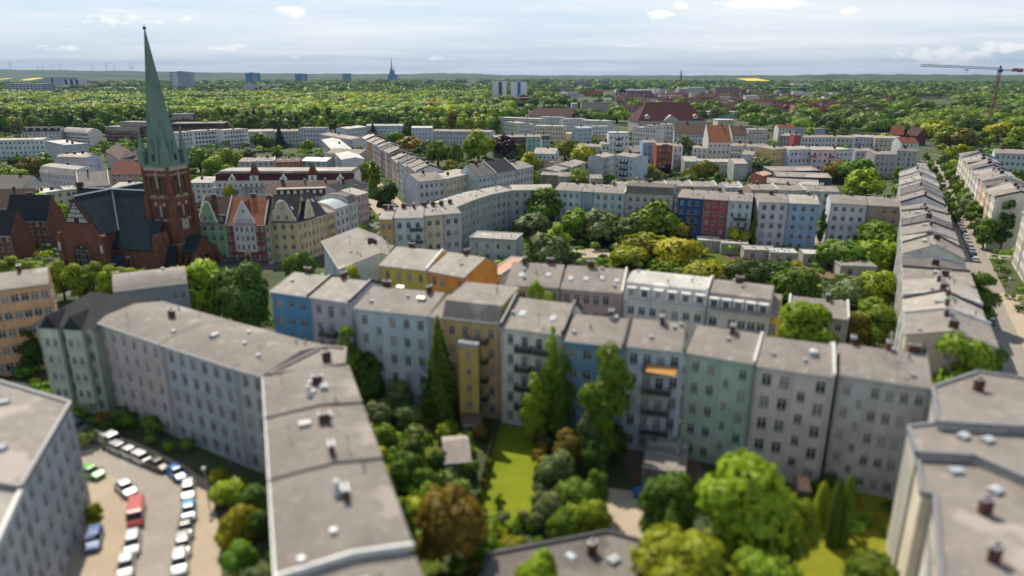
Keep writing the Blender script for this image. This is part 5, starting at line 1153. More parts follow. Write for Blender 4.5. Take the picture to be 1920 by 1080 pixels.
for k in range(330):
    x = rngs.uniform(1150, 1690); y = rngs.uniform(180, 212) if x < 1480 else rngs.uniform(184, 216)
    p = G(x, y)
    if any((p - q).length < 15 for q in subs): continue
    if 1185 < x < 1330 and y > 203: continue
    subs.append(p)
    o = link('suburban_house', rngs.choice(SUBM), None, (p.x, p.y, 0), rngs.choice((-.3, .1, 1.3, -.2)) + rngs.uniform(-.1, .1)); o.scale = (rngs.uniform(.9, 1.7), 1.1, rngs.uniform(.95, 1.25))
    tag(o, 'small brown roofed house among the trees of the far suburb', 'house', 'houses of the far brown roofed suburb')
# ------------------------------------------------------------------ crane, turbines, steeple
cr = empty('tower_crane', (0, 0, 0)); tag(cr, 'red and grey tower crane rising over the trees at the building site', 'crane')
pc, z_ = at_dist(1873, 140, 720); cr.location = (pc.x, pc.y, 0)
M_CR = plain('crane_red', (.26, .10, .085), .6); M_CG = plain('crane_grey', (.42, .38, .42), .6)
def lattice(b, a, c, w, n, t=.28, tri=False):
    a = Vector(a); c = Vector(c); d = (c - a).normalized(); u = Vector((0, 0, 1)) if abs(d.z) < .5 else Vector((1, 0, 0)); v = d.cross(u).normalized()
    offs = [(u * w / 2 + v * w / 2), (u * w / 2 - v * w / 2), (-u * w / 2 - v * w / 2), (-u * w / 2 + v * w / 2)] if not tri else [u * w, -v * w * .6, v * w * .6]
    for o in offs: b.bar(a + o, c + o, t)
    m = len(offs)
    for k in range(n):
        p = a.lerp(c, k / n); q = a.lerp(c, (k + 1) / n)
        for i in range(m):
            b.bar(p + offs[i], q + offs[(i + 1) % m], t * .6); b.bar(p + offs[i], p + offs[(i + 1) % m], t * .5)
zt = CAMH - 720 * slope(133)
b = MB(); lattice(b, (0, 0, 0), (0, 0, zt), 2.2, 22, .36); b.build('mast', M_CR, cr)
jl = MB(); lattice(jl, (2, 0, zt + 1.2), (-84, -6, zt + 4.4), 1.9, 30, .34, True); jl.build('jib', M_CG, cr)
cj = MB(); lattice(cj, (-1, 0, zt + 1.0), (30, 3, zt + .4), 1.4, 10, .3); cj.build('counter_jib', M_CG, cr)
b = MB(); b.box(14, 18, -1, 3, zt - .6, zt + 2.6); b.box(20, 23, -.5, 3.2, zt - 1.2, zt + 2.2); b.build('counterweight', M_CR, cr)
b = MB(); b.box(-1.8, 1.4, -2.6, -.8, zt - 1.4, zt + 1.4); b.box(-1.6, 1.6, -1.4, 1.4, zt, zt + 1.2); b.box(-.6, .6, -.6, .6, zt + 1.2, zt + 5); b.build('operator_cab', M_DARKMETAL, cr)
b = MB(); b.box(-36, -33, -3.2, -1.2, zt + .6, zt + 1.4); b.bar((-34.5, -2.2, zt + .6), (-34.5, -2.2, zt - 2), .3); b.build('trolley', M_DARKMETAL, cr)
M_TURB = plain('turbine_white', (.55, .56, .57), .5)
TB = MB(); TB.tube([(0, 0, 0), (0, 0, 100)], [3.2, 1.8], 8); TB.box(-2, 2, -6, 6, 98.5, 103); TURB_T = TB.mesh('mast', [M_TURB])
RB = MB()
for k in range(3):
    a = R(120 * k + 20); RB.extrude_y([(1.6 * math.cos(a), 1.6 * math.sin(a)), (14 * math.cos(a - .16), 14 * math.sin(a - .16)), (56 * math.cos(a), 56 * math.sin(a)), (14 * math.cos(a + .1), 14 * math.sin(a + .1))], -.6, .6)
RB.tube([(0, -2.5, 0), (0, 3, 0)], [1.4, 2.2], 8); TURB_R = RB.mesh('rotor', [M_TURB])
for k, (x, yh, Y, s) in enumerate([(18, 119, 9000, 1), (71, 125, 9600, .9), (80, 124, 9700, .85), (97, 124, 9500, .9), (111, 121, 9000, 1), (172, 122, 9000, 1), (199, 121, 9000, 1), (214, 125, 9500, .9), (245, 124, 9200, 1), (249, 125, 9600, 1), (768, 133, 10500, .8), (779, 133.5, 10500, .7), (800, 133.5, 10500, .8), (811, 134, 10800, .75), (822, 133, 10500, .8), (833, 134, 10800, .8), (1365, 133, 10500, .7), (1408, 133, 10500, .7)]):
    p, z = at_dist(x, yh, Y); g = empty('wind_turbine', (p.x, p.y, z - 100 * s), random.uniform(-.5, .5)); g.scale = (s, s, s)
    tag(g, 'white wind turbine standing on the hazy hills of the horizon', 'wind turbine', 'wind turbines along the horizon')
    link('mast', TURB_T, g); o = link('rotor', TURB_R, g, (0, -7, 101)); o.rotation_euler = (0, random.uniform(0, 2), 0)
p, z = at_dist(1277, 140, 3400); b = MB(); b.box(-4, 4, -4, 4, 0, 48); 
st = empty('distant_steeple', (p.x, p.y, 0)); tag(st, 'distant dark church steeple breaking the skyline', 'steeple'); b.build('wall', plaster((.2, .13, .12)), st)
b = MB(); rr = [(-4.5, -4.5, 48), (4.5, -4.5, 48), (4.5, 4.5, 48), (-4.5, 4.5, 48)]
for k in range(4): b.face([rr[k], rr[(k+1) % 4], (0, 0, 82)])
b.build('spire', COPPER, st)
# ==PART5==
# ------------------------------------------------------------------ trees
def soft(me, n):
    me.polygons.foreach_set('use_smooth', np.ones(len(me.polygons), dtype=bool)); me.normals_split_custom_set_from_vertices(n.tolist())
def leaf_mesh(name, shape, n, size, seed, mats, trunk=False):
    g = np.random.default_rng(seed); P = []; Nn = []; Sx = []; Sy = []
    def lobe(c, r, k, zsq=1.0, lo=.72, hi=1.06):
        d = g.normal(size=(k, 3)); d /= np.linalg.norm(d, axis=1)[:, None]
        low = d[:, 2] < -.35; d[low, 2] *= -.6
        bump = 1 + .12 * np.sin(d[:, 0] * 7 + seed) * np.sin(d[:, 1] * 6 + 2) * np.sin(d[:, 2] * 8 + 1)
        rr = r * g.uniform(lo, hi, k) * bump
        p = d * rr[:, None]; p[:, 2] *= zsq
        P.append(np.array(c) + p); Nn.append(d); Sx.append(np.full(k, 1.0)); Sy.append(np.full(k, 1.0))
    if shape in ('round', 'tall', 'bush', 'wide'):
        ar, nl, zc, zr, R0 = {'round': (2.1, 16, 1.12, .82, .46), 'wide': (1.55, 17, .8, .55, .44), 'tall': (3.2, 20, 1.75, 1.3, .46), 'bush': (1.3, 9, .62, .48, .5)}[shape]
        lobes = [((0, 0, zc), .72)]
        for i in range(nl):
            a = g.uniform(0, 6.28); e = g.uniform(-.95, 1.0); rad = math.sqrt(max(0, 1 - e * e)) * .62
            lobes.append(((rad * math.cos(a), rad * math.sin(a), zc + e * zr * .9), g.uniform(.24, R0)))
        tot = sum(l[1] ** 2 for l in lobes)
        for c, r in lobes: lobe(c, r, int(n * r * r / tot), .92)
    elif shape == 'column':
        ar = 6.0; nl = 34; w = []
        for i in range(nl):
            t = i / nl; z = .9 + 4.75 * t; rad = (.58 * (1 - t ** 2.6) + .2) * g.uniform(.7, 1.15); a = g.uniform(0, 6.28); o = g.uniform(.2, .9) * rad
            w.append(((o * math.cos(a), o * math.sin(a), z), rad * g.uniform(.4, .7)))
        tot = sum(l[1] ** 2 for l in w)
        for c, r in w: lobe(c, r, int(n * r * r / tot), 1.7)
        Sy = [q * 1.7 for q in Sy]; Sx = [q * .7 for q in Sx]
    elif shape == 'cone':
        ar = 3.2; k = n; t = g.uniform(0, 1, k) ** .6; z = .25 + 2.95 * (1 - t); a = g.uniform(0, 6.28, k)
        r = t * (.55 + .45 * ((z * 4.2 + .3 * np.sin(a * 3)) % 1)) * g.uniform(.6, 1.08, k) * (1 + .28 * np.sin(a * 5 + z * 3) + .12 * np.sin(a * 2 + z * 6))
        P.append(np.stack([r * np.cos(a), r * np.sin(a), z - .12 * r], 1)); Nn.append(np.stack([np.cos(a), np.sin(a), .7 + 0 * a], 1)); Sx.append(np.ones(k)); Sy.append(np.ones(k))
    elif shape == 'cypress':
        ar = 7.0; k = n; z = g.uniform(.1, 7, k); a = g.uniform(0, 6.28, k); r = np.sqrt(np.clip(1 - ((z - 2.6) / 4.5) ** 2, 0, 1)) * g.uniform(.75, 1.03, k) * (1 + .1 * np.sin(a * 4 + z))
        P.append(np.stack([r * np.cos(a), r * np.sin(a), z], 1)); Nn.append(np.stack([np.cos(a), np.sin(a), .4 + 0 * a], 1)); Sx.append(np.ones(k)); Sy.append(np.full(k, 1.6))
    elif shape == 'weep':
        ar = 1.9; k = n; a = g.uniform(0, 6.28, k); u = g.uniform(0, 1, k) ** .5; hang = g.uniform(0, 1, k) ** 1.5
        z = 1.85 - .75 * u ** 2.4 - hang * (.25 + u * .95) ; r = u * (1 + .08 * np.sin(a * 6)) * g.uniform(.9, 1.02, k); z += .12 * np.sin(a * 5) * u
        z = np.maximum(z, .1)
        P.append(np.stack([r * np.cos(a), r * np.sin(a), z], 1)); Nn.append(np.stack([np.cos(a), np.sin(a), .9 - u], 1)); Sx.append(np.full(k, .6)); Sy.append(np.full(k, 2.2))
    P = np.concatenate(P); Nn = np.concatenate(Nn); Sx = np.concatenate(Sx); Sy = np.concatenate(Sy); k = len(P)
    nr = Nn + g.normal(size=(k, 3)) * .42; nr /= np.linalg.norm(nr, axis=1)[:, None]
    up = g.normal(size=(k, 3)) if shape not in ('weep', 'cypress', 'column') else np.tile([0, 0, 1.0], (k, 1)) + g.normal(size=(k, 3)) * .15
    u = np.cross(nr, up); u /= np.linalg.norm(u, axis=1)[:, None] + 1e-9; v = np.cross(nr, u)
    s = size * g.uniform(.6, 1.25, k); su = (s * Sx)[:, None] * u; sv_ = (s * Sy)[:, None] * v
    V = np.stack([P - su * .9, P - sv_ * .6, P + su, P + sv_ * .7], 1).reshape(-1, 3)
    Nn = Nn / (np.linalg.norm(Nn, axis=1)[:, None] + 1e-9); ctr = np.array([0, 0, ar * .5]); rd = (P - ctr) / np.array([1, 1, ar * .5]); rd /= np.linalg.norm(rd, axis=1)[:, None] + 1e-9
    SN = Nn * .55 + rd * .35 + nr * .45; SN /= np.linalg.norm(SN, axis=1)[:, None]; SN = np.repeat(SN, 4, 0)
    F = np.arange(4 * k).reshape(-1, 4)
    if trunk:
        b = MB(); trunk_into(b, shape, ar); nv = len(V)
        me = bpy.data.meshes.new(name); me.from_pydata(np.concatenate([V, np.array(b.v)]).tolist(), [], F.tolist() + [tuple(i + nv for i in f) for f in b.f])
        me.materials.append(mats[0]); me.materials.append(M_BARK); me.polygons.foreach_set('material_index', [0] * k + [1] * len(b.f)); me.update()
        soft(me, np.concatenate([SN, np.zeros((len(b.v), 3))])); return me, ar
    me = bpy.data.meshes.new(name); me.vertices.add(4 * k); me.vertices.foreach_set('co', V.ravel())
    me.loops.add(4 * k); me.loops.foreach_set('vertex_index', F.ravel()); me.polygons.add(k)
    me.polygons.foreach_set('loop_start', np.arange(0, 4 * k, 4)); me.update(calc_edges=True)
    me.materials.append(mats[0]); soft(me, SN)
    return me, ar
def trunk_into(b, shape, ar):
    h = ar * (.62 if shape not in ('cone', 'cypress', 'column') else .9)
    b.tube([(0, 0, -.05), (.01, .02, h * .35), (.03, -.02, h * .7), (0, 0, h)], [.1, .075, .05, .015], 7)
    if shape in ('round', 'tall', 'wide', 'weep', 'bush'):
        for k, a in enumerate((.4, 2.3, 4.4)):
            z = h * (.45 + .1 * k); b.tube([(.02, 0, z), (.3 * math.cos(a), .3 * math.sin(a), z + .22), (.58 * math.cos(a), .58 * math.sin(a), z + .5)], [.045, .03, .01], 5)
PROTO = {}
def proto(shape, lod, var):
    k = (shape, lod, var)
    if k not in PROTO:
        n, size = {0: (5600, .085), 1: (1900, .135), 2: (1000, .175)}[lod]
        if shape == 'column': n = int(n * 1.3); size *= .8
        if shape == 'cypress': size *= 1.15
        if shape == 'bush' and lod == 0: n = 3000; size = .11
        me, ar = leaf_mesh('crown', shape, n, size, 11 + 17 * var + 3 * lod, [LEAF['green']], trunk=(lod == 2))
        tm = None
        if lod < 2:
            b = MB(); trunk_into(b, shape, ar); tm = b.mesh('trunk', [M_BARK])
        PROTO[k] = (me, ar, tm)
    return PROTO[k]
SEEDT = random.Random(21); TALL = []
def plant(p, h, rad, sp, shape, label, name=None, group=None, lod=None, cat=None):
    if shape in ('round', 'tall', 'wide', 'bush'): q = h / rad; shape = 'bush' if q < 1.2 else 'wide' if q < 1.75 else 'round' if q < 2.7 else 'tall'
    name = name or ('shrub' if shape == 'bush' and h < 6 else None)
    Y = p[1]; lod = (0 if Y < 175 else 1 if Y < 400 else 2) if lod is None else lod
    me, ar, tm = proto(shape, lod, SEEDT.randrange(4)); rz = SEEDT.uniform(0, 6.28)
    name = name or {'cone': 'conifer', 'cypress': 'cypress', 'weep': 'willow'}.get(shape, {'copper': 'copper_beech'}.get(sp, 'broadleaf_tree'))
    cat = cat or ('shrub' if name in ('shrub', 'hedge_shrub') else 'tree')
    if lod == 2:
        o = link(name, me, None, (p[0], p[1], 0), rz); o.scale = (rad, rad, h / ar); tag(o, label, cat, group); c = o
    else:
        o = empty(name, (p[0], p[1], 0), rz); o.scale = (rad, rad, h / ar); tag(o, label, cat, group)
        link('trunk', tm, o); c = link('crown', me, o)
    c.material_slots[0].link = 'OBJECT'; c.material_slots[0].material = LEAF[sp]; TALL.append(o)
    return o
def T(x, yt, hw, h, sp, shape, label, group=None, name=None):
    p = G(x, yt, h); k = 0
    while inside(p.x, p.y, 1.2) and k < 60: p, h = at_dist(x, yt, p.y - 1.0); k += 1
    if k > 14: print('MOVED', k, round(h, 1), label)
    rad = hw * depth_at(p.y, h) / FPX
    return plant(p, h, rad, sp, shape, label, name, group)
for a in [
 # near gardens
 (1420, 872, 114, 15, 'bright', 'round', 'big light green tree rising before the pink and grey facades'),
 (1262, 888, 62, 12, 'green', 'round', 'fresh green tree by the shed yard path'),
 (1290, 1012, 112, 12, 'lime', 'wide', 'broad yellow green tree at the bottom edge beside the dark flat roof'),
 (1500, 930, 50, 11, 'bright', 'round', 'smaller light green tree leaning on the big light green one'),
 (1450, 1050, 90, 9, 'bright', 'wide', 'low green tree at the bottom edge beside the dry lawn'),
 (1640, 1045, 55, 4, 'green', 'bush', 'green bush at the bottom edge below the dry lawn'),
 (1010, 1032, 48, 7, 'bright', 'round', 'round light green tree crown before the dark flat roof'),
 (846, 918, 78, 11, 'bronze', 'round', 'bronze brown tree next to the lower end of the long lawn'),
 (1140, 650, 52, 19, 'green', 'tall', 'tall green tree before the deep blue facade'),
 (1110, 735, 30, 12.5, 'sage', 'tall', 'pale green tree at the foot of the tall green tree'),
 (820, 592, 46, 18.6, 'green', 'cone', 'tall green conifer before the pale blue facade'),
 (646, 612, 44, 14, 'green', 'tall', 'leafy tree between the long grey roof and the lavender facade'),
 (362, 490, 62, 17, 'bright', 'tall', 'large bushy tree beyond the pinkish grey house, on its sunny side'),
 (452, 497, 62, 17, 'dark', 'tall', 'large dark tree beyond the slate blue house'),
 (558, 462, 34, 12, 'green', 'round', 'rounded street tree before the cream side wing'),
 (660, 498, 36, 9, 'lime', 'wide', 'yellow green tree beside the dark brown house'),
 (1012, 528, 40, 19, 'bright', 'round', 'rounded bright tree before the dusty pink house front'),
 (1512, 573, 64, 11, 'bright', 'wide', 'broad rounded green tree before the low yard building'),
 (48, 618, 22, 9, 'dark', 'tall', 'small dark tree before the orange house'),
 (1812, 632, 64, 10, 'bright', 'wide', 'green avenue tree before the teal end gable'),
 (1846, 512, 36, 13, 'green', 'tall', 'tall avenue tree by the kerb strip of sand'),
 (1860, 640, 30, 7, 'green', 'bush', 'low green crown beside the avenue tree at the teal end gable'),
 # big courtyard
 (960, 360, 38, 12, 'green', 'round', 'green tree at the dark corner of the curved teal grey row'),
 (1022, 354, 42, 15, 'green', 'tall', 'tall green tree before the curved teal grey row'),
 (996, 402, 40, 9, 'sage', 'wide', 'grey green tree before the tall courtyard tree'),
 (1028, 440, 54, 10, 'sage', 'round', 'pale rounded tree beside the low courtyard workshop'),
 (1046, 420, 26, 10, 'bright', 'tall', 'bright tree tip behind the pale rounded tree'),
 (1086, 392, 35, 11, 'green', 'round', 'first of the green courtyard trees before the light blue facade'),
 (1130, 396, 52, 11, 'sage', 'wide', 'wide grey green courtyard tree before the blue grey facade'),
 (1180, 408, 47, 10, 'dark', 'round', 'dark courtyard tree next to the wide grey green one'),
 (1230, 380, 54, 13, 'green', 'round', 'large rounded courtyard tree before the ash grey facade'),
 (1276, 412, 24, 8, 'lime', 'round', 'small lime tree at the foot of the navy blue facade'),
 (1210, 440, 57, 7, 'lime', 'wide', 'low lime green tree between the courtyard path and the golden tree'),
 (1272, 444, 52, 10, 'yellow', 'round', 'golden yellow tree in the big courtyard'),
 (1328, 490, 54, 8, 'lime', 'wide', 'lime green crown behind the white dormer roof'),
 (1250, 494, 47, 6, 'green', 'wide', 'low green crown behind the cream house with white dormers'),
 (1175, 462, 40, 6, 'lime', 'bush', 'bushy hedge tree by the courtyard path'),
 (1385, 424, 24, 7, 'lime', 'bush', 'small lime bush behind the courtyard garages'),
 (1490, 506, 54, 8, 'green', 'wide', 'green tree above the low yard building'),
 (1392, 488, 54, 9, 'dark', 'round', 'dark tree among the courtyard garages'),
 (1450, 490, 47, 7, 'dark', 'wide', 'second dark tree among the courtyard garages'),
 (1590, 452, 57, 8, 'green', 'wide', 'green tree below the lilac white facade'),
 (1655, 418, 47, 11, 'green', 'round', 'large green tree against the brown facade'),
 (1640, 455, 52, 8, 'bright', 'wide', 'spreading green tree beside the avenue row garden side'),
 (1600, 520, 42, 8, 'sage', 'round', 'pale green tree near the grey roofed garage'),
 (1650, 508, 38, 10, 'bright', 'tall', 'bright upright tree against the avenue row'),
 (1640, 566, 50, 10, 'green', 'round', 'green tree behind the long grey facade'),
 (1602, 590, 35, 8, 'bronze', 'wide', 'brownish green tree behind the long grey facade'),
 (1418, 380, 8, 14, 'green', 'column', 'ivy green strip tree between the dark balconies and the lavender facade'),
 (1548, 384, 9, 14, 'green', 'column', 'slim green tree in the gap beside the lilac white facade'),
 # around church and square
 (72, 366, 44, 13, 'bright', 'round', 'bright tree between the parish house and the church'),
 (30, 395, 26, 10, 'bright', 'round', 'tree crown peeking past the parish house roof'),
 (720, 340, 25, 13, 'dark', 'round', 'dark green rounded tree at the mouth of the market street'),
 (692, 300, 24, 16, 'green', 'tall', 'tall green tree at the end of the red mansard building'),
 (694, 330, 14, 10, 'bright', 'cone', 'light green pointed tree between the two market street trees'),
 (426, 340, 11, 12, 'lime', 'tall', 'narrow lime tree in the courtyard behind the pointed gable'),
 (1080, 318, 24, 11, 'bright', 'round', 'rounded bright tree before the stepped felt roofs'),
 (992, 286, 26, 14, 'lime', 'tall', 'lime tree at the end of the pale house group'),
 (986, 318, 28, 11, 'bright', 'round', 'bright round crown at the foot of the lime tree'),
 (1128, 290, 30, 12, 'dark', 'wide', 'broad dark tree beside the glazed balconies house'),
 (1060, 262, 22, 13, 'lime', 'tall', 'yellow green tree beyond the cream cottage'),
 (1094, 272, 26, 12, 'lime', 'round', 'second yellow green tree beyond the cream cottage'),
 (1206, 306, 26, 10, 'lime', 'round', 'yellow green tree before the cream house with the gable roof'),
 (1228, 318, 22, 7, 'sage', 'wide', 'grey green tree at the low lane wall'),
 (1322, 302, 28, 11, 'willow', 'weep', 'golden weeping willow before the long pale workshop'),
 (1292, 316, 16, 8, 'willow', 'weep', 'smaller golden willow beside the golden weeping willow'),
 (1284, 257, 22, 14, 'sage', 'round', 'airy pale green tree before the long brown roof'),
 (1248, 307, 12, 7, 'copper', 'round', 'small copper shrub before the red brick house'),
 (1430, 292, 22, 12, 'sage', 'round', 'sage tree between the workshop and the pavilions'),
 (1606, 297, 34, 14, 'green', 'round', 'big green tree with a yellow tip by the mauve house'),
 (1625, 318, 44, 14, 'bright', 'round', 'largest bright tree of the garden behind the sage house'),
 (1570, 302, 36, 11, 'bronze', 'round', 'bronze tree beside the pavilions'),
 (1712, 338, 32, 11, 'bright', 'round', 'bright rounded tree at the avenue corner'),
 (1660, 252, 24, 11, 'bright', 'round', 'bright crown before the gabled brick school'),
 (1760, 226, 32, 17, 'lime', 'tall', 'tall lime avenue tree at the crossing'),
 (1786, 238, 28, 17, 'bright', 'tall', 'tall bright avenue tree beside the tall lime one'),
 (1810, 242, 28, 16, 'bronze', 'tall', 'olive brown avenue tree by the building materials roof'),
 (1806, 270, 18, 11, 'lime', 'tall', 'small lime tree before the sunlit avenue fronts'),
 (1878, 228, 28, 18, 'lime', 'tall', 'tall lime tree in front of the crane foot'),
 (1915, 236, 22, 17, 'bright', 'tall', 'bright tree at the frame border beside the crane'),
 (1910, 320, 22, 11, 'green', 'round', 'green tree behind the sunlit avenue row'),
 (1896, 376, 18, 10, 'dark', 'round', 'dark green tree in the gap of the sunlit row'),
 (820, 266, 26, 15, 'green', 'round', 'dark green tree behind the end of the street row'),
 (852, 272, 16, 14, 'green', 'tall', 'slim green tree behind the cream flat roofed house'),
 (897, 248, 34, 19, 'bright', 'round', 'large bright tree behind the pale dark roofed house'),
 (770, 258, 30, 10, 'bronze', 'wide', 'olive tree behind the street row'),
 (740, 248, 26, 11, 'green', 'wide', 'green tree before the long pale blue house'),
 (796, 264, 12, 10, 'sage', 'round', 'small grey green tree behind the street row'),
 (945, 253, 26, 17, 'copper', 'round', 'dark purple green tree beside the dark brown house'),
 (972, 268, 12, 12, 'green', 'round', 'small green tree before the dark brown house'),
 (908, 214, 30, 20, 'bright', 'tall', 'big lime tree where the park meets the pale hall'),
 (522, 236, 15, 17, 'fir', 'cone', 'dark spruce before the grey green apartment block'),
 (490, 250, 22, 13, 'dark', 'round', 'dark green tree before the grey apartment block'),
 (372, 282, 26, 13, 'green', 'round', 'green tree just past the church tower'),
 (424, 280, 28, 13, 'bright', 'round', 'bright tree above the red mansard roof'),
 (400, 292, 22, 11, 'bright', 'round', 'light crown between the tower tree and the bright tree'),
 (22, 312, 28, 11, 'bright', 'round', 'light tree before the pale blue apartment block'),
 (50, 296, 24, 13, 'bronze', 'round', 'yellowish tree before the pale blue apartment block'),
 (76, 286, 24, 14, 'green', 'round', 'green tree before the grey green gable wall'),
 (194, 262, 8, 14, 'green', 'tall', 'slim green tree beside the brown pitched roof house'),
 (1690, 210, 20, 12, 'copper', 'round', 'copper tree by the gabled brick school'),
 (1618, 216, 18, 13, 'copper', 'round', 'dark copper beech beyond the grey blocks'),
 (185, 190, 20, 20, 'copper', 'round', 'large copper beech in the park beside the spire'),
 (398, 169, 16, 22, 'copper', 'round', 'rounded copper beech at the far park edge'),
 (457, 177, 13, 24, 'fir', 'cone', 'tall dark fir in the park'), (447, 198, 9, 20, 'fir', 'cone', 'second dark fir in the park, beside the tall one'),
 (768, 160, 7, 18, 'copper', 'round', 'small copper beech beyond the wood'),
 (1158, 201, 24, 18, 'green', 'round', 'large green tree beside the huge dark red roof'),
 (1190, 187, 22, 17, 'green', 'round', 'tree pair crown behind the huge dark red roof'),
 (1056, 180, 16, 18, 'dark', 'round', 'dark round tree at the brick building by the slab towers'),
]: T(*a)
def row(pts, label, group):
    for a in pts: T(*a, label, group)
row([(x, 480 + (x / 300) * 26 + (x % 7) - 3, 26, 10.5, 'bright', 'round') for x in range(14, 290, 31)], 'clipped linden tree in the row before the church', 'linden row before the church')
row([(1540 + 22 * k, 176 + (k % 3) * 3, 13, 16, 'green', 'round') for k in range(9)], 'round crowned tree in the row beyond the brown roofs', 'round trees beyond the brown roofs')
row([(1470 + 20 * k, 181 + (k % 2) * 4, 15, 15, 'bright', 'round') for k in range(4)], 'light round tree before the long dark hall', 'light trees before the long dark hall')
row([(x, y, w, 17, s, 'round') for x, y, w, s in ((1700, 188, 30, 'green'), (1740, 190, 26, 'green'), (1770, 196, 22, 'sage'), (1815, 184, 34, 'green'), (1850, 190, 24, 'green'), (1720, 205, 24, 'sage'), (1690, 172, 18, 'green'), (1640, 183, 16, 'green'), (1722, 168, 20, 'green'), (1840, 160, 18, 'sage'), (1905, 165, 22, 'bright'), (1915, 190, 24, 'green'), (1895, 180, 16, 'dark'), (1800, 162, 10, 'fir'), (1560, 210, 16, 'bright'), (1590, 207, 13, 'sage'), (1520, 208, 14, 'green'), (1500, 212, 16, 'green'), (1400, 190, 22, 'green'), (1420, 196, 18, 'sage'), (1440, 199, 12, 'green'), (1302, 192, 14, 'green'), (1345, 198, 12, 'sage'), (1230, 193, 26, 'bright'), (1270, 192, 24, 'bright'), (1310, 198, 12, 'green'))], 'large leafy tree standing between the far suburb and the avenue', 'large trees between suburb and avenue')
row([(x, y, w, 15, s, 'round') for x, y, w, s in ((968, 186, 18, 'dark'), (1000, 184, 14, 'green'), (1030, 186, 16, 'green'), (980, 176, 12, 'green'), (1012, 172, 14, 'bright'), (940, 196, 16, 'green'), (1075, 186, 14, 'green'), (1090, 190, 10, 'sage'), (1135, 190, 14, 'sage'), (1150, 196, 12, 'green'), (1196, 190, 16, 'green'), (1140, 176, 10, 'green'))], 'green tree beyond the chestnut red hall roof', 'trees beyond the chestnut red hall roof')
row([(1768 + 8.6 * k, 290 + 12 * k + (k % 2) * 3, 11 + k * .8, 8, 'green' if k % 3 else 'sage', 'round') for k in range(11)], 'young street tree along the sunny side of the avenue', 'street trees on the sunny avenue side')
row([(1739 + 7.3 * k, 286 + 13 * k, 7 + k * .6, 7, 'green' if k % 2 else 'dark', 'round') for k in range(9)], 'young street tree in the shade of the pale avenue row', 'street trees on the shaded avenue side')
row([(x, y, w, h, s, 'bush') for x, y, w, h, s in ((715, 752, 34, 4, 'sage'), (742, 716, 30, 5, 'sage'), (765, 760, 28, 4, 'sage'), (720, 800, 30, 4, 'green'), (766, 852, 40, 5, 'green'), (722, 880, 30, 4, 'bright'), (745, 940, 30, 4, 'green'), (790, 880, 26, 4, 'green'), (800, 905, 28, 3, 'bright'), (838, 790, 26, 3, 'bright'), (700, 705, 26, 4, 'dark'), (775, 820, 24, 3.5, 'dark'), (860, 905, 24, 4, 'green'), (900, 795, 16, 3, 'bronze'), (872, 812, 20, 3, 'bright'), (690, 660, 26, 6, 'dark'), (740, 980, 30, 4, 'bright'), (915, 1015, 36, 4, 'green'), (960, 1008, 30, 3, 'lime'), (820, 845, 22, 4, 'dark'), (880, 862, 18, 3, 'green'), (705, 840, 26, 3, 'lime'))], 'garden shrub between the long grey roof and the long lawn', 'garden shrubs beside the long grey roof')
row([(x, y, w, h, s, 'bush') for x, y, w, h, s in ((1050, 850, 40, 6, 'sage'), (1062, 812, 34, 6, 'bronze'), (1085, 900, 44, 6, 'green'), (1040, 915, 32, 5, 'sage'), (1118, 880, 26, 7, 'green'), (1100, 935, 40, 5, 'bright'), (1055, 960, 36, 4, 'green'), (1120, 955, 30, 4, 'lime'), (1085, 790, 26, 5, 'green'), (1050, 780, 22, 5, 'lime'), (1120, 820, 30, 7, 'dark'), (1150, 800, 30, 6, 'dark'))], 'shrub in the dense thicket between the long lawn and the yard path', 'thicket beside the long lawn')
row([(x, y, w, h, s, 'bush') for x, y, w, h, s in ((448, 950, 44, 4.5, 'yellow'), (425, 985, 26, 3.5, 'yellow'))], 'yellow flowering shrub beside the parked cars', 'yellow shrubs by the parked cars')
row([(x, y, w, h, s, 'bush') for x, y, w, h, s in ((430, 905, 40, 3.5, 'bright'), (475, 915, 34, 5, 'dark'), (490, 960, 30, 4, 'dark'), (450, 1020, 36, 4, 'green'), (480, 1060, 34, 3.5, 'sage'), (410, 880, 22, 2.5, 'lime'), (175, 945, 16, 2, 'lime'), (200, 790, 20, 3, 'dark'), (188, 770, 16, 4, 'bronze'))], 'green shrub at the wall beside the parked cars', 'green shrubs by the parked cars')
T(1034, 598, 25, 20, 'bright', 'column', 'tall slender birch covering the edge of the lawn house')
T(1004, 690, 27, 12.9, 'bright', 'column', 'lower birch crown spreading at the foot of the lawn house')
T(1058, 640, 24, 17.5, 'green', 'column', 'darker slim tree just behind the tall birch')
T(1578, 898, 13, 9.5, 'dark', 'cypress', 'first dark column cypress on the dry lawn'); T(1600, 890, 13, 10, 'green', 'cypress', 'second column cypress on the dry lawn, slightly taller'); T(1548, 905, 14, 7, 'lime', 'cypress', 'yellow green column bush beside the cypresses')
for k in range(9):
    y = 818 + 20 * k; T(1014 + (k % 2) * 5 - (k * .9), y - 14, 17, 2.6, 'bronze' if k < 4 else 'sage', 'bush', 'hedge shrub on the sunny long side of the lawn', 'hedge along the long lawn', 'hedge_shrub')
for k in range(6): T(905 + 19 * k, 962 + (k % 2) * 8, 17, 2.0, 'bright' if k % 2 else 'sage', 'bush', 'low shrub closing the near end of the lawn', 'shrubs at the near lawn end', 'hedge_shrub')
for k in range(6): T(916 - 5.6 * k, 858 + 20 * k, 9, 2.4, 'green' if k % 2 else 'bronze', 'bush', 'ivy clump growing over the shaded lawn fence', 'ivy on the lawn fence', 'hedge_shrub')
T(938, 925, 11, 3.2, 'bright', 'round', 'small fruit tree standing in the near corner of the lawn')
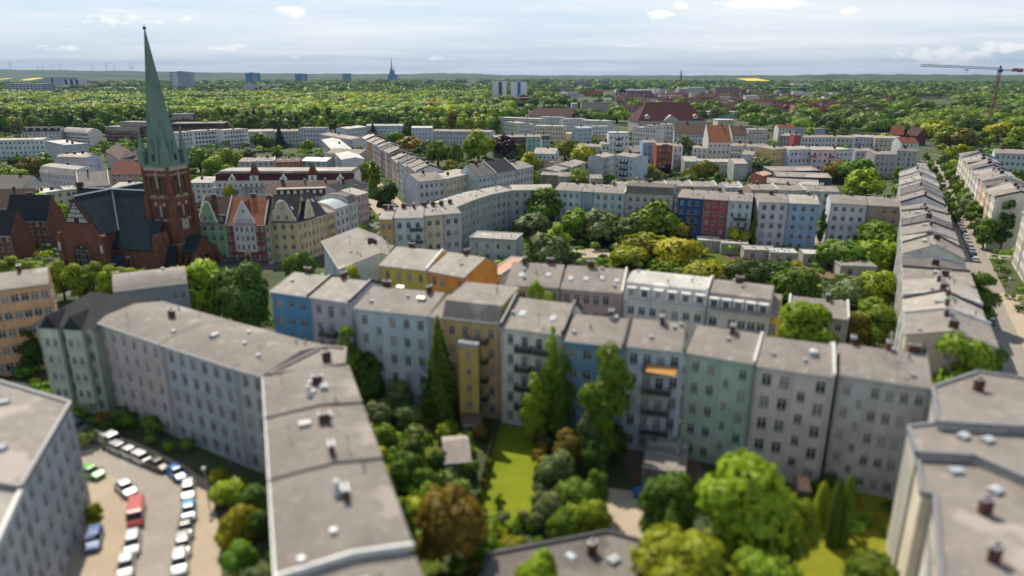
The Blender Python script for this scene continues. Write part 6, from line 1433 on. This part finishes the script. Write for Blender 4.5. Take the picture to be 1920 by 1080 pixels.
# garden trees and shrubs filling the yards of the middle city
rf = random.Random(9); nf = 0; fl_ = []
while nf < 285:
    Y = rf.uniform(235, 640); X = rf.uniform(-.82, .84) * Y
    if inside(X, Y, 4.5): continue
    sd = (Vector((X, Y)) - s0).dot(sn); md = (Vector((X, Y)) - Vector((-47.5, 277))).dot(tn)
    if abs(sd) < 8 or (abs(md) < 8 and Y < 540): continue
    if any((X - a) ** 2 + (Y - b) ** 2 < 60 for a, b in fl_): continue
    dn = min(((X - o.location.x) ** 2 + (Y - o.location.y) ** 2) for o in TALL) if TALL else 1e9
    if dn < 30: continue
    fl_.append((X, Y)); nf += 1; h = rf.choice((3, 4, 5, 6.5, 8, 9.5)) * rf.uniform(.85, 1.15)
    sp = rf.choices(['green', 'bright', 'dark', 'lime', 'sage', 'bronze'], [30, 26, 16, 12, 12, 4])[0]
    plant((X, Y), h, h * rf.uniform(.42, .62), sp, 'bush' if h < 5.5 else rf.choice(('round', 'round', 'tall')), 'leafy garden tree or bush in the yards of the middle city', 'yard_tree', 'yard greenery of the middle city', None, 'tree')
def wood(name, pts, mats, quads, seed, label):
    g = np.random.default_rng(seed); V = []; MI = []; SNS = []
    for X, Y, h, r, mi in pts:
        k = quads or (110 if Y < 1100 else 60 if Y < 1900 else 26); d = g.normal(size=(k, 3)); d /= np.linalg.norm(d, axis=1)[:, None]; d[:, 2] = np.abs(d[:, 2]) * 1.0 - .15
        p = np.array([X, Y, h * .58]) + d * np.array([r, r, h * .42]) * g.uniform(.75, 1.05, (k, 1))
        nr = d + g.normal(size=(k, 3)) * .35; nr /= np.linalg.norm(nr, axis=1)[:, None]; u = np.cross(nr, g.normal(size=(k, 3))); u /= np.linalg.norm(u, axis=1)[:, None]; v = np.cross(nr, u)
        s = (r * 2.0 / math.sqrt(k)) * g.uniform(.7, 1.4, (k, 1)); V.append(np.stack([p - u * s, p - v * s * .8, p + u * s, p + v * s * .8], 1).reshape(-1, 3)); sn_ = d * .95 + nr * .28; SNS.append(np.repeat(sn_ / np.linalg.norm(sn_, axis=1)[:, None], 4, 0)); MI.append(np.full(k, mi))
    V = np.concatenate(V); MI = np.concatenate(MI); k = len(MI)
    me = bpy.data.meshes.new(name); me.vertices.add(4 * k); me.vertices.foreach_set('co', V.ravel()); me.loops.add(4 * k); me.loops.foreach_set('vertex_index', np.arange(4 * k)); me.polygons.add(k)
    me.polygons.foreach_set('loop_start', np.arange(0, 4 * k, 4)); me.update(calc_edges=True)
    for m in mats: me.materials.append(m)
    me.polygons.foreach_set('material_index', MI)
    soft(me, np.concatenate(SNS)); o = link(name, me); o['kind'] = 'stuff'; tag(o, label, 'woodland'); return o
WM = [leaf_mat('wood_' + k, c, d) for k, c, d in (('green', (0.102, 0.198, .016), (0.150, 0.258, .02)), ('bright', (0.174, 0.294, .016), (0.246, 0.366, .02)), ('dark', (0.048, 0.090, .013), (0.084, 0.138, .018)), ('sage', (0.168, 0.216, .055), (0.240, 0.288, .075)), ('bronze', (0.228, 0.192, .03), (0.300, 0.240, .03)), ('lime', (0.324, 0.360, .015), (0.408, 0.420, .02)))]
FW = [leaf_mat('far_wood_' + k, c, d) for k, c, d in (('green', (0.078, 0.156, .02), (0.120, 0.210, .025)), ('dark', (0.042, 0.078, .018), (0.072, 0.114, .02)), ('sage', (0.144, 0.180, .05), (0.204, 0.240, .06)), ('bright', (0.132, 0.234, .018), (0.198, 0.300, .025)))]
uc = []
ru = random.Random(4)
while len(uc) < 4200:
    Y = ru.uniform(62, 640) if ru.random() < .75 else ru.uniform(62, 230); X = ru.uniform(-.84, .86) * Y
    if inside(X, Y, .9): continue
    sd = (Vector((X, Y)) - s0).dot(sn); md = (Vector((X, Y)) - Vector((-47.5, 277))).dot(tn)
    if abs(sd) < 7.8 or (abs(md) < 8 and Y < 540): continue
    if any(a <= X <= b and c <= Y <= d for a, b, c, d in ((-70, -28, 40, 92), (-5.5, 4.5, 72, 101), (9, 24, 62, 92), (2, 60, 40, 66), (26, 62, 50, 72), (-105, -40, 160, 206))): continue
    ss = (Vector((X, Y)) - Vector((-62, 142))).dot(en)
    if abs(ss) < 5.5: continue
    r = ru.uniform(.5, 1.5) * (1 + Y / 500); uc.append((X, Y, r * ru.uniform(1.1, 1.9), r, ru.choices(range(6), [36, 18, 22, 12, 6, 6])[0]))
wood('undergrowth', uc, WM, 40, 6, 'low bushes and ground cover between the houses and in the yards')
for k_, (x, y, w, h, sp) in enumerate([(1700, 232, 20, 11, 'green'), (1738, 238, 16, 10, 'sage'), (1842, 246, 18, 12, 'green'), (1858, 252, 14, 10, 'bright'), (1895, 262, 16, 9, 'green'), (1828, 262, 14, 8, 'bright'), (1730, 222, 20, 13, 'green'), (1765, 216, 22, 14, 'dark'), (1800, 214, 24, 14, 'green'), (1835, 214, 22, 13, 'sage'), (1905, 214, 22, 14, 'green'), (1640, 226, 16, 11, 'green'), (1580, 240, 14, 10, 'sage'), (1545, 236, 14, 10, 'green'), (1520, 240, 10, 9, 'bright')]):
    T(x, y, w, h, sp, 'round', 'mid green tree in the belt round the crane site', 'tree belt round the crane site')
# park and woods
def stand(X, Y, sc=38.0):
    def h_(i, j): return math.modf(abs(math.sin(i * 127.1 + j * 311.7) * 43758.5453))[0]
    a, b = X / sc, Y / (sc * 1.6); i, j = math.floor(a), math.floor(b); u, v = a - i, b - j; u = u * u * (3 - 2 * u); v = v * v * (3 - 2 * v)
    return (h_(i, j) * (1 - u) + h_(i + 1, j) * u) * (1 - v) + (h_(i, j + 1) * (1 - u) + h_(i + 1, j + 1) * u) * v
def stand_pick(X, Y, r, order, weights):
    t = min(.999, max(0, (stand(X, Y) - .5) * 1.5 + .5 + (r.random() - .5) * .35)); acc = 0; tot = sum(weights)
    for o, w in zip(order, weights):
        acc += w / tot
        if t < acc: return o
    return order[-1]
used = []; rp = random.Random(3); pts_ = []
while len(pts_) < 265:
    Y = rp.uniform(600, 790); X = rp.uniform(-.80, -.02) * Y
    if any((X - a) ** 2 + (Y - b) ** 2 < 128 for a, b in pts_): continue
    if X / Y < -.45 and Y < 640 and -.75 < X / Y: continue
    pts_.append((X, Y))
for X, Y in pts_:
    sp = stand_pick(X, Y, rp, ['fir', 'dark', 'green', 'sage', 'bright', 'lime', 'bronze'], [2, 14, 32, 9, 30, 9, 2])
    plant((X, Y), rp.uniform(14, 23), rp.uniform(5.5, 8.5), sp, 'cone' if sp == 'fir' else rp.choice(['round', 'round', 'tall']), 'leafy tree in the near belt of the dense park wood', 'park_tree', 'park wood, near belt', 2)
KEEP = [(o.location.x, o.location.y, o) for o in bpy.data.objects if o.parent is None and o.get('category') in ('building', 'tower block', 'hall', 'office', 'hotel', 'silo', 'crane', 'steeple') and o.location.y > 600]
boxes = []
for x, y, o in KEEP:
    w = max((v.co.x for c in o.children if c.type == 'MESH' and c.name.startswith('wall') for v in c.data.vertices), default=20); boxes.append((x - 4, x + w + 4, y - .2 * y, y + 45))
for p in subs: boxes.append((p.x - 6, p.x + 20, p.y - 26, p.y + 12))
pp = []
for _ in range(3600):
    Y = 785 + 870 * rp.random(); X = rp.uniform(-.80, .0) * Y
    if any(a < X < b and c < Y < d for a, b, c, d in boxes): continue
    pp.append((X, Y, rp.uniform(13, 19) + 8 * stand(X, Y, 90), rp.uniform(6, 9) + 3 * stand(Y, X, 60), stand_pick(X, Y, rp, [2, 0, 3, 1, 5, 4], [14, 36, 9, 30, 9, 2])))
wood('park_woodland', pp, WM, 130, 1, 'dense green wood of the park stretching back to the white hotel')
pf = []
for _ in range(14000):
    Y = 640 * math.exp(rp.random() * 2.25); X = rp.uniform(-.86, .86) * Y; t_ = X / Y
    if t_ < 0.0 and Y < 1640: continue
    if t_ < .30 and Y < 800: continue
    if -.01 < t_ < .46 and 860 < Y < 1900 and rp.random() < .93: continue
    if t_ < .56 and Y < 860 and rp.random() < .5: continue
    if any(a < X < b and c < Y < d for a, b, c, d in boxes): continue
    if .46 < stand(X, Y, 150 + Y * .08) < .55: continue
    pf.append((X, Y, rp.uniform(9, 18) * (1 + Y / 9000), rp.uniform(5, 9.5) * (1 + Y / 2800), stand_pick(X, Y, rp, [1, 0, 2, 3], [25, 40, 15, 20])))
wood('far_woodland', pf, FW, None, 2, 'far green tree cover fading toward the hazy horizon')
# ==PART6==
# ------------------------------------------------------------------ cars
def paint(c):
    key = 'car_paint_%.2f_%.2f_%.2f' % c
    if key in MATS: return MATS[key]
    m, t, b = new_mat(key); b.inputs['Base Color'].default_value = c + (1,); b.inputs['Roughness'].default_value = .28; b.inputs['Coat Weight'].default_value = .6; b.inputs['Coat Roughness'].default_value = .05
    return m
M_TYRE = plain('tyre_rubber', (.02, .02, .02), .9); M_RIM = plain('wheel_rim', (.35, .36, .38), .35, .7)
M_CARGL = plain('car_glass', (.015, .018, .022), .06); M_LAMP = plain('headlamp', (.7, .7, .68), .1); M_TAIL = plain('tail_lamp', (.35, .02, .02), .2)
def loft(b, secs, m=0):
    """secs: (x, half width bottom, half width top, z low, z high) -> rounded 8-gon sections"""
    rings = []
    for x, wb_, wt, z0, z1 in secs:
        h = z1 - z0; c = min(.12, h * .3, wt * .4); i = len(b.v)
        b.v += [(x, -wb_ + c * .5, z0), (x, -wb_, z0 + c), (x, -wt, z1 - c), (x, -wt + c, z1), (x, wt - c, z1), (x, wt, z1 - c), (x, wb_, z0 + c), (x, wb_ - c * .5, z0)]
        rings.append(i)
    for p, q in zip(rings, rings[1:]):
        for k in range(8): b.f.append((p + k, p + (k + 1) % 8, q + (k + 1) % 8, q + k)); b.m.append(m)
    b.f.append(tuple(rings[0] + k for k in reversed(range(8)))); b.f.append(tuple(rings[-1] + k for k in range(8))); b.m += [m, m]
CARM = {}
def car_parts(kind):
    if kind in CARM: return CARM[kind]
    P = {}; 
    if kind == 'van':
        L, wd_, hh = 5.2, .98, 2.05; b = MB(); loft(b, [(-2.6, .94, .86, .35, 1.85), (-2.5, .97, .9, .28, 2.0), (1.2, .97, .9, .28, 2.02), (1.55, .97, .88, .28, 1.95), (2.1, .96, .9, .3, 1.15), (2.5, .9, .84, .34, .95), (2.6, .8, .74, .42, .8)]); P['body'] = b
        g = MB(); g.face([(1.62, -.8, 1.86), (2.12, -.82, 1.2), (2.12, .82, 1.2), (1.62, .8, 1.86)][::-1]); 
        for s in (-1, 1):
            f = [(.5, s * .985, 1.2), (1.9, s * .985, 1.2), (1.5, s * .93, 1.82), (.5, s * .93, 1.82)]; g.face(f if s < 0 else f[::-1])
        P['windows'] = g; roofz = 2.02
    else:
        est = kind == 'estate'; b = MB(); e = -2.15
        loft(b, [(-2.15, .78, .74, .42, .82), (-2.05, .86, .82, .3, .95), (-1.4, .9, .84, .24, 1.0), (.7, .9, .84, .24, .98), (1.5, .88, .82, .26, .86), (2.05, .84, .76, .3, .72), (2.18, .72, .66, .4, .62)])
        P['body'] = b
        g = MB(); loft(g, [(-2.02 if est else -1.75, .74, .62 if est else .7, .9, 1.0), (-1.8 if est else -1.2, .78, .64, .9, 1.38), (-.9, .8, .65, .9, 1.43), (.25, .8, .64, .9, 1.4), (1.05, .76, .7, .9, .99)]); P['windows'] = g
        r = MB(); loft(r, [(-1.75 if est else -1.15, .62, .58, 1.37, 1.44), (-.8, .66, .6, 1.4, 1.49), (.15, .65, .59, 1.38, 1.46), (.3, .6, .55, 1.37, 1.43)]); P['roof'] = r
    CARM[kind] = {k: v.mesh(k, [M_CARGL if k == 'windows' else M_WHITE]) for k, v in P.items()}
    w = MB(); w.tube([(0, -.11, 0), (0, .11, 0)], [.33, .33], 12, 0); w.tube([(0, -.125, 0), (0, .125, 0)], [.2, .2], 10, 1); CARM[kind]['wheel'] = w.mesh('wheel', [M_TYRE, M_RIM])
    for nm_, mt in (('headlight', M_LAMP), ('tail_light', M_TAIL)):
        h = MB(); h.box(-.06, .06, -.19, .19, -.07, .07); CARM[kind][nm_] = h.mesh(nm_, [mt])
    m_ = MB(); m_.box(-.1, .1, -.1, .1, -.07, .07); CARM[kind]['mirror'] = m_.mesh('mirror', [M_DARKMETAL])
    return CARM[kind]
def car(p, ang, col, kind, label, group, z=.045, name=None, simple=False):
    M = car_parts(kind); o = empty(name or ('parked_van' if kind == 'van' else 'parked_car'), (p[0], p[1], z), ang); tag(o, label, 'van' if kind == 'van' else 'car', group)
    for k in ('body', 'windows', 'roof'):
        if k in M:
            c = link(k, M[k], o)
            if k != 'windows': c.material_slots[0].link = 'OBJECT'; c.material_slots[0].material = paint(col)
    fx, rx, wy = (1.7, -1.75, .9) if kind == 'van' else (1.35, -1.3, .82)
    for x in (fx, rx):
        for s in (-1, 1): link('wheel', M['wheel'], o, (x, s * wy, .33))
    if simple: return o
    ex = 2.6 if kind == 'van' else 2.14
    for s in (-1, 1):
        link('headlight', M['headlight'], o, (ex - .08, s * .6, .66)); link('tail_light', M['tail_light'], o, (-ex + .03, s * .66, .78)); link('mirror', M['mirror'], o, (.95 if kind != 'van' else 1.8, s * 1.0, 1.0 if kind != 'van' else 1.25))
    return o
def seg_ang(a, b): a = G(*a); b = G(*b); return math.atan2(b.y - a.y, b.x - a.x)
K1 = 'cars parked along the curved street'
aU = seg_ang((170, 822), (320, 886)); aR = seg_ang((356, 915), (354, 970)); aL = seg_ang((258, 960), (250, 1020))
for x, y, ang, col, kind, lab in [
 (148, 806, aU, (.12, .13, .15), 'estate', 'dark grey car first in the curved kerb row, nearest the green corner house'), (172, 822, aU, (.10, .11, .17), 'car', 'dark blue grey car behind the white van in the curved kerb row'), (206, 832, aU, (.62, .62, .58), 'van', 'white van in the curved kerb row'),
 (226, 848, aU, (.42, .43, .42), 'estate', 'silver car just past the white van in the curved kerb row'), (246, 856, aU, (.62, .62, .62), 'car', 'white car between two pale cars in the curved kerb row'), (268, 866, aU, (.66, .66, .65), 'estate', 'white estate car before the black cars in the curved kerb row'),
 (297, 878, aU, (.03, .03, .035), 'car', 'black car in the curved kerb row before the blue car'), (333, 893, aU - .25, (.03, .18, .50), 'car', 'bright blue car where the kerb row bends'),
 (354, 926, aR, (.68, .68, .66), 'estate', 'white car below the bright blue car at the bend'), (355, 965, aR, (.10, .36, .62), 'car', 'sky blue car in the straight kerb row'), (349, 998, aR, (.04, .05, .07), 'car', 'dark car just below the sky blue car'),
 (344, 1030, aR, (.45, .45, .45), 'estate', 'silver white car near the lower end of the straight kerb row'), (338, 1062, aR, (.68, .68, .68), 'estate', 'white car at the lower end of the straight kerb row')]:
    car(G(x, y), ang, col, kind, lab, K1)
K2 = 'cars on the building side of the curved street'
for x, y, ang, col, kind, lab in [(172, 892, aU + .1, (.12, .45, .08), 'car', 'lime green car beside the bluish grey block'), (237, 922, aU - .2, (.62, .62, .64), 'car', 'white car standing out in the cobbled lane'), (257, 972, aL, (.45, .07, .05), 'van', 'red van parked beside the small hedge'),
 (250, 1026, aL, (.66, .66, .66), 'estate', 'white car just below the red van'), (238, 1068, aL, (.66, .66, .68), 'car', 'white car at the bottom frame edge below the red van')]:
    car(G(x, y), ang, col, kind, lab, K2)
car(G(178, 1018), aL, (.08, .16, .36), 'estate', 'dark blue car in the shade of the grey block with the white rim', K2)
K3 = 'cars parked along the market street'
mang = math.atan2(.9438, -.3305)
for k in range(12):
    p = Vector((-47.5, 277)) + tdir * (8 + 6.2 * k) + tn * (2.6 if k % 5 else -2.4); c = [(.6, .6, .6), (.1, .1, .11), (.5, .5, .52), (.62, .62, .62), (.2, .03, .03), (.06, .08, .14)][k % 6]
    car(p, mang, c, 'car' if k % 4 else 'estate', ['white', 'black', 'silver', 'white', 'dark red', 'navy'][k % 6] + ' car parked along the street toward the wooded park', K3 + (' ' + ['white', 'black', 'silver', 'white', 'dark red', 'navy'][k % 6]), simple=True)
car(Vector((-47.5, 277)) + tdir * 86, mang, (.6, .6, .6), 'car', 'white car driving alone in the market street', K3 + ' driving', simple=True)
K4 = 'cars parked along the avenue'
sang = math.atan2(sdir.y, sdir.x)
for k in range(16):
    c, nm_ = [((.62, .62, .62), 'white'), ((.62, .62, .62), 'white'), ((.45, .46, .48), 'silver'), ((.05, .05, .06), 'black')][(k * 7 + k // 3) % 4]
    car(on_s(130 + 6.1 * k, 3.6), sang, c, 'car' if k % 3 else 'estate', nm_ + ' car in the long kerb row of the avenue', K4 + ' ' + nm_, simple=True)
car(on_s(232, -1), sang, (.4, .05, .05), 'van', 'red van standing in the avenue', K4 + ' red', simple=True)
car(on_s(48, -5.6), sang, (.3, .36, .45), 'estate', 'blue grey car in the shadow of the avenue row', K4 + ' shade', simple=True)
car(on_s(66, 1.5), sang, (.12, .14, .2), 'estate', 'dark car beside the sand strip of the avenue', K4 + ' sand', simple=True)
car(on_s(8, -3), sang, (.03, .2, .6), 'van', 'bright blue van near the avenue corner block', K4 + ' blue', simple=True)
K5 = 'cars on the square by the church'
for x, y, c, lab in [(418, 488, (.03, .035, .04), 'black car before the green gabled house'), (438, 492, (.05, .055, .06), 'dark car before the white bay house'), (462, 493, (.03, .03, .03), 'black car by the red brick doorway'), (30, 700, (.03, .09, .09), 'dark teal car before the orange house'), (55, 694, (.05, .05, .07), 'dark car near the orange house wall')]:
    car(G(x, y), .1, c, 'estate', lab, K5)
# ------------------------------------------------------------------ garden things
fa, fb = G(934, 799), G(884, 992); fd = (fb - fa); FL = fd.length
fe = empty('garden_fence', (fa.x, fa.y, 0), math.atan2(fd.y, fd.x)); tag(fe, 'dark wooden board fence along the shaded side of the long lawn', 'fence')
b = MB(); n_ = int(FL / .16)
for k in range(n_): b.box(k * .16, k * .16 + .145, -.02, .02, .05, 2.25 + .03 * math.sin(k * 1.7)); 
b.build('board_panel', M_WOODF, fe)
for k in range(int(FL / 2.4) + 1): b = MB(); b.box(k * 2.4 - .06, k * 2.4 + .06, .02, .14, 0, 2.35); b.build('post', M_WOODF, fe)
for x, y, lab in ((927, 956, 'pale wooden stake leaning by the small fruit tree'), (969, 975, 'forked pale wooden stake at the near end of the lawn')):
    p = G(x, y); b = MB(); b.tube([(0, 0, 0), (.08, .02, 1.1), (.22, .05, 2.0)], [.05, .045, .035], 6); b.tube([(.1, .02, 1.3), (-.12, 0, 1.9)], [.03, .02], 6); o = b.build('wooden_stake', plain('pale_wood', (.55, .47, .33), .8)); o.location = (p.x, p.y, 0); tag(o, lab, 'stake')
def shed(pts, H, rc, col, label, name='shed', rise=1.0):
    a, c_ = G(*pts[0], H), G(*pts[1], H); return house(a, c_, pts[2], H, col, label, name=name, cat='shed', roof='low', rise=rise, ridge=.5, rc=rc, fl=1, bays=2, chim=0, wh=1.1)
shed(((1204, 872), (1285, 886), 6.5), 3.2, 'felt', (.2, .17, .16), 'wide flat shed in the yard below the sage green facade', rise=.5)
shed(((1228, 850), (1290, 858), 5), 3.0, 'pale', (.24, .2, .18), 'lighter shed against the back of the wide yard shed', rise=.4)
shed(((832, 866), (884, 862), 6.5), 2.8, 'felt', (.2, .17, .15), 'old grey garden shed between the shrubs', rise=.9)
shed(((868, 795), (905, 792), 3), 2.5, 'brown', (.25, .17, .13), 'small brown garden hut near the ochre house', rise=.6)
shed(((1496, 915), (1520, 918), 3), 2.5, 'salmon', (.3, .2, .17), 'small hut with a faded pink roof under the grey facade', rise=.6)
polyblock([G(918, 1042, 4), G(860, 1200, 4), G(1400, 1200, 4), G(1262, 1034, 4), G(1138, 1000, 4)], 4.0, (.3, .27, .25), 'low dark felt roof of a garage block at the bottom edge', name='garage_block', cat='garage', rc='dark', edges={}, rim=M_DARKMETAL, items=[('hatch', G(1150, 1055, 4)), ('skylight', G(1070, 1045, 4)), ('skylight', G(1205, 1035, 4)), ('chimney', G(1110, 1040, 4))])
def bin_(x, y, c, lab):
    p = G(x, y); b = MB(); b.extrude_y([(-.5, .15), (.5, .15), (.62, 1.15), (-.62, 1.15)], -.4, .4); o = empty('waste_container', (p.x, p.y, .04), .3); tag(o, lab, 'waste bin'); m = plain('bin_%.2f_%.2f' % (c[0], c[2]), c, .5); b.build('body', m, o)
    b = MB(); b.extrude_y([(-.66, 1.15), (.66, 1.15), (.5, 1.3), (-.5, 1.3)], -.45, .45); b.build('lid', m, o); b = MB()
    for s in (-.4, .4): b.tube([(s, -.35, .08), (s, -.25, .08)], [.08, .08], 8); 
    b.build('wheel', M_TYRE, o)
bin_(1196, 933, (.03, .10, .45), 'bright blue waste container beside the yard path'); bin_(1212, 922, (.03, .08, .3), 'darker blue waste container at the shed corner')
bin_(172, 1022, (.04, .1, .34), 'blue bin at the shaded wall of the grey block')
bw = MB(); wa, wb2 = G(1128, 1000), G(1215, 1020)
for x, y, lab in ((392, 945, 'slim grey street lamp beside the yellow shrubs'), (130, 800, 'slim grey street lamp near the corner of the curved kerb row'), (1885, 560, 'slim grey street lamp at the sand strip of the avenue')):
    p = G(x, y); o = empty('street_lamp', (p.x, p.y, 0)); tag(o, lab, 'street lamp'); b = MB(); b.tube([(0, 0, 0), (0, 0, 5.2)], [.08, .05], 8); b.build('pole', M_METAL, o); b = MB(); b.tube([(0, 0, 5.2), (0, 0, 5.32), (0, 0, 5.6), (0, 0, 5.7)], [.12, .3, .26, .05], 10); b.build('lamp_head', M_WHITE, o)
# hedge patch and low walls by the cars
sv_m = slabz('kerb_bed', [G(160, 955), G(190, 960), G(186, 1000), G(168, 1000)], -.2, .16, M_LAWN2)
# rooftop vent on the long grey roof
for x, y, z0_, lab in ((632, 925, 16.6, 'tall white roof vent on the third section of the long grey roof'), (580, 742, 16.7, 'low white roof vent on the first section of the long grey roof'), (636, 940, 16.6, None)):
    if not lab: continue
    p = G(x, y, z0_); b = MB(); b.box(-.25, .25, -.25, .25, -.5, 1.3); b.box(.25, 1.1, -.2, .2, -.3, .55); b.tube([(0, 0, 1.3), (0, 0, 1.55)], [.2, .24], 8); o = b.build('roof_vent', M_WHITE); o.location = (p.x, p.y, z0_ - .1); o.rotation_euler = (0, 0, 1.2); tag(o, lab, 'vent')
# ------------------------------------------------------------------ haze: one closed box round everything
m = bpy.data.materials.new('haze_air'); m.use_nodes = True; t = m.node_tree; t.nodes.clear()
o_ = t.nodes.new('ShaderNodeOutputMaterial'); pv = t.nodes.new('ShaderNodeVolumePrincipled'); pv.inputs['Color'].default_value = (.20, .34, .56, 1); pv.inputs['Density'].default_value = 4.6e-5; pv.inputs['Anisotropy'].default_value = 0.2
t.links.new(pv.outputs[0], o_.inputs['Volume'])
hb = MB(); hb.box(-14500, 14500, -500, 15500, -12, 330); hz = hb.build('haze', m); hz['kind'] = 'stuff'; hz.display_type = 'WIRE'; hz['label'] = 'thin pale summer haze over the far city'; hz['category'] = 'haze'
bad = [k for k, v in USED.items() if len(v) > 1]
if bad: print('DUP LABEL GROUPS', bad)
print('OBJECTS', len(bpy.data.objects))
